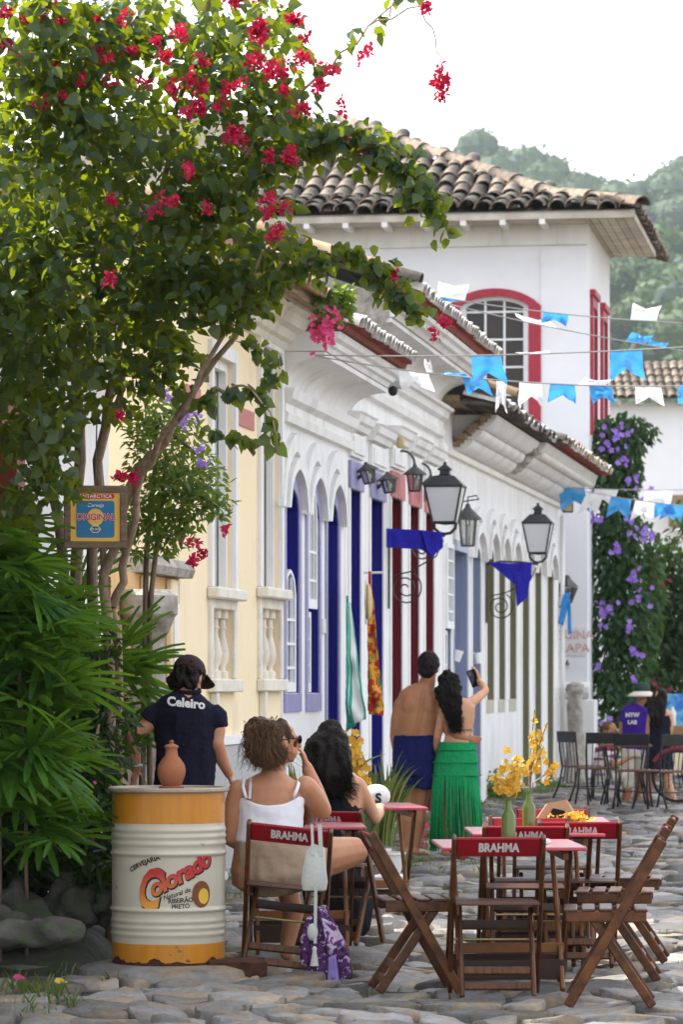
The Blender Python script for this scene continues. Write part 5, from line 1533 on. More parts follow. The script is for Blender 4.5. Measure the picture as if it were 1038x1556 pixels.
# ---- bag and shawl hanging on the woman's chair
pm('canvas', (0.56, 0.58, 0.53), (0.48, 0.50, 0.46), rough=0.85, scale=8, bump=0.3, bscale=60)
W1Y = 18.7
bagr = thing('shoulder_bag', P(478, 1350, 18.18), 'pale canvas shoulder bag with long tassel hanging on the red chair', 'bag')
k_ = 18.18 / F
pxl = lambda x, y, d=0: V(((x - 478) * k_, d, (1350 - y) * k_))
m = MB(); m.tube([pxl(478, 1352), pxl(478, 1340), pxl(478, 1318), pxl(480, 1296), pxl(484, 1284)], [(.060, .02), (.068, .028), (.060, .03), (.05, .022), (.035, .01)], 14, side=(1, 0, 0)); m.build('pouch', 'canvas', bagr, smooth='auto')
for a_, b_, w_ in ((pxl(476, 1298, -.03), pxl(474, 1252, -.03), .014), (pxl(488, 1300, -.02), pxl(486, 1252, -.03), .022), (pxl(480, 1345, -.03), pxl(479, 1432, -.03), .016)):
    m = MB(); m.beam(a_, b_, w_, .005, (1, 0, 0)); m.build('strap', 'canvas', bagr)
m = MB(); m.lathe([(.004, .10), (.013, .09), (.010, .075), (.022, 0)], 10, pxl(478, 1466, -.03)); m.ball(pxl(475, 1415, -.02), (.028, .02, .045)); m.build('tassel', 'canvas', bagr, smooth='auto')
pm('purple_cloth', (0.10, 0.03, 0.14), (0.035, 0.015, 0.05), rough=0.9, scale=26, bump=0.4, bscale=30, lo=.45, hi=.55, dirt=(0.52, 0.40, 0.55), dscale=30, dlo=0.56, dhi=0.60)
pm('purple_panel', (0.55, 0.42, 0.58), (0.10, 0.03, 0.14), rough=0.9, scale=40, bump=0.3, lo=.48, hi=.55)
pm('lavender', (0.30, 0.22, 0.55), (0.24, 0.17, 0.45), rough=0.9, scale=12, bump=0.4, bscale=20)
shw = thing('purple_shawl', P(495, 1490, 18.3), 'dark purple patterned shawl hanging from the chair to the stones', 'shawl')
k_ = 18.3 / F
pxs = lambda x, y, d=0: V(((x - 495) * k_, d, (1490 - y) * k_))
m = MB()
m.tube([pxs(487, 1378, .05), pxs(488, 1400, .03), pxs(493, 1425, .0), pxs(498, 1450), pxs(500, 1475), pxs(500, 1492)], [(.035, .03), (.06, .05), (.085, .06), (.115, .075), (.125, .08), (.11, .07)], 20, side=(1, 0, 0))
m.tube([pxs(470, 1395, .02), pxs(464, 1430, .02), pxs(466, 1465, .02)], [(.02, .02), (.03, .03), (.02, .02)], 10)
remesh(m, 'cloth', 'purple_cloth', shw, .008, 3, disp=lambda c, n: c + n * (.016 * noise.noise(V((c.x * 22, c.y * 22, c.z * 7))) + .006 * noise.noise(c * 60)))
o = cloth_poly((dense([pxs(488, 1392, -.065), pxs(506, 1400, -.065)], 8), dense([pxs(500, 1448, -.10), pxs(527, 1432, -.09)], 8)), 8, .03, seed=4).build('printed_panel', 'purple_panel', shw, smooth=True, fix=False); solid(o)
o = cloth_poly((dense([pxs(499, 1452, -.10), pxs(510, 1448, -.10)], 6), dense([pxs(497, 1493, -.10), pxs(518, 1494, -.09)], 6)), 8, .03, seed=8).build('lining_fold', 'lavender', shw, smooth=True, fix=False); solid(o)

# ---- far cafe chairs
pm('cafe_black', (0.012, 0.012, 0.013), (0.02, 0.02, 0.02), rough=0.4, scale=10, bump=0.05)
pm('cafe_seat', (0.17, 0.085, 0.05), (0.12, 0.06, 0.035), rough=0.45, scale=8, bump=0.1)
def cafe_chair():
    t = thing('cafe_chair', (0, 0, 0), 'x', 'chair', 'black metal cafe chairs in front of the white pier')
    for sx in (-1, 1):
        m = MB(); m.tube([V((sx * .20, -.22, .90)), V((sx * .20, -.20, .65)), V((sx * .185, -.17, .45)), V((sx * .19, -.22, .22)), V((sx * .21, -.32, 0))], .013, 6); m.build('rear_leg', 'cafe_black', t, smooth=True)
        m = MB(); m.tube([V((sx * .18, .17, .45)), V((sx * .19, .20, .22)), V((sx * .21, .27, 0))], .013, 6); m.build('front_leg', 'cafe_black', t, smooth=True)
    for k in range(4):
        m = MB(); x = -.12 + k * .08; m.tube([V((x, -.21, .78)), V((x, -.17, .45)), V((x * 1.2, -.19, .25))], .007, 5); m.build('spindle', 'cafe_black', t, smooth=True)
    m = MB(); m.prof([(-.235, .76), (-.215, .76), (-.225, .90), (-.245, .90)], -.215, .215); m.build('back_panel', 'cafe_black', t, bevel=.005)
    m = MB(); m.box((0, 0, .455), (.40, .38, .03)); m.build('seat', 'cafe_seat', t, bevel=.008)
    m = MB(); m.tube([V((-.19, -.21, .2)), V((.19, .20, .2))], .007, 5); m.tube([V((.19, -.21, .2)), V((-.19, .20, .2))], .007, 5); m.build('cross_brace', 'cafe_black', t)
    return t
cc0 = cafe_chair(); cu_ = [False]
def cafe(px, py, rz, label):
    Y = F * (CAMH - .06) / (py - HY)
    o = copy_tree(cc0) if cu_[0] else cc0
    cu_[0] = True
    o.location = ((px - CX) * Y / F, Y, .05); o.rotation_euler = (0, 0, rz); o['label'] = label
cafe(884, 1217, radians(-62), 'leftmost black cafe chair tucked against the white pier')
cafe(908, 1221, radians(12), 'black cafe chair with its back to the camera, second from the pier')
cafe(962, 1226, radians(-10), 'black cafe chair standing nearest the strolling couple')
cafe(1004, 1228, radians(40), 'rightmost black cafe chair by the frame edge, turned sideways')
ct = thing('cafe_table', V(((950 - CX) * 44 / F, 44, .05)), 'small cafe table with thin brown top in front of the seated man', 'table')
m = MB(); m.box((0, 0, .74), (.62, .6, .03)); m.build('table_top', 'cafe_seat', ct, bevel=.006)
for sx in (-1, 1):
    for sy in (-1, 1):
        m = MB(); m.tube([V((sx * .26, sy * .24, .72)), V((sx * .2, sy * .2, .35)), V((sx * .28, sy * .27, 0))], .013, 6); m.build('leg', 'cafe_black', ct, smooth=True)
# vendor cart and bicycle at the right edge
vc = thing('vendor_cart', V(((1026 - CX) * 47 / F, 47, .03)), 'wooden vendor cart with a blue picture board at the right edge', 'cart')
pm('cart_wood', (0.34, 0.19, 0.09), (0.24, 0.13, 0.06), rough=0.7, scale=5, bump=0.1)
pm('blue_board', (0.04, 0.16, 0.52), (0.12, 0.42, 0.60), rough=0.4, scale=5, bump=0, lo=.45, hi=.55, dirt=(0.55, 0.30, 0.06), dscale=6, dlo=.60, dhi=.62)
m = MB(); m.box((.05, 0, .82), (.44, .5, .30)); m.build('box', 'cart_wood', vc, bevel=.01)
for sx in (-.12, .22):
    for sy in (-.2, .2):
        m = MB(); m.box((sx, sy, .335), (.04, .04, .67)); m.build('leg', 'cart_wood', vc)
m = MB(); m.box((.08, .22, 1.18), (.40, .03, .42)); m.build('picture_board', 'blue_board', vc)
vb = thing('water_bottle', V(((1022 - CX) * 46.8 / F, 46.8, 1.0)), 'clear water bottle standing on the vendor cart', 'bottle')
m = MB(); m.lathe([(.045, 0), (.05, .03), (.045, .10), (.05, .17), (.02, .22), (.018, .25)], 14); m.build('bottle', 'frosted', vb, smooth='auto')
bc = thing('bicycle', V(((1040 - CX) * 45.5 / F, 45.5, .03)), 'dark red bicycle leaning at the right edge behind the cafe chairs', 'bicycle')
pm('bike_red', (0.20, 0.012, 0.03), rough=0.4, bump=0); pm('rubber', (0.015, 0.015, 0.015), rough=0.7, bump=0)
R90 = Matrix.Rotation(pi / 2, 3, 'X') 
for cx_ in (-.08, .95):
    m = MB(); m.tube([V((cx_ + .32 * cos(2 * pi * k / 28), 0, .34 + .32 * sin(2 * pi * k / 28))) for k in range(29)], .02, 6, cap=False); wv_ = m.build('wheel', 'rubber', bc, smooth=True)
    m = MB()
    for k in range(14): m.tube([V((cx_, 0, .34)), V((cx_ + .31 * cos(2 * pi * k / 14), 0, .34 + .31 * sin(2 * pi * k / 14)))], .003, 4)
    m.build('spokes', 'iron_grey', wv_)
m = MB()
for a, b in (((.0, .34), (.15, .82)), ((.95, .34), (.82, .95)), ((.15, .82), (.84, .85)), ((.42, .32), (.84, .80)), ((.42, .32), (.13, .78)), ((-.08, .34), (.42, .32))): m.tube([V((a[0], 0, a[1])), V((b[0], 0, b[1]))], .017, 7)
m.build('frame', 'bike_red', bc, smooth=True)
m = MB(); m.tube([V((-.08 + .36 * cos(t), 0, .34 + .36 * sin(t))) for t in (2.6, 2.2, 1.7, 1.2, .7)], [(.012, .03)] * 5, 8); m.build('mudguard', 'bike_red', bc)
m = MB(); m.ball((.12, 0, .88), (.13, .07, .04)); m.build('saddle', 'rubber', bc, smooth=True)
# rough stone post at the house corner
sp = thing('stone_post', wpoint(846, .28), 'weathered round-headed stone post against the olive house corner', 'post')
m = MB(); m.tube([V((0, 0, -.05)), V((0, 0, .3)), V((.01, 0, .8)), V((-.01, 0, 1.2)), V((0, 0, 1.42))], [.17, .15, .125, .12, .11], 14); m.tube([V((0, 0, 1.40)), V((0, 0, 1.46)), V((0, 0, 1.54)), V((0, 0, 1.58))], [.12, .15, .14, .07], 14)
m.v = [v_ * 1 + V((.03 * noise.noise(v_ * 6), .03 * noise.noise(v_ * 6 + V((5, 0, 0))), 0)) for v_ in m.v]; m.build('post', 'grey_mason', sp, smooth='auto')
# hanging cloths at the blue doors
def towelmat(name, stripes):
    m_, N, K = newmat(name)
    o = N.new('ShaderNodeOutputMaterial'); b = N.new('ShaderNodeBsdfPrincipled'); t = N.new('ShaderNodeAttribute'); t.attribute_name = 'stripe'
    c = N.new('ShaderNodeValToRGB'); c.color_ramp.interpolation = 'CONSTANT'
    while len(c.color_ramp.elements) < len(stripes): c.color_ramp.elements.new(.5)
    for e, (p, col) in zip(c.color_ramp.elements, stripes): e.position = p; e.color = (*col, 1)
    K.new(t.outputs['Fac'], c.inputs[0]); K.new(c.outputs[0], b.inputs['Base Color']); b.inputs['Roughness'].default_value = .9
    K.new(b.outputs[0], o.inputs[0])
G_, Wt = (0.02, 0.34, 0.24), (0.72, 0.74, 0.72)
towelmat('towel', [(0, G_), (.30, Wt), (.36, G_), (.62, Wt), (.92, G_)])
pm('floral', (0.62, 0.30, 0.03), (0.36, 0.02, 0.015), rough=0.85, scale=13, bump=0.2, lo=.47, hi=.53, dirt=(0.13, 0.16, 0.04), dscale=11, dlo=.55, dhi=.58)
pm('red_cloth', (0.42, 0.012, 0.02), rough=0.8, bump=0.3)
def hung(name, label, cat, mat_, Y, top, bot, amp, seed, rows=24, cols=14):
    base = P(top[0][0], top[0][1], Y)
    r = thing(name, base, label, cat)
    tp = dense([P(x, y, Y) - base for x, y in top], cols); bt = dense([P(x, y, Y - .05) - base for x, y in bot], cols)
    o = cloth_poly((tp, bt), rows, amp, seed=seed, wave=14).build('cloth', mat_, r, smooth=True, fix=False)
    at = o.data.attributes.new('stripe', 'FLOAT', 'POINT')
    for i in range(len(o.data.vertices)): at.data[i].value = (i % cols) / (cols - 1)
    solid(o, .004)
    return r
hung('beach_towel', 'green and white striped towel hanging at the first cobalt door', 'towel', 'towel', 30.6, [(527, 915), (533, 915)], [(526, 1068), (536, 1100), (557, 1092)], .06, 3)
hung('green_net', 'green net cloth hanging below the striped towel', 'cloth', 'green_net' if 'green_net' in M else pm('green_net', (0.02, 0.26, 0.20), (0.01, 0.14, 0.11), rough=.9, scale=70, lo=.48, hi=.52), 30.7, [(526, 905), (529, 905)], [(526, 1112), (541, 1102)], .04, 9)
hung('floral_sarong', 'yellow and red floral sarong hanging at the second cobalt door', 'sarong', 'floral', 32.0, [(558, 893), (566, 893)], [(560, 1085), (583, 1087)], .06, 5)
hung('red_scarf', 'thin red scarf hanging beside the floral sarong', 'scarf', 'red_cloth', 32.1, [(560, 868), (564, 868)], [(559, 1080), (566, 1080)], .03, 6)
m_ = thing('hanging_pole', P(553, 870, 32.3), 'short white pole carrying the sarong across the second cobalt door', 'pole')
m = MB(); m.tube([V((0, 0, 0)), V((.17, -.02, .0))], .012, 6); m.build('pole', 'white_paint', m_)
sh_ = thing('straw_hat', P(560, 915, 31.9), 'pale straw hat hanging edge-on beside the floral sarong', 'hat')
pm('straw', (0.62, 0.52, 0.30), (0.50, 0.40, 0.22), rough=0.9, scale=30, bump=0.4)
m = MB(); m.ball((0, 0, 0), (.035, .13, .17), 14, 8); m.tube([V((-.02, 0, 0)), V((-.03, 0, 0))], .2, 16); m.build('hat', 'straw', sh_, smooth='auto')
# ================================================================ PLANTS
leafmat('boug_leaf', (0.005, 0.028, 0.016), (0.034, 0.066, 0.010), trans=(0.38, 0.46, 0.012), tw=0.31, rough=0.35, gloss=0.022)
leafmat('boug_bract', (0.44, 0.006, 0.035), (0.34, 0.005, 0.07), trans=(0.60, 0.012, 0.05), tw=0.36, rough=0.5, gloss=0.02)
leafmat('pink_bract', (0.62, 0.04, 0.17), (0.70, 0.10, 0.28), trans=(0.8, 0.08, 0.25), tw=0.4, rough=0.5, gloss=0.02)
leafmat('light_leaf', (0.0374, 0.0816, 0.0122), (0.0884, 0.1428, 0.0204), trans=(0.3060, 0.4216, 0.0340), tw=0.42, rough=0.35, gloss=0.03)
leafmat('palm_leaf', (0.0157, 0.0651, 0.0104), (0.0651, 0.1562, 0.0190), trans=(0.2430, 0.4340, 0.0260), tw=0.32, rough=0.32, gloss=0.022)
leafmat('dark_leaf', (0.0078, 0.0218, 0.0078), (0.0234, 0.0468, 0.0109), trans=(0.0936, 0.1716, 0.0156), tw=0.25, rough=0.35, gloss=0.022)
leafmat('vine_leaf', (0.0174, 0.0539, 0.0191), (0.0435, 0.0957, 0.0261), trans=(0.1392, 0.2610, 0.0348), tw=0.28, rough=0.35, gloss=0.022)
leafmat('purple_petal', (0.30, 0.15, 0.62), (0.42, 0.26, 0.72), trans=(0.45, 0.25, 0.8), tw=0.35, rough=0.5, gloss=0.02)
leafmat('wine_leaf', (0.09, 0.008, 0.018), (0.20, 0.012, 0.03), trans=(0.35, 0.02, 0.05), tw=0.3, rough=0.4, gloss=0.03)
leafmat('sans_leaf', (0.0245, 0.0595, 0.0140), (0.2100, 0.2240, 0.0490), trans=(0.1750, 0.2450, 0.0350), tw=0.2, rough=0.35, gloss=0.03)
leafmat('grass_blade', (0.0325, 0.0650, 0.0097), (0.0910, 0.1235, 0.0195), trans=(0.1950, 0.2730, 0.0260), tw=0.35, rough=0.5, gloss=0.04)
pm('bark', (0.25, 0.185, 0.135), (0.13, 0.095, 0.07), rough=0.9, scale=6, stretch=(5, 5, .8), bump=0.6, bscale=16, bdist=0.015)
pm('bark_pale', (0.36, 0.27, 0.19), (0.22, 0.16, 0.11), rough=0.9, scale=6, stretch=(5, 5, .8), bump=0.5, bscale=16, bdist=0.01)
pm('pot_white', (0.72, 0.71, 0.68), (0.6, 0.58, 0.54), rough=0.6)

rl = random.Random(21)
def rv3(r=rl): 
    while True:
        v_ = V((r.uniform(-1, 1), r.uniform(-1, 1), r.uniform(-1, 1)))
        if .01 < v_.length < 1: return v_.normalized()
LEAF_V = [(0, 0, 0), (.22, .47, .05), (.60, .36, .03), (1.0, 0, -.10), (.60, -.36, .03), (.22, -.47, .05), (.25, 0, -.05), (.60, 0, -.06)]
LEAF_F = [(0, 6, 1), (0, 5, 6), (1, 6, 7, 2), (6, 5, 4, 7), (2, 7, 3), (7, 4, 3)]
def leaf_pts(p, d, n, L, W):
    d = d.normalized(); s_ = n.cross(d)
    if s_.length < 1e-4: s_ = perp(d)[0]
    s_.normalize(); n2 = d.cross(s_)
    return [p + d * (a * L) + s_ * (b * W) + n2 * (c * L) for a, b, c in LEAF_V]
def add_leaf(mb, p, d, n, L, W): mb.add(leaf_pts(p, d, n, L, W), LEAF_F)
LEAFME = MB(); LEAFME.add([(a, b, c) for a, b, c in LEAF_V], LEAF_F)
LEAFME = LEAFME.mesh('leaf'); LEAFME.materials.append(M['boug_leaf'])
LEAFME.polygons.foreach_set('use_smooth', [True] * len(LEAFME.polygons))
def leaf_obj(parent, p, d, n, L, W, org):
    d = d.normalized(); s_ = n.cross(d)
    if s_.length < 1e-4: s_ = perp(d)[0]
    s_.normalize(); n2 = d.cross(s_)
    o = bpy.data.objects.new('leaf', LEAFME); link(o, parent)
    mt = Matrix((d * L, s_ * W, n2 * L)).transposed().to_4x4(); mt.translation = p - org
    o.matrix_basis = mt
    return o

# ---- bougainvillea in front of the gate
BO = P(165, 1040, 19.4); BO.z = 0
bou = thing('bougainvillea', BO, 'large bougainvillea tree with crimson flowers covering the upper left', 'tree')
def PB(px, py, Y): return P(px, py, Y)
def wig(pts, amp, n=4):
    out = []
    for i in range(len(pts) - 1):
        for k in range(n):
            p = pts[i].lerp(pts[i + 1], k / n)
            if k: p = p + V((rl.gauss(0, amp), rl.gauss(0, amp), rl.gauss(0, amp)))
            out.append(p)
    return out + [pts[-1]]
trunks = [([(168, 1480, 19.4), (165, 960, 19.4), (158, 870, 19.3), (205, 730, 19.0), (285, 610, 18.6), (372, 480, 18.2), (430, 400, 18.0)], (.055, .05, .045, .038, .03, .022, .012), 'bark_pale'),
          ([(182, 1480, 19.45), (178, 950, 19.45), (186, 860, 19.3), (215, 720, 18.9), (270, 640, 18.5), (345, 500, 18.2), (400, 380, 17.9)], (.045, .042, .036, .03, .026, .02, .01), 'bark_pale'),
          ([(120, 1480, 19.6), (115, 900, 19.6), (122, 700, 19.4), (112, 480, 19.0), (95, 250, 18.6), (70, 20, 18.2)], (.06, .055, .05, .04, .03, .02), 'bark'),
          ([(140, 1480, 19.7), (140, 880, 19.7), (148, 700, 19.5), (180, 520, 19.2), (230, 330, 18.8), (280, 130, 18.4), (330, -40, 18.2)], (.055, .05, .045, .038, .03, .022, .015), 'bark'),
          ([(98, 1480, 19.6), (97, 880, 19.6), (80, 700, 19.2), (40, 520, 18.8), (-10, 330, 18.4)], (.055, .05, .04, .03, .02), 'bark'),
          ([(158, 870, 19.3), (150, 700, 19.1), (205, 500, 18.7), (300, 340, 18.2), (400, 200, 17.9), (480, 120, 17.8), (560, 40, 17.8), (640, -30, 17.8)], (.03, .03, .026, .022, .016, .011, .007, .005), 'bark_pale'),
          ([(300, 340, 18.2), (420, 250, 17.9), (520, 200, 17.7), (600, 240, 17.6), (650, 320, 17.6)], (.018, .014, .010, .007, .004), 'bark_pale'),
          ([(372, 480, 18.2), (450, 410, 18.0), (540, 380, 17.8), (590, 430, 17.7), (640, 480, 17.7)], (.015, .012, .008, .006, .003), 'bark_pale'),
          ([(270, 640, 18.5), (330, 590, 18.2), (380, 590, 18.0), (415, 640, 17.9), (420, 690, 17.9)], (.014, .010, .007, .005, .003), 'bark_pale'),
          ([(230, 330, 18.8), (130, 200, 18.0), (60, 100, 17.6), (-20, 40, 17.4)], (.02, .016, .012, .008), 'bark'),
          ([(560, 40, 17.8), (640, 10, 17.7), (662, 60, 17.7), (672, 110, 17.7), (674, 155, 17.7)], (.006, .005, .004, .003, .002), 'bark_pale')]
for pts, rad, mt_ in trunks:
    pp = [PB(*q) for q in pts]
    for q in pp: q.z = max(q.z, -.05)
    w2 = wig(pp, .012, 4)
    rr = []
    for i in range(len(rad) - 1):
        for k in range(4): rr.append(rad[i] + (rad[i + 1] - rad[i]) * k / 4)
    rr.append(rad[-1])
    rr = [r_ * (.62 if rad[0] > .025 else .8) for r_ in rr]
    m = MB(BO); m.tube(w2, rr, 8); m.build('trunk' if rad[0] > .04 else 'branch', mt_, bou, smooth=True)
# foliage masses: px, py, rx, ry, Y, depth, leaves, spray angle
masses = [(70, 250, 130, 180, 17.9, .55, 1450), (60, 470, 120, 150, 17.9, .5, 1350), (45, 640, 75, 85, 17.9, .4, 420), (160, 120, 150, 110, 18.2, .6, 620), (200, 310, 140, 150, 18.3, .55, 1400),
          (190, 470, 110, 100, 18.5, .5, 480), (300, 180, 140, 140, 18.2, .6, 850), (330, 320, 120, 105, 18.1, .5, 600), (370, 70, 110, 90, 18.1, .5, 520), (265, 420, 120, 70, 18.3, .45, 340),
          (420, 190, 80, 80, 17.9, .4, 330), (420, 385, 60, 50, 18.0, .35, 150), (345, 460, 70, 50, 18.1, .35, 110), (150, 610, 90, 50, 18.6, .4, 260), (260, 560, 60, 55, 18.6, .3, 150),
          (70, 735, 70, 40, 17.9, .3, 130), (20, 760, 40, 60, 17.8, .3, 110), (140, 30, 200, 60, 18.1, .5, 260), (30, 30, 80, 60, 17.8, .4, 150)]
allv = []
def scatter(px, py, rx, ry, Y, dp, n):
    s = F / Y
    for _ in range(n):
        v_ = rv3() * (rl.random() ** .45)
        c = P(px + v_.x * rx, py - v_.z * ry, Y + v_.y * dp)
        # clumps: drop leaves where a slow noise is low, so gaps open
        q = noise.noise(V((c.x * 2.6, c.y * 2.6, c.z * 2.6)))
        if q < -.12 and rl.random() < .75: continue
        d = (V((v_.x * .5, v_.y * .4 - .15, -.55)) + rv3() * .75).normalized()
        nn = (V((0, -.35, .8)) + rv3() * .8).normalized()
        L = rl.uniform(.034, .098)
        allv.append((c, d, nn, L, L * rl.uniform(.72, .95)))
for a in masses: scatter(*a)
for a in ((50, 400, 120, 170, 18.3, .3, 700), (40, 620, 90, 90, 18.3, .3, 350), (60, 60, 110, 80, 17.6, .3, 520), (180, 40, 110, 60, 17.8, .3, 300), (110, 170, 130, 80, 17.6, .3, 420), (300, 450, 110, 60, 18.25, .4, 420), (215, 540, 90, 60, 18.6, .35, 300), (390, 440, 60, 50, 18.1, .3, 160), (-130, 360, 110, 190, 18.6, .9, 1200), (-90, 520, 80, 160, 18.8, .7, 600), (30, 330, 120, 130, 19.2, .4, 600), (40, 500, 130, 140, 19.2, .35, 600)): scatter(*a)  # masses out of view at left and behind are added to shade the front leaves
def along(pts, n, spread, Lr=(.05, .085), start=.2):
    pp = dense([PB(*q) for q in pts], 60)
    for _ in range(n):
        t = start + (1 - start) * rl.random()
        c = pp[int(t * 59)] + rv3() * (spread * rl.random())
        d = (V((0, -.1, -.8)) + rv3() * .8).normalized(); L = rl.uniform(*Lr)
        allv.append((c, d, (V((0, -.6, .5)) + rv3() * .8).normalized(), L, L * rl.uniform(.7, .92)))
along(trunks[6][0], 330, .16); along(trunks[6][0], 160, .10, start=.5); along(trunks[7][0], 230, .11); along(trunks[7][0], 60, .05, start=.65); along(trunks[8][0], 46, .05, (.06, .10))
along(trunks[5][0], 60, .08, start=.62); along([(430, 560, 17.9), (400, 540, 18), (370, 520, 18.1)], 26, .07); along([(330, 600, 18.2), (360, 595, 18.1), (412, 580, 18), (425, 545, 18)], 34, .05)
along([(620, 230, 17.6), (655, 300, 17.6), (680, 360, 17.6)], 60, .09, start=0); along([(285, 640, 18.2), (340, 660, 18.1), (400, 675, 18.0)], 30, .05)
allv.sort(key=lambda t: t[0].y - t[3] * 8)
inview = [t for t in allv if -10 < CX + t[0].x * F / t[0].y < 720 and 0 < HY - (t[0].z - CAMH) * F / t[0].y < 900]
front_ids = set(id(t) for t in inview[:300])
lm = MB(BO)
for t in allv:
    c, d, nn, L, W_ = t
    if id(t) in front_ids: leaf_obj(bou, c, d, nn, L, W_, BO)
    else: add_leaf(lm, c, d, nn, L, W_)
o = lm.build('crown', 'boug_leaf', bou, smooth=True, fix=False); tag(o, kind='stuff')
fm_ = MB(BO)
clusters = [(360, 25, 40, 60), (400, 60, 36, 60), (440, 92, 34, 50), (475, 105, 22, 24), (160, 85, 14, 10), (190, 93, 14, 12), (60, 75, 22, 10), (20, 50, 20, 9), (325, 175, 30, 36), (352, 212, 18, 22), (275, 132, 14, 10), (312, 128, 14, 12),
            (415, 333, 22, 34), (262, 316, 20, 16), (240, 320, 10, 8), (668, 95, 9, 10), (668, 122, 11, 14), (674, 150, 10, 14), (525, 203, 10, 7), (470, 173, 10, 8), (543, 75, 9, 6), (675, 488, 12, 16), (350, 795, 10, 12), (300, 848, 12, 20),
            (285, 828, 9, 10), (180, 625, 9, 9), (183, 716, 10, 10), (204, 718, 8, 8), (405, 240, 12, 10), (600, 415, 8, 5), (150, 20, 25, 18), (75, 40, 18, 8), (355, 110, 20, 16), (300, 60, 30, 14), (100, 90, 40, 28), (40, 15, 30, 21), (230, 30, 40, 28), (220, 110, 40, 21), (90, 160, 30, 14), (300, 250, 40, 14), (140, 290, 30, 7), (450, 230, 30, 14), (560, 230, 20, 7), (520, 160, 16, 7), (170, 415, 6, 4), (655, 15, 8, 6), (120, 130, 24, 8), (430, 150, 20, 12), (410, 300, 10, 8)]
for px, py, sp, n in clusters:
    Y = 17.55 if px < 500 else 17.65
    for _ in range(max(1, int(n / 7))):                       # tight heads of papery bracts
        hx, hy_ = px + rl.gauss(0, sp * .8), py + rl.gauss(0, sp * .8); hY = Y + rl.gauss(0, .08); hs = rl.uniform(4.5, 9.0)
        for _ in range(rl.randrange(6, 14)):
            c = P(hx + rl.gauss(0, hs * .7), hy_ + rl.gauss(0, hs * .7), hY + rl.gauss(0, .02))
            flower(fm_, c, rl.uniform(.020, .032), V((rl.gauss(0, 1), rl.gauss(-.6, .8), rl.gauss(0, .9))), n=3, cup=.8)
o = fm_.build('flowers', 'boug_bract', bou, fix=False); tag(o, kind='stuff')

def bush(name, org, label, cat, mat_, masses_, L=(.04, .07), wr=.5, stems=None, droop=.3, group=None, tilt=(0, -.3, .7), flowers=None, petals=None, extra=None):
    root = thing(name, org, label, cat, group)
    lm = MB(org)
    for (px, py, rx, ry, Y, dp, n) in masses_:
        for _ in range(n):
            v_ = rv3() * (rl.random() ** .45)
            c = P(px + v_.x * rx, py - v_.z * ry, Y + v_.y * dp)
            d = (V((v_.x * .8, v_.y * .5, -droop)) + rv3() * .8).normalized()
            l_ = rl.uniform(*L); add_leaf(lm, c, d, (V(tilt) + rv3() * .7).normalized(), l_, l_ * wr * rl.uniform(.8, 1.2))
    o = lm.build('foliage', mat_, root, smooth=True, fix=False); tag(o, kind='stuff')
    if stems:
        for pts in stems:
            m = MB(org); pp = wig([P(*q) for q in pts[0]], .01, 3); n = len(pp)
            m.tube(pp, [pts[1] * (1 - .6 * k / n) for k in range(n)], 6); m.build('stem', 'bark', root, smooth=True)
    if flowers:
        fm_ = MB(org)
        for px, py, sp, n, Y, r_ in flowers:
            for _ in range(n): flower(fm_, P(px + rl.gauss(0, sp), py + rl.gauss(0, sp), Y + rl.gauss(0, .03)), r_ * rl.uniform(.8, 1.2), V((rl.gauss(0, .7), -1, rl.gauss(.1, .6))), n=5, cup=.3)
        o = fm_.build('flowers', petals, root, fix=False); tag(o, kind='stuff')
    return root
# lighter shrub with purple sprays growing out behind the sign
b0 = P(250, 1040, 20.8); b0.z = 0
bush('flowering_shrub', b0, 'bright green shrub with violet flower sprays between the tree and yellow house', 'shrub', 'light_leaf',
     [(255, 720, 70, 110, 20.6, .3, 950), (300, 740, 50, 60, 20.5, .25, 330), (235, 640, 55, 60, 20.7, .25, 300), (205, 800, 45, 60, 20.6, .25, 300), (330, 770, 26, 26, 20.4, .1, 60), (265, 810, 40, 40, 20.5, .2, 200)],
     L=(.045, .075), wr=.42, stems=[([(225, 1420, 20.8), (230, 900, 20.8), (250, 720, 20.7), (330, 770, 20.4)], .02), ([(215, 1420, 20.8), (222, 850, 20.8), (240, 640, 20.7), (300, 690, 20.4)], .02)],
     flowers=[(240, 580, 9, 16, 20.3, .016), (285, 640, 9, 20, 20.3, .016), (262, 600, 8, 10, 20.3, .016), (306, 704, 5, 10, 20.3, .016), (300, 680, 6, 8, 20.3, .016)], petals='purple_petal')
# pink geranium pot on the yellow house eave
gp = wpoint(425, .55, 4.42)
root = bush('geranium_pot', gp, 'pink flowering plant in a pot on the eave of the yellow house', 'potted plant', 'light_leaf', [(508, 465, 30, 28, 28.2, .14, 240), (520, 450, 18, 18, 28.2, .1, 90)], L=(.05, .085), wr=.6,
            flowers=[(495, 500, 11, 46, 28.0, .026), (500, 480, 8, 14, 28.0, .022), (492, 515, 7, 16, 28.0, .024)], petals='pink_bract')
m = MB(); m.lathe([(.045, 0), (.06, .08), (.065, .085)], 14, P(512, 492, 28.2) - gp); m.build('pot', 'terracotta', root, smooth='auto')

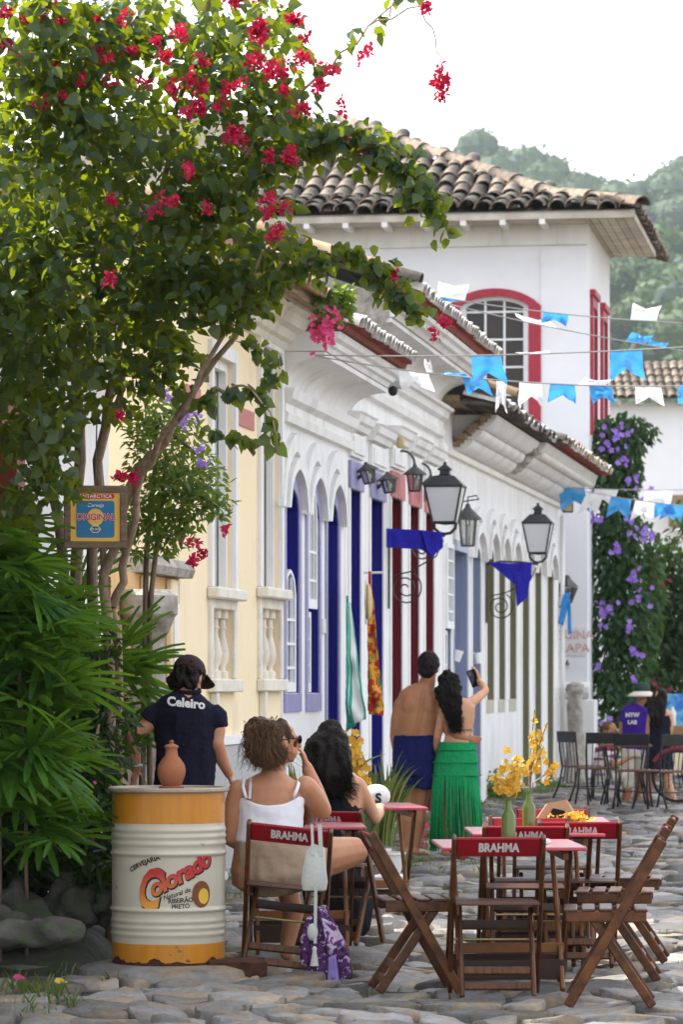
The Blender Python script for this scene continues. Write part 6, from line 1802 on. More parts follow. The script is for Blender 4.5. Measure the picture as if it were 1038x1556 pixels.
# ---- lady palm at the left: fan leaves, each frond an object
def frond_mesh(seed, nl=9, L=.42):
    r = random.Random(seed); mb = MB()
    mb.tube([V((-.30, 0, -.02)), V((0, 0, 0))], .005, 5)
    for k in range(nl):
        t = -1.25 + 2.5 * k / (nl - 1) + r.uniform(-.06, .06)
        l_ = L * (1 - .22 * abs(t) / 1.25) * r.uniform(.85, 1.1); w_ = .019 * r.uniform(.8, 1.25)
        dr = r.uniform(.25, .55)
        vs = []
        for i in range(6):
            u_ = i / 5
            c = V((cos(t) * l_ * u_, sin(t) * l_ * u_, .03 * u_ - dr * l_ * u_ * u_ * .6))
            sd_ = V((-sin(t), cos(t), 0)); ww = w_ * (.45 + .9 * u_ if u_ < .55 else 1.0 - (u_ - .75) * 2.2 if u_ > .75 else .98)
            vs += [c + sd_ * ww + V((0, 0, .006)), c - V((0, 0, .004)), c - sd_ * ww + V((0, 0, .006))]
        fs = []
        for i in range(5):
            a = 3 * i; fs += [(a, a + 1, a + 4, a + 3), (a + 1, a + 2, a + 5, a + 4)]
        mb.add(vs, fs)
    me = mb.mesh('frond'); me.materials.append(M['palm_leaf']); me.polygons.foreach_set('use_smooth', [True] * len(me.polygons))
    return me
FRONDS = [frond_mesh(i, 7 + i % 4, .34 + .03 * (i % 4)) for i in range(6)]
PO = P(60, 1040, 18.3); PO.z = 0
palm = thing('lady_palm', PO, 'dense lady palm with long fingered leaves at the left edge', 'palm')
rp_ = random.Random(9)
canes = []
for k in range(4):
    cx_, cy_ = rp_.uniform(-20, 110), rp_.uniform(18.0, 19.0)
    a = P(cx_, 1040, cy_); a.z = .12; top = P(cx_ + rp_.uniform(-20, 30), rp_.uniform(820, 1010), cy_ + rp_.uniform(-.2, .2))
    canes.append((a, top)); m = MB(PO); m.tube([a, a.lerp(top, .5) + V((.02, 0, 0)), top], .010, 6); m.build('cane', 'bark', palm, smooth=True)
def put_frond(px, py, Y, az, el, sc=1.0):
    o = bpy.data.objects.new('frond', FRONDS[rp_.randrange(6)]); link(o, palm)
    o.location = P(px, py, Y) - PO; o.rotation_mode = 'XYZ'; o.rotation_euler = (rp_.uniform(-.6, .6), -el, az); o.scale = (sc, sc, sc)
for k in range(215):
    t = rp_.random()
    az = rp_.gauss(-.7, .9)
    if k % 4:
        px = rp_.uniform(-45, 92); py = rp_.uniform(790 + max(px, 0) * 1.5, 1190 if k % 3 else 1290)
        put_frond(px, py, 18.3 + rp_.uniform(-.4, .5), az, rp_.uniform(-.5, .75) if py > 930 else rp_.uniform(-.5, .4), rp_.uniform(.72, 1.08))
    else:
        px = rp_.uniform(100, 190); py = rp_.uniform(1000, 1190)
        put_frond(px, py, 20.75 + rp_.uniform(-.25, .3), az, rp_.uniform(-.5, .6), rp_.uniform(.8, 1.1))
for (px, py, az, el) in ((185, 985, -.2, 1.0), (200, 1010, -.1, .5), (190, 1030, .1, .15), (170, 1000, -.3, .8), (150, 960, -.2, 1.1), (210, 1050, -.1, -.1), (120, 900, -.5, 1.1), (60, 860, -.4, 1.0)): put_frond(px, py, 20.6, az, el, 1.0)
# undergrowth below the palm
b0 = P(90, 1040, 19.0); b0.z = 0
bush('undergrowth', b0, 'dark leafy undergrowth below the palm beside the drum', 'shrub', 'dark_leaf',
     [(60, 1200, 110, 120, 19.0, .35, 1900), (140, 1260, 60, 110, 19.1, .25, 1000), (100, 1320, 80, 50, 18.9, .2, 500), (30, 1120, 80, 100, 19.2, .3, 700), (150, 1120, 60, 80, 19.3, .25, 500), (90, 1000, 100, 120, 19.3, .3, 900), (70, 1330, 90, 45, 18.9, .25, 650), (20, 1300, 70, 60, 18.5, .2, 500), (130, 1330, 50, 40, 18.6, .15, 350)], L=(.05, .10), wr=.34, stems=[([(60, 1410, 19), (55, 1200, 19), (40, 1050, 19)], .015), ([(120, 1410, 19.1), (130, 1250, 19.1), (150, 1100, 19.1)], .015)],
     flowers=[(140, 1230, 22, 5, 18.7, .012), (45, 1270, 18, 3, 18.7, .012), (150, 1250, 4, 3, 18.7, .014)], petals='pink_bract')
bed = MB(); n_ = 26; m_ = 14
for j in range(m_ + 1):
    for i in range(n_ + 1):
        Y = 18.0 + 3.4 * i / n_; x0 = wallx(Y) + .02; x1 = -1.12 - .25 * max(0, 17.2 - Y); t = j / m_
        x = x0 + (x1 - x0) * t; e = min(1, (1 - t) * 4) * min(1, i / 4) * min(1, (n_ - i) / 4)
        bed.v.append(V((x, Y, -.02 + .24 * e + .05 * e * noise.noise(V((x * 3, Y * 3, 0))))))
for j in range(m_):
    for i in range(n_):
        a = j * (n_ + 1) + i; bed.f.append((a, a + 1, a + n_ + 2, a + n_ + 1))
tag(bed.build('planting_bed', 'boulder', smooth=True), kind='structure')
# boulders edging the bed
rk = random.Random(2)
blabels = ['largest grey boulder at the left edge of the planting bed', 'dark boulder left of the drum in the planting bed', 'small boulder between the dark boulder and the drum', 'low flat boulder in front of the planting bed at far left', 'mossy boulder at the left frame edge below the palm']
for i, (px, py, rx, ry, rz_) in enumerate(((28, 1392, .16, .15, .15), (104, 1378, .14, .14, .14), (146, 1372, .09, .09, .09), (62, 1418, .22, .16, .07), (-6, 1405, .14, .12, .10))):
    c = P(px, py, (18.35, 18.5, 18.55, 17.8, 18.0)[i])
    b = rock_mesh((rx, ry, rz_), i * 3.1 + 1, n=26, m_=16, rough_=.75).build('boulder', 'boulder', None, smooth=True); b.location = c
    tag(b, blabels[i], 'rock', 'boulders edging the planting bed')

# ---- plants in front of the arched house
def blades(root_org, specs, mb):
    """Upright or arching strap leaves: (x, y, base z, height, lean x, width, arch)."""
    for (x, y, z0, h_, lx, w_, ar) in specs:
        vs = []; a0 = rl.uniform(0, pi)
        sd_ = V((cos(a0) * .9 + .3, sin(a0) * .4, 0)).normalized()
        for i in range(7):
            u_ = i / 6
            c = V((x + lx * u_ ** 1.5, y - .1 * lx * u_, z0 + h_ * (u_ - ar * u_ * u_)))
            ww = w_ * (.6 + .8 * u_ if u_ < .5 else 1.0 * (1 - ((u_ - .5) / .5) ** 2) + .001)
            vs += [c - sd_ * ww / 2, c + V((0, .004, 0)), c + sd_ * ww / 2]
        fs = []
        for i in range(6):
            a = 3 * i; fs += [(a, a + 1, a + 4, a + 3), (a + 1, a + 2, a + 5, a + 4)]
        mb.add(vs, fs)
def pot_plant(name, label, px, py, Y, mat_, specs, pot='pot_white', pr=.13, ph=.20, group='potted plants by the blue doors'):
    org = P(px, py, Y); org.z = 0.05
    t = thing(name, org, label, 'potted plant', group)
    m = MB(); m.lathe([(pr * .75, 0), (pr, ph * .9), (pr * 1.08, ph * .92), (pr * 1.08, ph), (pr * .95, ph), (pr * .9, ph * .9), (.001, ph * .9)], 18); m.build('pot', pot, t, smooth='auto')
    for sp in specs:
        m = MB(); blades(None, [sp], m); m.build('leaf', mat_, t, smooth=True, fix=False)
    return t
def ring_specs(n, h, sp, w_, ar, z0): return [(rl.gauss(0, .03), rl.gauss(0, .03), z0, h * rl.uniform(.7, 1.1), rl.uniform(-sp, sp), w_ * rl.uniform(.8, 1.2), ar * rl.uniform(.6, 1.2)) for _ in range(n)]
pot_plant('snake_plant', 'stiff snake plant rising behind the woman with curly hair', 457, 1220, 26.2, 'sans_leaf', ring_specs(14, .85, .16, .045, .05, .2))
pot_plant('snake_plant', 'broad leaved snake plant between the black haired woman and the towel', 498, 1230, 25.6, 'sans_leaf', ring_specs(14, .95, .3, .06, .10, .2))
pot_plant('broadleaf_plant', 'broad green leaves right of the yellow orchid', 548, 1262, 24.9, 'sans_leaf', ring_specs(18, .85, .30, .085, .20, .18), pr=.16, ph=.22)
pot_plant('dracaena', 'tall striped leaf plant beside the shirtless man', 585, 1250, 27.4, 'sans_leaf', ring_specs(90, 1.05, .26, .020, .50, .25), pr=.15, ph=.2)
pot_plant('dracaena', 'low striped leaf plant at the foot of the second cobalt door', 566, 1245, 28.0, 'sans_leaf', ring_specs(60, .8, .26, .020, .55, .25), pr=.14, ph=.2)
oc = thing('orchid_pot', V(((535 - CX) * 23.45 / F, 23.45, TOPZ)), 'yellow orchid in a red pot on the far table', 'potted plant')
m = MB(); m.lathe([(.05, 0), (.065, .15), (.07, .16), (.07, .17), (.001, .165)], 18); m.build('pot', 'red_top', oc, smooth='auto')
fm_ = MB(); st = MB()
for dx, dz in ((-.03, .38), (.04, .33), (.0, .44), (.06, .26)):
    st.tube([V((0, 0, .15)), V((dx * .4, 0, dz * .6)), V((dx, 0, dz))], .004, 5)
    for _ in range(22): flower(fm_, V((dx + rl.gauss(0, .03), rl.gauss(-.01, .03), dz - rl.uniform(-.03, .2))), rl.uniform(.022, .034), V((rl.gauss(0, .8), -1, rl.gauss(0, .5))), n=5, cup=.4)
st.build('stems', 'olive', oc); fm_.build('blossoms', 'petal_yellow', oc, fix=False)
for k in range(5):
    m = MB(); blades(None, [(0, 0, .15, .30, -.25 + .12 * k, .04, .4)], m); m.build('leaf', 'light_leaf', oc, smooth=True, fix=False)
wp = thing('planter_bowl', P(567, 1300, 24.2) * 1.0, 'wide white planter bowl under the far red table', 'planter'); wp.location.z = .04
m = MB(); m.lathe([(.14, 0), (.20, .18), (.215, .20), (.205, .21), (.17, .20), (.001, .19)], 24); m.build('bowl', 'pot_white', wp, smooth='auto')
b0 = P(647, 1300, 31.6); b0.z = 0
bush('periwinkle', b0, 'small periwinkle with pink flowers behind the man\'s feet', 'plant', 'light_leaf', [(647, 1262, 20, 34, 31.5, .12, 260)], L=(.035, .06), wr=.4, flowers=[(645, 1240, 10, 14, 31.2, .022), (643, 1272, 10, 12, 31.2, .022)], petals='pink_bract')
b0 = wpoint(760, .25)
bush('wall_weeds', b0, 'green weeds growing at the wall under the olive windows', 'plant', 'light_leaf', [(748, 1195, 18, 26, YW(742), .2, 240), (775, 1205, 24, 14, YW(768) - .5, .25, 180), (838, 1200, 22, 18, YW(818), .3, 260), (820, 1212, 20, 12, YW(800) - .6, .3, 160), (705, 1222, 14, 10, YW(700) - .6, .2, 80)], L=(.05, .10), wr=.5)
# ---- vine with violet flowers at the corner house
b0 = P(930, 1040, 57.0); b0.z = 0
bush('flowering_vine', b0, 'tall green vine with violet flowers beside the two-storey house', 'vine', 'vine_leaf',
     [(935, 700, 42, 75, 57.0, .35, 1500), (955, 660, 34, 36, 57.0, .3, 420), (938, 830, 44, 110, 57.0, .35, 1900), (945, 970, 52, 110, 57.0, .35, 1900), (985, 900, 26, 120, 57.3, .3, 700), (935, 1080, 40, 70, 57.0, .3, 700), (990, 660, 12, 14, 57, .1, 30)], L=(.09, .16), wr=.55, droop=1.1,
     flowers=[(934, 668, 9, 12, 56.5, .055), (948, 655, 6, 6, 56.5, .055), (925, 680, 5, 5, 56.5, .055), (950, 700, 5, 5, 56.5, .055), (962, 735, 6, 7, 56.5, .055), (900, 790, 6, 8, 56.5, .055), (958, 797, 7, 8, 56.5, .055), (942, 834, 6, 6, 56.5, .055), (985, 815, 8, 8, 56.5, .055), (962, 880, 7, 10, 56.5, .055), (925, 930, 10, 10, 56.5, .055), (958, 955, 5, 5, 56.5, .055), (968, 990, 5, 6, 56.5, .055), (978, 760, 8, 6, 56.5, .055), (975, 915, 8, 6, 56.5, .055), (912, 920, 5, 4, 56.5, .055), (910, 1015, 3, 2, 56.5, .05), (928, 1100, 6, 3, 56.5, .05), (960, 1030, 4, 3, 56.5, .05)], petals='purple_petal')
b0 = P(1015, 1040, 60.0); b0.z = 0
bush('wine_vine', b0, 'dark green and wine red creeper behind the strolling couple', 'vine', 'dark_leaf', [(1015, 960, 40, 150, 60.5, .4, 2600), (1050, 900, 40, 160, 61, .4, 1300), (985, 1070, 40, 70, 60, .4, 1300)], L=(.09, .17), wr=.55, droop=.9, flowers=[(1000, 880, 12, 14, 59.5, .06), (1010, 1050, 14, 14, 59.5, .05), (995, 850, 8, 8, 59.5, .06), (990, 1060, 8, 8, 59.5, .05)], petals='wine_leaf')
# ---- grass in the joints and along the walls
gr = MB(); rg = random.Random(4)
def tuft(x, y, n, h):
    for _ in range(n):
        a = rg.uniform(0, 2 * pi); p = V((x + rg.gauss(0, .04), y + rg.gauss(0, .04), lift(x, y) - .01)); hh = h * rg.uniform(.5, 1.2); l_ = V((cos(a), sin(a), 0)) * hh * rg.uniform(.2, .7); s_ = V((-sin(a), cos(a), 0)) * .005
        gr.add([p - s_, p + s_, p + l_ * .5 + V((0, 0, hh * .7)) + s_ * .7, p + l_ + V((0, 0, hh))], [(0, 1, 2, 3)])
for k in range(260):
    Y = rg.uniform(17, 50); x = wallx(Y) + abs(rg.gauss(.12, .22)); tuft(x, Y, rg.randrange(8, 24), rg.uniform(.05, .16))
for k in range(900):
    Y = rg.uniform(15, 46); x = wallx(Y) + rg.uniform(.5, 6)
    if noise.noise(V((x * .9, Y * .7, 4))) > .12: tuft(x, Y, rg.randrange(4, 12), rg.uniform(.04, .07))
for k in range(60): tuft(rg.gauss(.35, .35), rg.gauss(29.2, .8), 16, .09)
for k in range(26): tuft(P(30, 1040, 17.0).x + rg.gauss(0, .22), 17.2 + rg.gauss(0, .4), 14, .10)
tag(gr.build('grass', 'grass_blade', fix=False), 'short grass and weeds in the joints of the cobbles', 'grass', kind='stuff')
# fallen petals and leaves
for i, (px, py, mt_, lab) in enumerate(((19, 1512, 'pink_bract', 'fallen magenta petal on the cobbles at far left'), (82, 1518, 'petal_yellow', 'fallen yellow leaf on the cobbles near the left corner'), (120, 1460, 'petal_yellow', 'fallen yellow leaf by the flat rocks left of the drum'))):
    Y = F * CAMH / (py - HY); c = P(px, 1040, Y); c.z = .09
    m = MB(); add_leaf(m, V((0, 0, 0)), V((1, .2, 0)), V((0, -.5, 1)), .07, .06); o = m.build('fallen_leaf', mt_, None, smooth=True, fix=False); o.location = c; tag(o, lab, 'leaf', 'fallen leaves and petals')
# ================================================================ PEOPLE
def skinmat(name, c):
    pm(name, c, (c[0] * .86, c[1] * .76, c[2] * .72), rough=0.46, scale=7, bump=0.10, bscale=55, spec=0.35, dirt=(c[0] * 1.05, c[1] * .82, c[2] * .78), dscale=14, dlo=.5, dhi=.7)
    b = [n for n in M[name].node_tree.nodes if n.type == 'BSDF_PRINCIPLED'][0]
    b.inputs['Subsurface Weight'].default_value = .12; b.inputs['Subsurface Radius'].default_value = (.02, .008, .004); b.inputs['Subsurface Scale'].default_value = .4
skinmat('skin_tan', (0.36, 0.17, 0.085)); skinmat('skin_light', (0.56, 0.31, 0.19)); skinmat('skin_mid', (0.47, 0.24, 0.135)); skinmat('skin_arm', (0.47, 0.25, 0.145))
pm('hair_black', (0.005, 0.004, 0.0035), (0.013, 0.009, 0.007), rough=0.5, scale=30, bump=0.3, bscale=80, spec=0.12, island=.4)
pm('hair_brown', (0.150, 0.085, 0.042), (0.075, 0.040, 0.021), rough=0.5, scale=30, bump=0.3, bscale=80, spec=0.15, island=.5)
pm('navy_cloth', (0.010, 0.014, 0.085), (0.008, 0.010, 0.06), rough=0.85, spec=0.12, scale=14, bump=0.5, bscale=22, bdist=0.015)
pm('dark_shirt', (0.010, 0.010, 0.022), (0.014, 0.014, 0.028), rough=0.9, spec=0.12, scale=10, bump=0.5, bscale=14, bdist=0.02)
pm('black_cloth', (0.010, 0.010, 0.013), (0.016, 0.016, 0.02), rough=0.9, spec=0.12, scale=14, bump=0.5, bscale=24, bdist=0.015)
pm('white_cloth', (0.78, 0.77, 0.82), (0.70, 0.69, 0.75), rough=0.85, spec=0.12, scale=8, bump=0.4, bscale=16, bdist=0.012)
pm('beige_cloth', (0.36, 0.27, 0.19), (0.30, 0.22, 0.15), rough=0.9, spec=0.12, scale=14, bump=0.5, bscale=18, bdist=0.015)
pm('green_knit', (0.014, 0.29, 0.095), (0.010, 0.20, 0.065), rough=0.9, spec=0.12, scale=40, bump=0.8, bscale=90, bdist=0.006)
pm('purple_shirt', (0.055, 0.018, 0.26), (0.04, 0.014, 0.20), rough=0.85, spec=0.12, scale=10, bump=0.3)
pm('maroon_stripe', (0.22, 0.02, 0.07), (0.62, 0.58, 0.58), rough=0.85, scale=4.5, stretch=(.15, .15, 2.2), bump=0.2, lo=.49, hi=.51)
pm('cap_brown', (0.035, 0.018, 0.020), (0.028, 0.014, 0.016), rough=0.85, scale=20, bump=0.2)
pm('hat_green', (0.03, 0.055, 0.045), rough=0.9); pm('hat_cream', (0.68, 0.64, 0.54), rough=0.9)
pm('phone_black', (0.008, 0.008, 0.009), rough=0.15, bump=0)
pm('red_sandal', (0.42, 0.02, 0.025), rough=0.5); pm('teal_cloth', (0.02, 0.28, 0.30), (0.015, 0.2, 0.22), rough=.9, scale=12, bump=.4)
pm('eye', (0.02, 0.012, 0.01), rough=0.15, bump=0); pm('lip', (0.30, 0.10, 0.08), rough=0.5, bump=0)

class Fig:
    def __init__(s, name, Y, px_foot, label, base=.05):
        s.Y = Y; s.o = P(px_foot, HY, Y); s.o.z = base
        s.root = thing(name, s.o, label, 'person')
        s.b = MB(); s.S = F / Y
    def p(s, px, py, dy=0.0): return P(px, py, s.Y) + V((0, dy, 0)) - s.o
    def rings(s, mb, rows, ry=.11, grow=0.0, n=20):
        pts = [s.p(r[0], r[1], r[4] if len(r) > 4 else 0) for r in rows]
        rad = [(r[2] + grow, (r[3] if len(r) > 3 and r[3] else ry) + grow) for r in rows]
        mb.tube(pts, rad, n, side=(1, 0, 0))
    def limb(s, mb, pts, rads): mb.chain([s.p(*q) for q in pts], rads)
    def head(s, c, face, up=(0, 0, 1), k=1.0):
        c = s.p(*c); f = V(face).normalized(); u = V(up); u = (u - f * u.dot(f)).normalized(); sd_ = f.cross(u)
        R = Matrix((sd_, f, u)).transposed()
        s.hc, s.hR, s.hk = c, R, k
        B = s.b; q = lambda x, y, z: c + R @ V((x, y, z)) * k
        B.ball(q(0, -.012, .02), (.074 * k, .094 * k, .098 * k), 16, 12, R)
        B.ball(q(0, .030, -.045), (.054 * k, .058 * k, .066 * k), 14, 10, R)
        B.ball(q(0, .052, -.088), (.024 * k, .024 * k, .020 * k), 10, 8, R)
        B.caps(q(0, .086, .018), q(0, .104, -.018), .009 * k, .014 * k, 8)
        B.ball(q(0, .086, -.052), (.022 * k, .010 * k, .010 * k), 8, 6, R)
        for e in (-1, 1):
            B.ball(q(e * .074, -.008, -.008), (.010 * k, .020 * k, .032 * k), 8, 8, R)
            B.ball(q(e * .034, .072, .030), (.022 * k, .012 * k, .008 * k), 8, 6, R)
        return q
    def eyes(s, q):
        for e in (-1, 1):
            m = MB(); m.ball(q(e * .030, .079, .012), .0105 * s.hk, 10, 8); m.build('eye', 'eye', s.root, smooth=True)
        m = MB(); m.ball(q(0, .0925, -.053), (.019 * s.hk, .006 * s.hk, .005 * s.hk), 10, 6, s.hR); m.build('mouth', 'lip', s.root, smooth=True)
    def hand(s, wrist, d, palm, thumb, curl=.35, k=1.0):
        """wrist, direction of the fingers, palm normal, thumb side: five separate fingers that bend toward the palm."""
        w_ = wrist; d = V(d).normalized(); n = V(palm); n = (n - d * n.dot(d)).normalized(); t = V(thumb); t = (t - d * t.dot(d) - n * t.dot(n)).normalized()
        R = Matrix((t, d, n)).transposed()
        s.b.ball(w_ + d * .048 * k, (.040 * k, .052 * k, .016 * k), 12, 9, R)
        for i, (off, l_) in enumerate(((.030, .072), (.010, .080), (-.011, .074), (-.030, .058))):
            p = w_ + d * (.085 - .006 * abs(i - 1)) * k + t * off * k; a = curl * .5; dd = (d + t * off * 2.2).normalized()
            pts = [p]; rr = [.0092 * k]
            for j, seg in enumerate((.45, .32, .25)):
                v_ = dd * cos(a) + n * sin(a); p = p + v_ * l_ * seg * k; pts.append(p); rr.append((.0088, .0080, .0066)[j] * k); a += curl
            s.b.chain(pts, rr, 8)
        p = w_ + d * .022 * k + t * .030 * k; v_ = (t * .8 + d * .65 + n * .25).normalized()
        p2 = p + v_ * .036 * k; p3 = p2 + (v_ * .6 + d * .6 + n * .2).normalized() * .03 * k
        s.b.chain([p, p2, p3], [.013 * k, .0105 * k, .008 * k], 8)
    def body(s, mat_, vox=.0085, disp=None):
        return remesh(s.b, 'body', mat_, s.root, vox, 5, disp)

def strands(root, mat_, roots_fn, n, seg, rad, name='hair', curl=0.0, cfreq=30, seed=0):
    """Hair as many tapered strands; roots_fn(i, rnd) gives a list of points."""
    r = random.Random(seed); mb = MB()
    for i in range(n):
        pts = roots_fn(i, r); pts = dense(pts, seg)
        ph = r.uniform(0, 6.28); a, b = V((1, 0, 0)), V((0, 1, 0))
        if curl:
            pts = [p + (a * cos(ph + cfreq * k / seg) + b * sin(ph + cfreq * k / seg)) * curl * (k / seg) ** .6 for k, p in enumerate(pts)]
        mb.tube(pts, [rad * (1 - .75 * (k / (seg - 1)) ** 2) for k in range(seg)], 4)
    o = mb.build(name, mat_, root, smooth=True, fix=False); tag(o, kind='stuff')
    return o
wob = lambda amp, f, ph=0: (lambda c, n: c + n * (amp * noise.noise(V((c.x * f + ph, c.y * f, c.z * f * .45))) + amp * .3 * noise.noise(c * f * 3)))

# ---------------------------------------------------------------- shirtless man
f = Fig('person', 30.5, 632, 'shirtless man in navy swim shorts seen from behind, arm around the woman')
q = f.head((652, 1014), (.35, 1, -.05), (.10, 0, 1), 1.12)
f.limb(f.b, [(651, 1030), (646, 1050)], [.066, .080])
f.rings(f.b, [(646, 1041, .085, .075), (644, 1049, .140, .092), (640, 1060, .192, .108), (637, 1074, .203, .115), (635, 1090, .196, .118), (633, 1105, .178, .112), (631, 1120, .162, .105), (630, 1140, .172, .115), (630, 1160, .178, .12), (630, 1172, .165, .11)])
for e, px in ((-1, 624), (1, 650)): f.b.ball(f.p(px, 1072, -.085), (.075, .035, .085), 12, 10)      # shoulder blades
f.limb(f.b, [(610, 1070), (604, 1092, .0), (601, 1118, .03)], [.066, .058, .050]); f.limb(f.b, [(601, 1118, .03), (604, 1140, .10), (609, 1158, .16)], [.050, .044, .032])
f.hand(f.p(609, 1160, .17), (.1, .4, -1), (1, .2, 0), (0, 1, 0), .4)
f.limb(f.b, [(664, 1066, -.02), (674, 1088, -.08), (682, 1107, -.13)], [.066, .058, .050]); f.limb(f.b, [(682, 1107, -.13), (694, 1116, -.16), (705, 1121, -.155)], [.050, .045, .033])
f.hand(f.p(705, 1121, -.155), (1, .12, -.12), (0, 1, -.1), (.2, 0, 1), .30)
for hx, kx, ax, fx in ((617, 620, 617, 626), (645, 638, 631, 642)):
    f.limb(f.b, [(hx, 1168), (kx, 1225, .02), (kx - 1, 1245, -.012), (ax, 1287, -.01)], [.088, .060, .062, .038])
    f.b.caps(f.p(ax, 1294, -.03), f.p(fx + 6, 1297, .14), .036, .030); f.b.caps(f.p(fx + 4, 1298, .12), f.p(fx + 10, 1300, .19), .034, .022)
def back_form(co, n):
    # groove of the spine and the hollows beside the shoulder blades
    if n.y < -.2 and co.z > .95:
        xc = f.p(631, 1120).x + (co.z - f.p(631, 1120).z) * .19
        k_ = max(0, min(1, (1.50 - co.z) / .08))
        co = co - n * (.016 * math.exp(-((co.x - xc) / .020) ** 2) * k_)
        co = co + n * (.008 * math.exp(-((abs(co.x - xc) - .05) / .03) ** 2) * max(0, min(1, (1.25 - co.z) / .1)))
    return co
f.body('skin_tan', .009, back_form)
c = MB(); f.rings(c, [(630, 1117, .170, .116), (630, 1128, .178, .124), (630, 1142, .186, .132), (630, 1160, .190, .136), (630, 1178, .188, .128)], grow=.004)
f.rings(c, [(616, 1150, .102, .125), (615, 1175, .106, .124), (616, 1198, .104, .118)], grow=.004); f.rings(c, [(645, 1150, .102, .125), (645, 1175, .106, .124), (644, 1198, .104, .118)], grow=.004)
remesh(c, 'shorts', 'navy_cloth', f.root, .009, 3, wob(.012, 16))
m = MB(); m.tube([f.p(602 + k * 5.6, 1118.5, -.126 + .02 * abs(k - 5) / 5 * (abs(k - 5) / 5) * 4) for k in range(0, 11)], .008, 6); m.build('waistband', 'navy_cloth', f.root, smooth=True)
hc, hR = f.hc, f.hR
h = MB(); h.ball(hc + hR @ V((0, -.022, .034)), (.094, .108, .110), 16, 12, hR); h.ball(hc + hR @ V((0, -.064, -.025)), (.078, .055, .07), 14, 10, hR)
remesh(h, 'hair', 'hair_black', f.root, .008, 2, wob(.008, 60))
for ax, fx in ((617, 626), (631, 642)):
    m = MB(); m.tube([f.p(ax - 3, 1303, -.07), f.p((ax + fx) / 2, 1303, .04), f.p(fx + 6, 1303, .16), f.p(fx + 12, 1303, .22)], [(.03, .007), (.036, .008), (.045, .008), (.03, .007)], 12, side=(1, 0, 0)); sd_ = m.build('flip_flop', 'black_plastic', f.root, smooth='auto')
    m = MB(); m.tube([f.p(fx - 4, 1301, .05), f.p(fx + 3, 1294, .13), f.p(fx + 9, 1301, .16)], .007, 6); m.build('thong', 'black_plastic', sd_)

# ---------------------------------------------------------------- woman in the green skirt
f = Fig('person', 30.4, 696, 'woman with long curly black hair in a green fringed skirt raising a phone')
q = f.head((684, 1042), (.45, 1, .05), (-.18, 0, 1), .96)
f.limb(f.b, [(686, 1058), (692, 1070)], [.046, .052])
f.rings(f.b, [(692, 1063, .06, .055), (694, 1068, .115, .08), (696, 1076, .150, .09), (697, 1092, .138, .092), (697, 1108, .120, .085), (697, 1120, .118, .085), (696, 1135, .140, .10), (694, 1152, .168, .12), (693, 1170, .165, .115)])
f.limb(f.b, [(715, 1068, .02), (727, 1060, .10), (739, 1050, .22)], [.048, .042, .036]); f.limb(f.b, [(739, 1050, .22), (737, 1042, .32), (731, 1034, .42)], [.036, .034, .026])
f.hand(f.p(731, 1033, .42), (-.25, .25, 1), (-1, .1, 0), (0, 1, .3), .55, .95)
f.limb(f.b, [(677, 1070), (670, 1095, -.01), (665, 1118, .0)], [.046, .041, .036]); f.limb(f.b, [(665, 1118, .0), (663, 1135, .06), (662, 1148, .10)], [.036, .033, .025])
f.hand(f.p(662, 1149, .10), (-.05, .3, -1), (1, .2, 0), (0, 1, 0), .4, .92)
for hx, kx, ax in ((682, 681, 676), (706, 709, 716)):
    f.limb(f.b, [(hx, 1168), (kx, 1225, .02), (kx, 1245, -.01), (ax, 1286, 0)], [.086, .056, .058, .036]); f.b.caps(f.p(ax, 1294, -.02), f.p(ax + 6, 1298, .17), .034, .024)
f.body('skin_light', .009)
m = MB(); pts = []
for k in range(13):
    t = pi + pi * k / 12; pts.append(f.p(697, 1108) + V((.128 * cos(t), .092 * sin(t), 0)))
m.tube(pts, .007, 6); m.tube([f.p(713, 1107, -.01), f.p(716, 1090, .05)], .006, 6); m.build('bikini_strap', 'olive', f.root)
def skirt_ring(cx, py, rx, ry, n=40): return [f.p(cx, py) + V((rx * cos(2 * pi * k / n), ry * sin(2 * pi * k / n), 0)) for k in range(n)]
def skirt(rows, name, mat_, n=40, amp=.006):
    mb = MB(); vs = []
    for r, (cx, py, rx, ry) in enumerate(rows):
        for k, p in enumerate(skirt_ring(cx, py, rx, ry, n)):
            d = (p - f.p(cx, py)).normalized(); vs.append(p + d * amp * sin(k * 2.2 + r))
    fs = [(r * n + k, r * n + (k + 1) % n, (r + 1) * n + (k + 1) % n, (r + 1) * n + k) for r in range(len(rows) - 1) for k in range(n)]
    mb.add(vs, fs); return mb.build(name, mat_, f.root, smooth=True, fix=False)
skirt([(696, 1127, .150, .112), (695, 1132, .156, .120), (695, 1138, .160, .126)], 'waistband', 'green_knit', amp=.003)
skirt([(695, 1139, .162, .128), (694, 1148, .175, .136), (693, 1157, .180, .140)], 'hip_panel', 'green_knit', amp=.005)
skirt([(693, 1158, .184, .143), (692, 1168, .186, .144), (692, 1177, .188, .145)], 'mesh_panel', 'green_knit', amp=.003)
for py in (1138.5, 1157.5, 1177):
    rx = .165 + (py - 1138) * .0006 + .005; m = MB(); m.tube(skirt_ring(694, py, rx + .015 * (py > 1140), .134 + .010 * (py > 1140), 30) + [skirt_ring(694, py, rx + .015 * (py > 1140), .134 + .010 * (py > 1140), 30)[0]], .008, 6, cap=False); m.build('knit_ridge', 'green_knit', f.root, smooth=True)
mb = MB(); rr = random.Random(8)
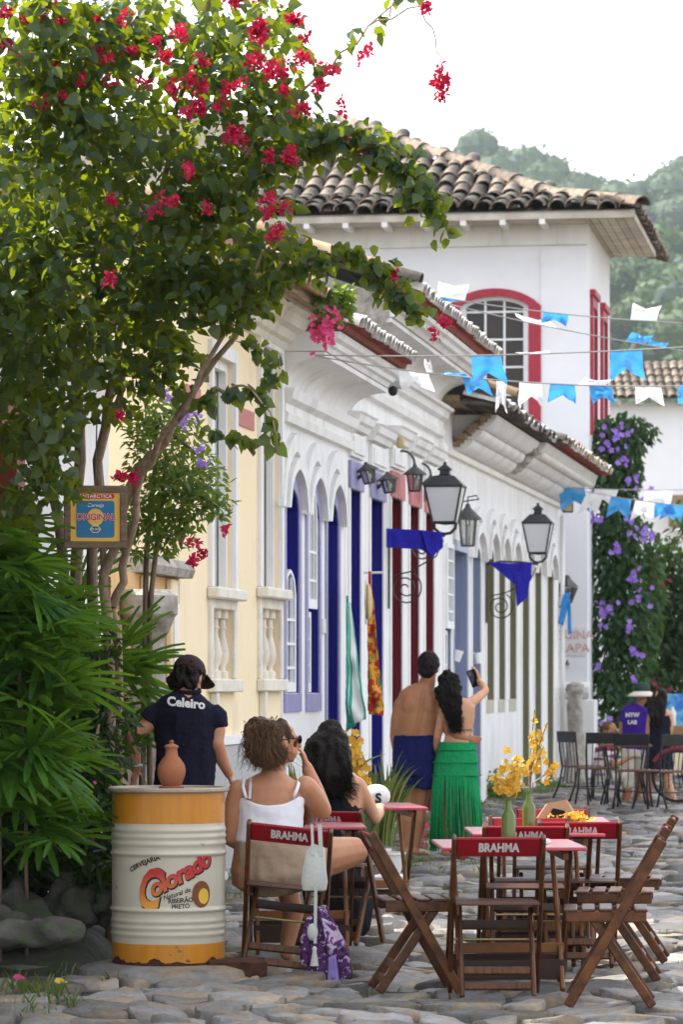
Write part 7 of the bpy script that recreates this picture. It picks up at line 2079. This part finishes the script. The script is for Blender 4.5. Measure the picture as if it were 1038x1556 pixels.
for k in range(150):
    t = 2 * pi * k / 150 + rr.uniform(-.02, .02)
    a = f.p(692, 1177) + V((.188 * cos(t), .145 * sin(t), 0)); b = f.p(694, rr.uniform(1278, 1293)) + V((.215 * cos(t) + rr.gauss(0, .012), .17 * sin(t) + rr.gauss(0, .012), 0))
    md_ = a.lerp(b, .5) + V((rr.gauss(0, .008), rr.gauss(0, .008), 0)); mb.tube([a, md_, b], [.0065, .006, .0055], 4)
o = mb.build('fringe', 'green_knit', f.root, smooth=True); tag(o, kind='stuff')
hc, hR = f.hc, f.hR
h = MB(); h.ball(hc + hR @ V((0, -.020, .028)), (.083, .098, .100), 16, 12, hR)
h.tube([hc + V((-.01, -.03, .03)), f.p(679, 1050, -.09), f.p(684, 1066, -.11), f.p(688, 1082, -.11), f.p(690, 1095, -.11)], [(.085, .07), (.112, .06), (.105, .05), (.080, .04), (.045, .02)], 16, side=(1, 0, 0))
remesh(h, 'hair', 'hair_black', f.root, .009, 1, wob(.030, 38))
strands(f.root, 'hair_black', lambda i, r: [hc + hR @ V((r.uniform(-.07, .07), -.07, r.uniform(-.02, .10))), f.p(r.uniform(664, 697), 1060, -.11 + r.uniform(-.03, .02)), f.p(r.uniform(674, 700), 1080, -.13 + r.uniform(-.02, .02)), f.p(r.uniform(682, 704), r.uniform(1092, 1116), -.12 + r.uniform(-.02, .02))], 360, 24, .0034, 'hair_curls', curl=.020, cfreq=24, seed=4)
ph_ = thing('phone', f.p(722, 1030, .44) + f.o, 'black mobile phone held up by the woman in the green skirt', 'phone'); ph_.rotation_euler = (radians(-8), radians(-20), radians(20))
m = MB(); m.box((0, 0, 0), (.078, .010, .155)); m.build('case', 'phone_black', ph_, bevel=.004)
m = MB(); m.box((-.018, -.007, .045), (.028, .004, .035)); m.build('lens_block', 'iron_grey', ph_, bevel=.002)

# ---------------------------------------------------------------- waiter
f = Fig('person', 20.0, 280, 'waiter in dark polo shirt and cap bending his head behind the drum')
q = f.head((288, 1031, .05), (.55, .85, -.45), (.1, .3, 1), 1.0)
f.limb(f.b, [(285, 1044, .0), (283, 1062, -.02)], [.056, .064])
f.rings(f.b, [(283, 1058, .06, .055), (282, 1070, .12, .085), (282, 1088, .155, .10), (282, 1130, .15, .10), (281, 1175, .155, .105), (281, 1215, .17, .11)])
f.limb(f.b, [(244, 1086), (222, 1103, -.01), (204, 1117, -.02)], [.044, .046, .041]); f.limb(f.b, [(204, 1117, -.02), (203, 1142, .03), (206, 1168, .08)], [.044, .040, .028])
f.hand(f.p(206, 1169, .08), (-.25, .35, -1), (.6, -.2, -.2), (.3, 1, 0), .5)
f.limb(f.b, [(322, 1086), (331, 1108, -.01), (329, 1128, -.02)], [.044, .046, .041]); f.limb(f.b, [(329, 1128, -.02), (337, 1154, .04), (347, 1176, .10)], [.044, .039, .028])
f.hand(f.p(347, 1177, .10), (.4, .4, -1), (-.6, 0, -.2), (-.2, 1, 0), .4)
for hx in (262, 300): f.limb(f.b, [(hx, 1220), (hx, 1330, .02), (hx - 2, 1425, 0)], [.085, .06, .042])
f.body('skin_arm', .0085)
c = MB(); f.rings(c, [(285, 1050, .066, .066), (284, 1056, .092, .080), (283, 1063, .140, .095), (282, 1071, .178, .112), (282, 1084, .190, .124), (283, 1108, .182, .122), (283, 1135, .170, .118), (282, 1165, .166, .116), (280, 1185, .168, .12), (279, 1197, .170, .12)])
f.rings(c, [(246, 1076, .05, .065), (236, 1085, .064, .070), (226, 1096, .062, .066)], n=16); f.rings(c, [(320, 1076, .05, .065), (328, 1088, .064, .070), (331, 1106, .060, .064)], n=16)
remesh(c, 'polo_shirt', 'dark_shirt', f.root, .009, 4, wob(.010, 14))
m = MB(); m.tube([f.p(285, 1050) + V((.070 * cos(2 * pi * k / 16), .066 * sin(2 * pi * k / 16) - .005, .010 * sin(2 * pi * k / 16))) for k in range(17)], [(.010, .016)] * 17, 8, cap=False); m.build('collar', 'dark_shirt', f.root, smooth=True)
c = MB(); f.rings(c, [(281, 1186, .158, .11), (281, 1220, .175, .12), (281, 1240, .17, .12)])
for hx in (262, 300): f.rings(c, [(hx, 1230, .10, .11), (hx, 1330, .08, .085), (hx - 2, 1440, .07, .075)], n=16)
remesh(c, 'trousers', 'black_cloth', f.root, .011, 3, wob(.008, 14))
for hx in (260, 298):
    m = MB(); m.caps(f.p(hx, 1447, -.05), f.p(hx, 1450, .16), .045, .038); m.build('shoe', 'black_plastic', f.root, smooth=True)
zc_ = f.p(284, 1068).z
def on_back(v_):
    z_ = zc_ + v_.y - .10 * v_.x
    t = max(0, min(1, (z_ - (zc_ - .09)) / .13))                    # the back curves in towards the shoulders
    return V(((284 - 280) / f.S + v_.x, -.131 + .026 * t * t + 1.1 * v_.x ** 2, z_))
text_obj('shirt_lettering', 'Celeiro', .070, 'sign_white', f.root, fn=on_back, bold=.0028)
m = MB(); m.lathe([(.034, -.008), (.036, 0), (.034, .008)], 18, f.p(206, 1163, .07)); m.build('wristband', 'canvas', f.root, smooth=True)
hc, hR = f.hc, f.hR
h = MB(); h.ball(hc + hR @ V((0, -.030, .012)), (.084, .094, .094), 16, 12, hR); h.ball(hc + hR @ V((-.02, -.075, -.04)), (.075, .05, .06), 14, 10, hR); h.ball(hc + hR @ V((.05, -.05, -.04)), (.04, .05, .06), 14, 10, hR)
remesh(h, 'hair', 'hair_black', f.root, .008, 2, wob(.022, 40))
h = MB(); h.ball(hc + hR @ V((0, -.018, .040)), (.090, .106, .092), 18, 12, hR)
h.v = [v_ if (hR.transposed() @ (v_ - hc)).z > .028 else v_ + hR @ V((0, 0, .028 - (hR.transposed() @ (v_ - hc)).z)) for v_ in h.v]; cp_ = h.build('cap', 'cap_brown', f.root, smooth=True)
m = MB(); vs = []
for k in range(9):
    t = -1.0 + 2.0 * k / 8; vs += [hc + hR @ V((.085 * sin(t), .075 * cos(t) + .01, .045)), hc + hR @ V((.088 * sin(t), .085 * cos(t) + .10, .020))]
m.add(vs, [(2 * k, 2 * k + 1, 2 * k + 3, 2 * k + 2) for k in range(8)]); solid(m.build('visor', 'cap_brown', cp_, smooth=True, fix=False), .005)
m = MB(); m.tube([hc + hR @ V((.060 * cos(t), -.112 + .035 * (cos(t) ** 2), .045 + .0 * t)) for t in (pi, pi * .8, pi * .6, pi * .4, pi * .2, 0)], [(.012, .004)] * 6, 8, side=(0, 0, 1)); m.build('strap', 'frame_wood', cp_)

# ---------------------------------------------------------------- seated woman in the white top
f = Fig('person', 18.78, 412, 'seated woman with messy brown ponytail and white strap top touching her sunglasses', base=.05)
q = f.head((428, 1128, .02), (.96, .35, .0), (-.02, 0, 1), .98)
f.limb(f.b, [(420, 1150), (413, 1180, -.01)], [.054, .064])
f.rings(f.b, [(413, 1174, .07, .065), (413, 1184, .125, .085), (412, 1194, .170, .10), (411, 1210, .178, .11), (411, 1235, .168, .112), (410, 1260, .165, .115), (409, 1290, .185, .13), (409, 1320, .205, .15), (409, 1342, .20, .16, .02)])
f.limb(f.b, [(364, 1200), (354, 1235, .0), (350, 1272, .02)], [.060, .056, .046]); f.limb(f.b, [(350, 1272, .02), (360, 1282, .18), (385, 1282, .28)], [.046, .042, .030])
f.hand(f.p(385, 1282, .28), (1, .5, 0), (0, 0, -1), (0, 1, 0), .3)
f.limb(f.b, [(464, 1196, .0), (478, 1214, .05), (490, 1232, .12)], [.064, .062, .050]); f.limb(f.b, [(490, 1232, .12), (479, 1200, .17), (466, 1166, .20)], [.050, .044, .030])
f.hand(f.p(466, 1166, .20), (-.32, -.15, 1), (-1, 0, -.25), (-.3, 0, .9), .45, 1.0)
f.limb(f.b, [(445, 1315, .03), (495, 1303, .10), (536, 1296, .18)], [.118, .110, .082]); f.limb(f.b, [(536, 1298, .20), (490, 1318, .36), (440, 1335, .46)], [.074, .060, .040])
f.limb(f.b, [(395, 1330, .02), (412, 1335, .25), (432, 1342, .44)], [.100, .085, .062]); f.limb(f.b, [(432, 1344, .44), (444, 1395, .40), (434, 1448, .36)], [.060, .058, .038])
f.b.caps(f.p(434, 1456, .34), f.p(440, 1462, .54), .036, .028); f.b.caps(f.p(440, 1338, .46), f.p(425, 1362, .58), .034, .026)
f.body('skin_mid', .0075)
c = MB(); f.rings(c, [(411, 1206, .150, .100), (411, 1212, .182, .115), (411, 1235, .173, .118), (410, 1260, .170, .122), (409, 1280, .180, .130)], grow=.004)
ZT_ = f.p(411, 1205).z; XT_ = f.p(411, 1205).x
def tanktop(co, n):   # scoop neckline at the back
    k_ = max(0.0, (co.z - (ZT_ - .10)) / .10)
    if co.y < .03: co = co - V((0, 0, .055 * max(0.0, 1 - ((co.x - XT_) / .15) ** 2) * k_))
    return co + n * (.005 * noise.noise(V((co.x * 14, co.y * 14, co.z * 26))))
tt = remesh(c, 'strap_top', 'white_cloth', f.root, .008, 3, tanktop)
for (a, b, c_) in (((375, 1212, -.105), (370, 1194, -.085), (371, 1182, .0)), ((446, 1212, -.105), (453, 1194, -.085), (455, 1182, .0))):
    m = MB(); m.tube([f.p(*a), f.p(a[0] * .5 + b[0] * .5, 1203, -.108), f.p(*b), f.p(*c_), f.p(c_[0], 1195, .08)], [(.009, .004)] * 5, 8, side=(1, 0, 0)); m.build('strap', 'white_cloth', tt, smooth=True)
m = MB(); m.tube([f.p(380, 1212, -.112), f.p(381, 1196, -.098), f.p(382, 1182, -.04), f.p(382, 1182, .03)], [(.008, .003)] * 4, 8, side=(1, 0, 0)); m.build('bra_strap', 'canvas', tt)
c = MB(); f.rings(c, [(409, 1272, .178, .128), (411, 1295, .192, .146), (413, 1322, .200, .160), (413, 1344, .192, .160, .03)], grow=.004)
c.chain([f.p(440, 1316, .02), f.p(474, 1310, .08)], [.135, .130], 16); c.chain([f.p(392, 1328, .03), f.p(404, 1334, .18)], [.12, .11], 16)
remesh(c, 'shorts', 'beige_cloth', f.root, .009, 3, lambda co, n: co + n * (.004 * noise.noise(V((co.x * 34, co.y * 14, co.z * 5))) + .007 * noise.noise(co * 13)))
hc, hR = f.hc, f.hR
h = MB(); h.ball(hc + hR @ V((0, -.022, .026)), (.084, .098, .098), 16, 12, hR); h.ball(hc + hR @ V((0, -.07, .03)), (.07, .06, .07), 14, 10, hR)
h.ball(f.p(394, 1114, -.03), (.085, .08, .085), 14, 10); h.ball(f.p(392, 1134, -.05), (.075, .07, .085), 14, 10); h.ball(f.p(404, 1150, -.06), (.095, .06, .065), 14, 10); h.ball(f.p(420, 1146, -.05), (.06, .06, .06), 14, 10)
remesh(h, 'hair', 'hair_brown', f.root, .008, 1, wob(.022, 26))
def w1hair(i, r):
    a = hc + hR @ V((r.uniform(-.06, .06), -.06, r.uniform(.0, .11)))
    b = f.p(r.gauss(397, 12), r.gauss(1112, 9), r.gauss(-.07, .04)); e = f.p(r.gauss(406, 18), r.uniform(1145, 1172), r.gauss(-.11, .04))
    if r.random() < .06: e = f.p(r.uniform(366, 392), r.uniform(1115, 1155), r.gauss(-.07, .05))
    return [a, b, b.lerp(e, .5) + V((r.gauss(0, .02), r.gauss(-.02, .02), 0)), e]
strands(f.root, 'hair_brown', w1hair, 900, 14, .0020, 'hair_strands', curl=.010, cfreq=9, seed=6)
sg_ = MB()
for e in (-1, 1): sg_.ball(q(e * .034, .092, .016), (.029, .008, .024), 12, 8, hR)
sg_.tube([q(-.015, .10, .02), q(.015, .10, .02)], .004, 5)
for e in (-1, 1): sg_.tube([q(e * .062, .085, .022), q(e * .076, .03, .022), q(e * .078, -.02, .015)], .003, 5)
sgl = thing('sunglasses', f.o + hc, 'dark sunglasses on the woman in the white top', 'glasses'); sg_.v = [v_ - hc for v_ in sg_.v]; sg_.build('frame', 'phone_black', sgl, smooth=True)
m = MB(); m.tube([hc + hR @ V((.078, -.01, -.045)) + V((.012 * cos(2 * pi * k / 12), 0, .012 * sin(2 * pi * k / 12))) for k in range(13)], .002, 5, cap=False); m.build('earring', 'metal_rod', f.root)

# ---------------------------------------------------------------- seated woman with long black hair
f = Fig('person', 21.55, 512, 'seated woman with long black hair and one-shoulder black top at the table', base=.05)
q = f.head((505, 1128, .02), (.45, .9, -.05), (0, 0, 1), .98)
f.limb(f.b, [(508, 1150), (510, 1172)], [.052, .060])
f.rings(f.b, [(510, 1168, .065, .06), (511, 1178, .12, .085), (512, 1190, .155, .098), (513, 1210, .155, .105), (513, 1240, .145, .105), (512, 1270, .165, .125), (511, 1300, .19, .15), (511, 1318, .185, .15)])
f.limb(f.b, [(544, 1192), (556, 1216, .03), (570, 1242, .06)], [.050, .046, .040]); f.limb(f.b, [(570, 1242, .06), (576, 1236, .20), (578, 1228, .32)], [.040, .036, .026])
f.hand(f.p(578, 1228, .32), (0, 1, .1), (0, 0, -1), (-1, 0, 0), .35, .95)
f.limb(f.b, [(478, 1194), (470, 1222, .04), (472, 1246, .12)], [.050, .046, .038]); f.limb(f.b, [(472, 1246, .12), (482, 1240, .25), (495, 1236, .34)], [.038, .034, .026])
f.hand(f.p(495, 1236, .34), (.5, 1, 0), (0, 0, -1), (1, 0, 0), .35, .95)
for hx, kx, ax in ((498, 500, 512), (526, 534, 536)):
    f.limb(f.b, [(hx, 1306, .03), (kx, 1308, .40)], [.09, .062]); f.limb(f.b, [(kx, 1310, .40), (kx, 1360, .38), (ax, 1412, .30)], [.058, .055, .036]); f.b.caps(f.p(ax, 1420, .26), f.p(ax + 8, 1424, .44), .034, .026)
f.body('skin_light', .009)
c = MB(); f.rings(c, [(502, 1205, .13, .10), (508, 1216, .150, .110), (513, 1235, .150, .112), (512, 1262, .160, .122), (512, 1275, .170, .13)], grow=.004); c.tube([f.p(492, 1178, -.07), f.p(486, 1196, -.09), f.p(492, 1222, -.09)], [(.06, .02), (.085, .025), (.09, .03)], 14, side=(1, 0, 0))
remesh(c, 'black_top', 'black_cloth', f.root, .009, 3, wob(.006, 18))
c = MB(); f.rings(c, [(512, 1268, .170, .13), (512, 1295, .20, .17), (516, 1320, .21, .20, .05), (526, 1345, .160, .22, -.08), (532, 1380, .135, .18, -.15), (536, 1408, .11, .14, -.18), (537, 1418, .07, .10, -.18)])
c.chain([f.p(500, 1306, .05), f.p(502, 1310, .40)], [.115, .095], 14); c.chain([f.p(528, 1306, .05), f.p(534, 1312, .40)], [.115, .095], 14)
remesh(c, 'skirt', 'black_cloth', f.root, .011, 3, lambda co, n: co + n * (.016 * noise.noise(V((co.x * 26, co.y * 26, co.z * 4)))))
for ax in (536,):
    m = MB(); m.tube([f.p(ax - 6, 1432, .16), f.p(ax + 2, 1434, .28), f.p(ax + 10, 1436, .48)], [(.036, .014), (.04, .014), (.036, .012)], 12, side=(1, 0, 0)); sd_ = m.build('sandal', 'red_sandal', f.root, smooth='auto')
    for dy in (.30, .40): 
        m = MB(); m.tube([f.p(ax - 8, 1431, dy), f.p(ax + 4, 1416, dy), f.p(ax + 16, 1431, dy)], [(.012, .006)] * 3, 8, side=(0, 1, 0)); m.build('sandal_strap', 'red_sandal', sd_)
hc, hR = f.hc, f.hR
h = MB(); h.ball(hc + hR @ V((0, -.020, .028)), (.086, .10, .102), 16, 12, hR)
h.tube([hc + V((-.01, -.02, .04)), f.p(497, 1140, -.07), f.p(497, 1165, -.10), f.p(505, 1188, -.12), f.p(512, 1205, -.12)], [(.10, .09), (.150, .085), (.155, .07), (.140, .055), (.095, .03)], 18, side=(1, 0, 0))
remesh(h, 'hair', 'hair_black', f.root, .009, 2, wob(.020, 22))
strands(f.root, 'hair_black', lambda i, r: [hc + hR @ V((r.uniform(-.05, .05), -.05, r.uniform(.04, .11))), f.p(r.uniform(464, 532), 1145, -.09 + r.uniform(-.04, .04)), f.p(r.uniform(462, 538), 1178, -.14 + r.uniform(-.04, .04)), f.p(r.uniform(470, 548), r.uniform(1190, 1216), -.14 + r.uniform(-.03, .03))], 600, 14, .0026, 'hair_strands', curl=.008, cfreq=12, seed=12)
tb = thing('teal_scarf', f.o + f.p(551, 1330, -.12), 'knotted teal scarf hanging beside the black skirt', 'scarf')
m = MB(); m.ball((0, 0, 0), (.035, .03, .04)); m.tube([V((0, 0, .02)), V((-.01, 0, .10)), V((-.012, .02, .22))], [(.018, .01)] * 3, 8); m.tube([V((0, 0, -.02)), V((.015, 0, -.07)), V((.0, 0, -.11))], [(.03, .015), (.035, .015), (.01, .01)], 8)
remesh(m, 'cloth', 'teal_cloth', tb, .006, 2, wob(.008, 50))

# ---------------------------------------------------------------- strolling couple and seated man, far
f = Fig('person', 47.0, 972, 'man in purple shirt and bucket hat walking away past the cafe chairs')
q = f.head((986, 1056), (.6, 1, -.1))
f.limb(f.b, [(984, 1066), (980, 1074)], [.055, .065])
f.rings(f.b, [(979, 1072, .07, .07), (978, 1080, .13, .09), (977, 1095, .165, .10), (976, 1120, .165, .11), (975, 1150, .175, .12)])
f.limb(f.b, [(961, 1083), (956, 1102), (955, 1122, .03)], [.042, .046, .044]); f.limb(f.b, [(955, 1122, .03), (956, 1138, .08)], [.043, .032]); f.hand(f.p(956, 1138, .08), (0, .3, -1), (1, 0, 0), (0, 1, 0), .4)
f.limb(f.b, [(994, 1083), (1000, 1102), (999, 1122, .08)], [.042, .046, .044]); f.limb(f.b, [(999, 1122, .08), (1003, 1134, .2)], [.043, .032]); f.hand(f.p(1003, 1134, .2), (.4, .6, -.7), (-1, 0, 0), (0, 1, 0), .4)
for hx, kx, ax, dy in ((967, 965, 956, -.12), (985, 984, 976, .10)): f.limb(f.b, [(hx, 1152), (kx, 1186, dy * .4), (ax, 1220, dy)], [.085, .06, .04]); f.b.caps(f.p(ax, 1224, dy - .02), f.p(ax + 2, 1226, dy + .17), .04, .03)
f.body('skin_tan', .012)
c = MB(); f.rings(c, [(981, 1070, .075, .07), (979, 1075, .16, .10), (978, 1081, .205, .122), (977, 1100, .20, .125), (976, 1125, .185, .125), (975, 1138, .19, .128)]); f.rings(c, [(962, 1080, .05, .06), (957, 1097, .068, .068)], n=14); f.rings(c, [(994, 1080, .05, .06), (1000, 1097, .068, .068)], n=14)
remesh(c, 'shirt', 'purple_shirt', f.root, .012, 3, wob(.01, 12))
text_obj('shirt_lettering', 'NYW', .075, 'sign_white', f.root, Matrix.Translation(f.p(970, 1086, -.145)) @ Matrix.Rotation(pi / 2, 4, 'X'), bold=.004); text_obj('shirt_lettering', 'LAB', .07, 'sign_white', f.root, Matrix.Translation(f.p(970, 1097, -.145)) @ Matrix.Rotation(pi / 2, 4, 'X'), bold=.003)
c = MB(); f.rings(c, [(975, 1136, .18, .12), (975, 1150, .19, .13)]); f.rings(c, [(966, 1145, .105, .11), (965, 1172, .10, .10)], n=14); f.rings(c, [(985, 1145, .105, .11), (985, 1172, .10, .10)], n=14); remesh(c, 'shorts', 'hat_cream', f.root, .012, 3, wob(.01, 12))
h = MB(); h.lathe([(.20, -.045), (.17, -.02), (.11, .015), (.108, .02)], 22, f.hc + V((0, 0, .03))); br_ = h.build('hat_brim', 'hat_cream', f.root, smooth=True); solid(br_, .006)
h = MB(); h.lathe([(.108, .02), (.106, .07), (.09, .12), (.05, .14), (.001, .143)], 22, f.hc + V((0, 0, .03))); h.build('hat_crown', 'hat_green', f.root, smooth=True)
f.root.location.x -= .09

f = Fig('person', 46.2, 1003, 'woman with long dark hair in a dark dress walking past the cafe chairs')
q = f.head((1004, 1060), (.7, .8, -.1), k=.96)
f.limb(f.b, [(1003, 1070), (1003, 1080)], [.046, .052])
f.rings(f.b, [(1003, 1076, .09, .07), (1003, 1083, .15, .09), (1003, 1100, .145, .10), (1003, 1118, .125, .09), (1002, 1140, .16, .12), (1002, 1160, .165, .12)])
f.limb(f.b, [(1018, 1086), (1019, 1108, .0), (1016, 1122, .04)], [.044, .04, .034]); f.limb(f.b, [(1016, 1122, .04), (1024, 1126, .14), (1031, 1127, .2)], [.034, .03, .024]); f.hand(f.p(1031, 1127, .2), (1, .3, 0), (0, 0, 1), (0, 1, 0), .3, .95)
f.limb(f.b, [(989, 1086), (986, 1105, .02), (985, 1125, .05)], [.044, .04, .034]); f.limb(f.b, [(985, 1125, .05), (988, 1142, .12)], [.034, .025]); f.hand(f.p(988, 1142, .12), (0, .3, -1), (1, 0, 0), (0, 1, 0), .4, .95)
for hx, kx, ax, dy in ((994, 990, 982, .18), (1010, 1015, 1026, -.22)): f.limb(f.b, [(hx, 1160), (kx, 1190, dy * .3), (ax, 1226, dy)], [.085, .056, .036]); f.b.caps(f.p(ax, 1231, dy - .02), f.p(ax + 6, 1233, dy + .16), .036, .026)
f.body('skin_light', .012)
c = MB(); f.rings(c, [(1003, 1086, .14, .095), (1003, 1100, .152, .106), (1003, 1118, .135, .10), (1002, 1140, .175, .13), (1002, 1174, .19, .145)], grow=.003); remesh(c, 'dress', 'dark_shirt', f.root, .012, 3, wob(.012, 14))
h = MB(); h.ball(f.hc + V((0, -.02, .028)), (.086, .1, .10)); h.tube([f.hc + V((0, -.02, .04)), f.p(999, 1070, -.08), f.p(997, 1088, -.12), f.p(996, 1104, -.11)], [(.09, .08), (.115, .06), (.115, .05), (.06, .03)], 16, side=(1, 0, 0)); remesh(h, 'hair', 'hair_black', f.root, .011, 2, wob(.03, 20))
pk = thing('pink_phone', f.o + f.p(1028, 1122, .22), 'pink phone in the hand of the woman in the dark dress', 'phone'); m = MB(); m.box((0, 0, 0), (.15, .075, .012), Matrix.Rotation(.35, 3, 'Y')); m.build('case', 'pink_bract', pk, bevel=.003)

f = Fig('person', 46.5, 924, 'seated man in maroon and white striped shirt facing right', base=.05)
q = f.head((928, 1111), (.95, -.3, -.08), k=1.02); f.eyes(q)
f.limb(f.b, [(925, 1120), (921, 1130)], [.058, .068])
f.rings(f.b, [(921, 1127, .09, .12), (920, 1133, .12, .19), (919, 1150, .13, .185), (918, 1170, .13, .18), (919, 1182, .14, .18)])
f.limb(f.b, [(918, 1137, -.18), (924, 1152, -.22), (930, 1162, -.22)], [.052, .046, .04]); f.limb(f.b, [(930, 1162, -.22), (942, 1158, -.2), (956, 1150, -.15)], [.04, .036, .028]); f.hand(f.p(956, 1150, -.15), (1, .2, .1), (0, 0, -1), (0, 1, 0), .3)
for dy in (-.10, .12): f.limb(f.b, [(922, 1180, dy), (954, 1176, dy)], [.09, .066]); f.limb(f.b, [(954, 1178, dy), (954, 1200, dy), (950, 1224, dy)], [.06, .055, .038]); f.b.caps(f.p(950, 1229, dy), f.p(968, 1232, dy), .04, .03)
f.body('skin_tan', .012)
c = MB(); f.rings(c, [(922, 1126, .075, .08), (921, 1130, .11, .15), (920, 1136, .14, .205), (919, 1155, .145, .20), (919, 1178, .15, .20)]); c.chain([f.p(918, 1138, -.18), f.p(923, 1152, -.22)], [.068, .062]); remesh(c, 'striped_shirt', 'maroon_stripe', f.root, .012, 3, wob(.01, 12))
c = MB(); f.rings(c, [(919, 1172, .145, .19), (920, 1188, .15, .19)])
for dy in (-.10, .12): c.chain([f.p(924, 1180, dy), f.p(954, 1176, dy)], [.10, .078]); c.chain([f.p(954, 1178, dy), f.p(953, 1192, dy)], [.075, .07])
remesh(c, 'trousers', 'hat_cream', f.root, .012, 3, wob(.01, 12))
h = MB(); h.ball(f.hc + f.hR @ V((0, -.040, .050)), (.084, .085, .08), 14, 10, f.hR); remesh(h, 'hair', 'hair_brown', f.root, .011, 2, wob(.02, 40))
st_ = thing('stool', V(((920 - CX) * 46.5 / F, 46.5, .05)), 'low stool under the man in the striped shirt', 'stool')
m = MB(); m.box((0, 0, .40), (.36, .36, .04)); m.build('seat', 'cafe_seat', st_, bevel=.006)
for sx in (-1, 1):
    for sy in (-1, 1): m = MB(); m.tube([V((sx * .15, sy * .15, .38)), V((sx * .17, sy * .17, 0))], .014, 6); m.build('leg', 'cafe_black', st_)

bpy.data.scenes.remove(TMP)
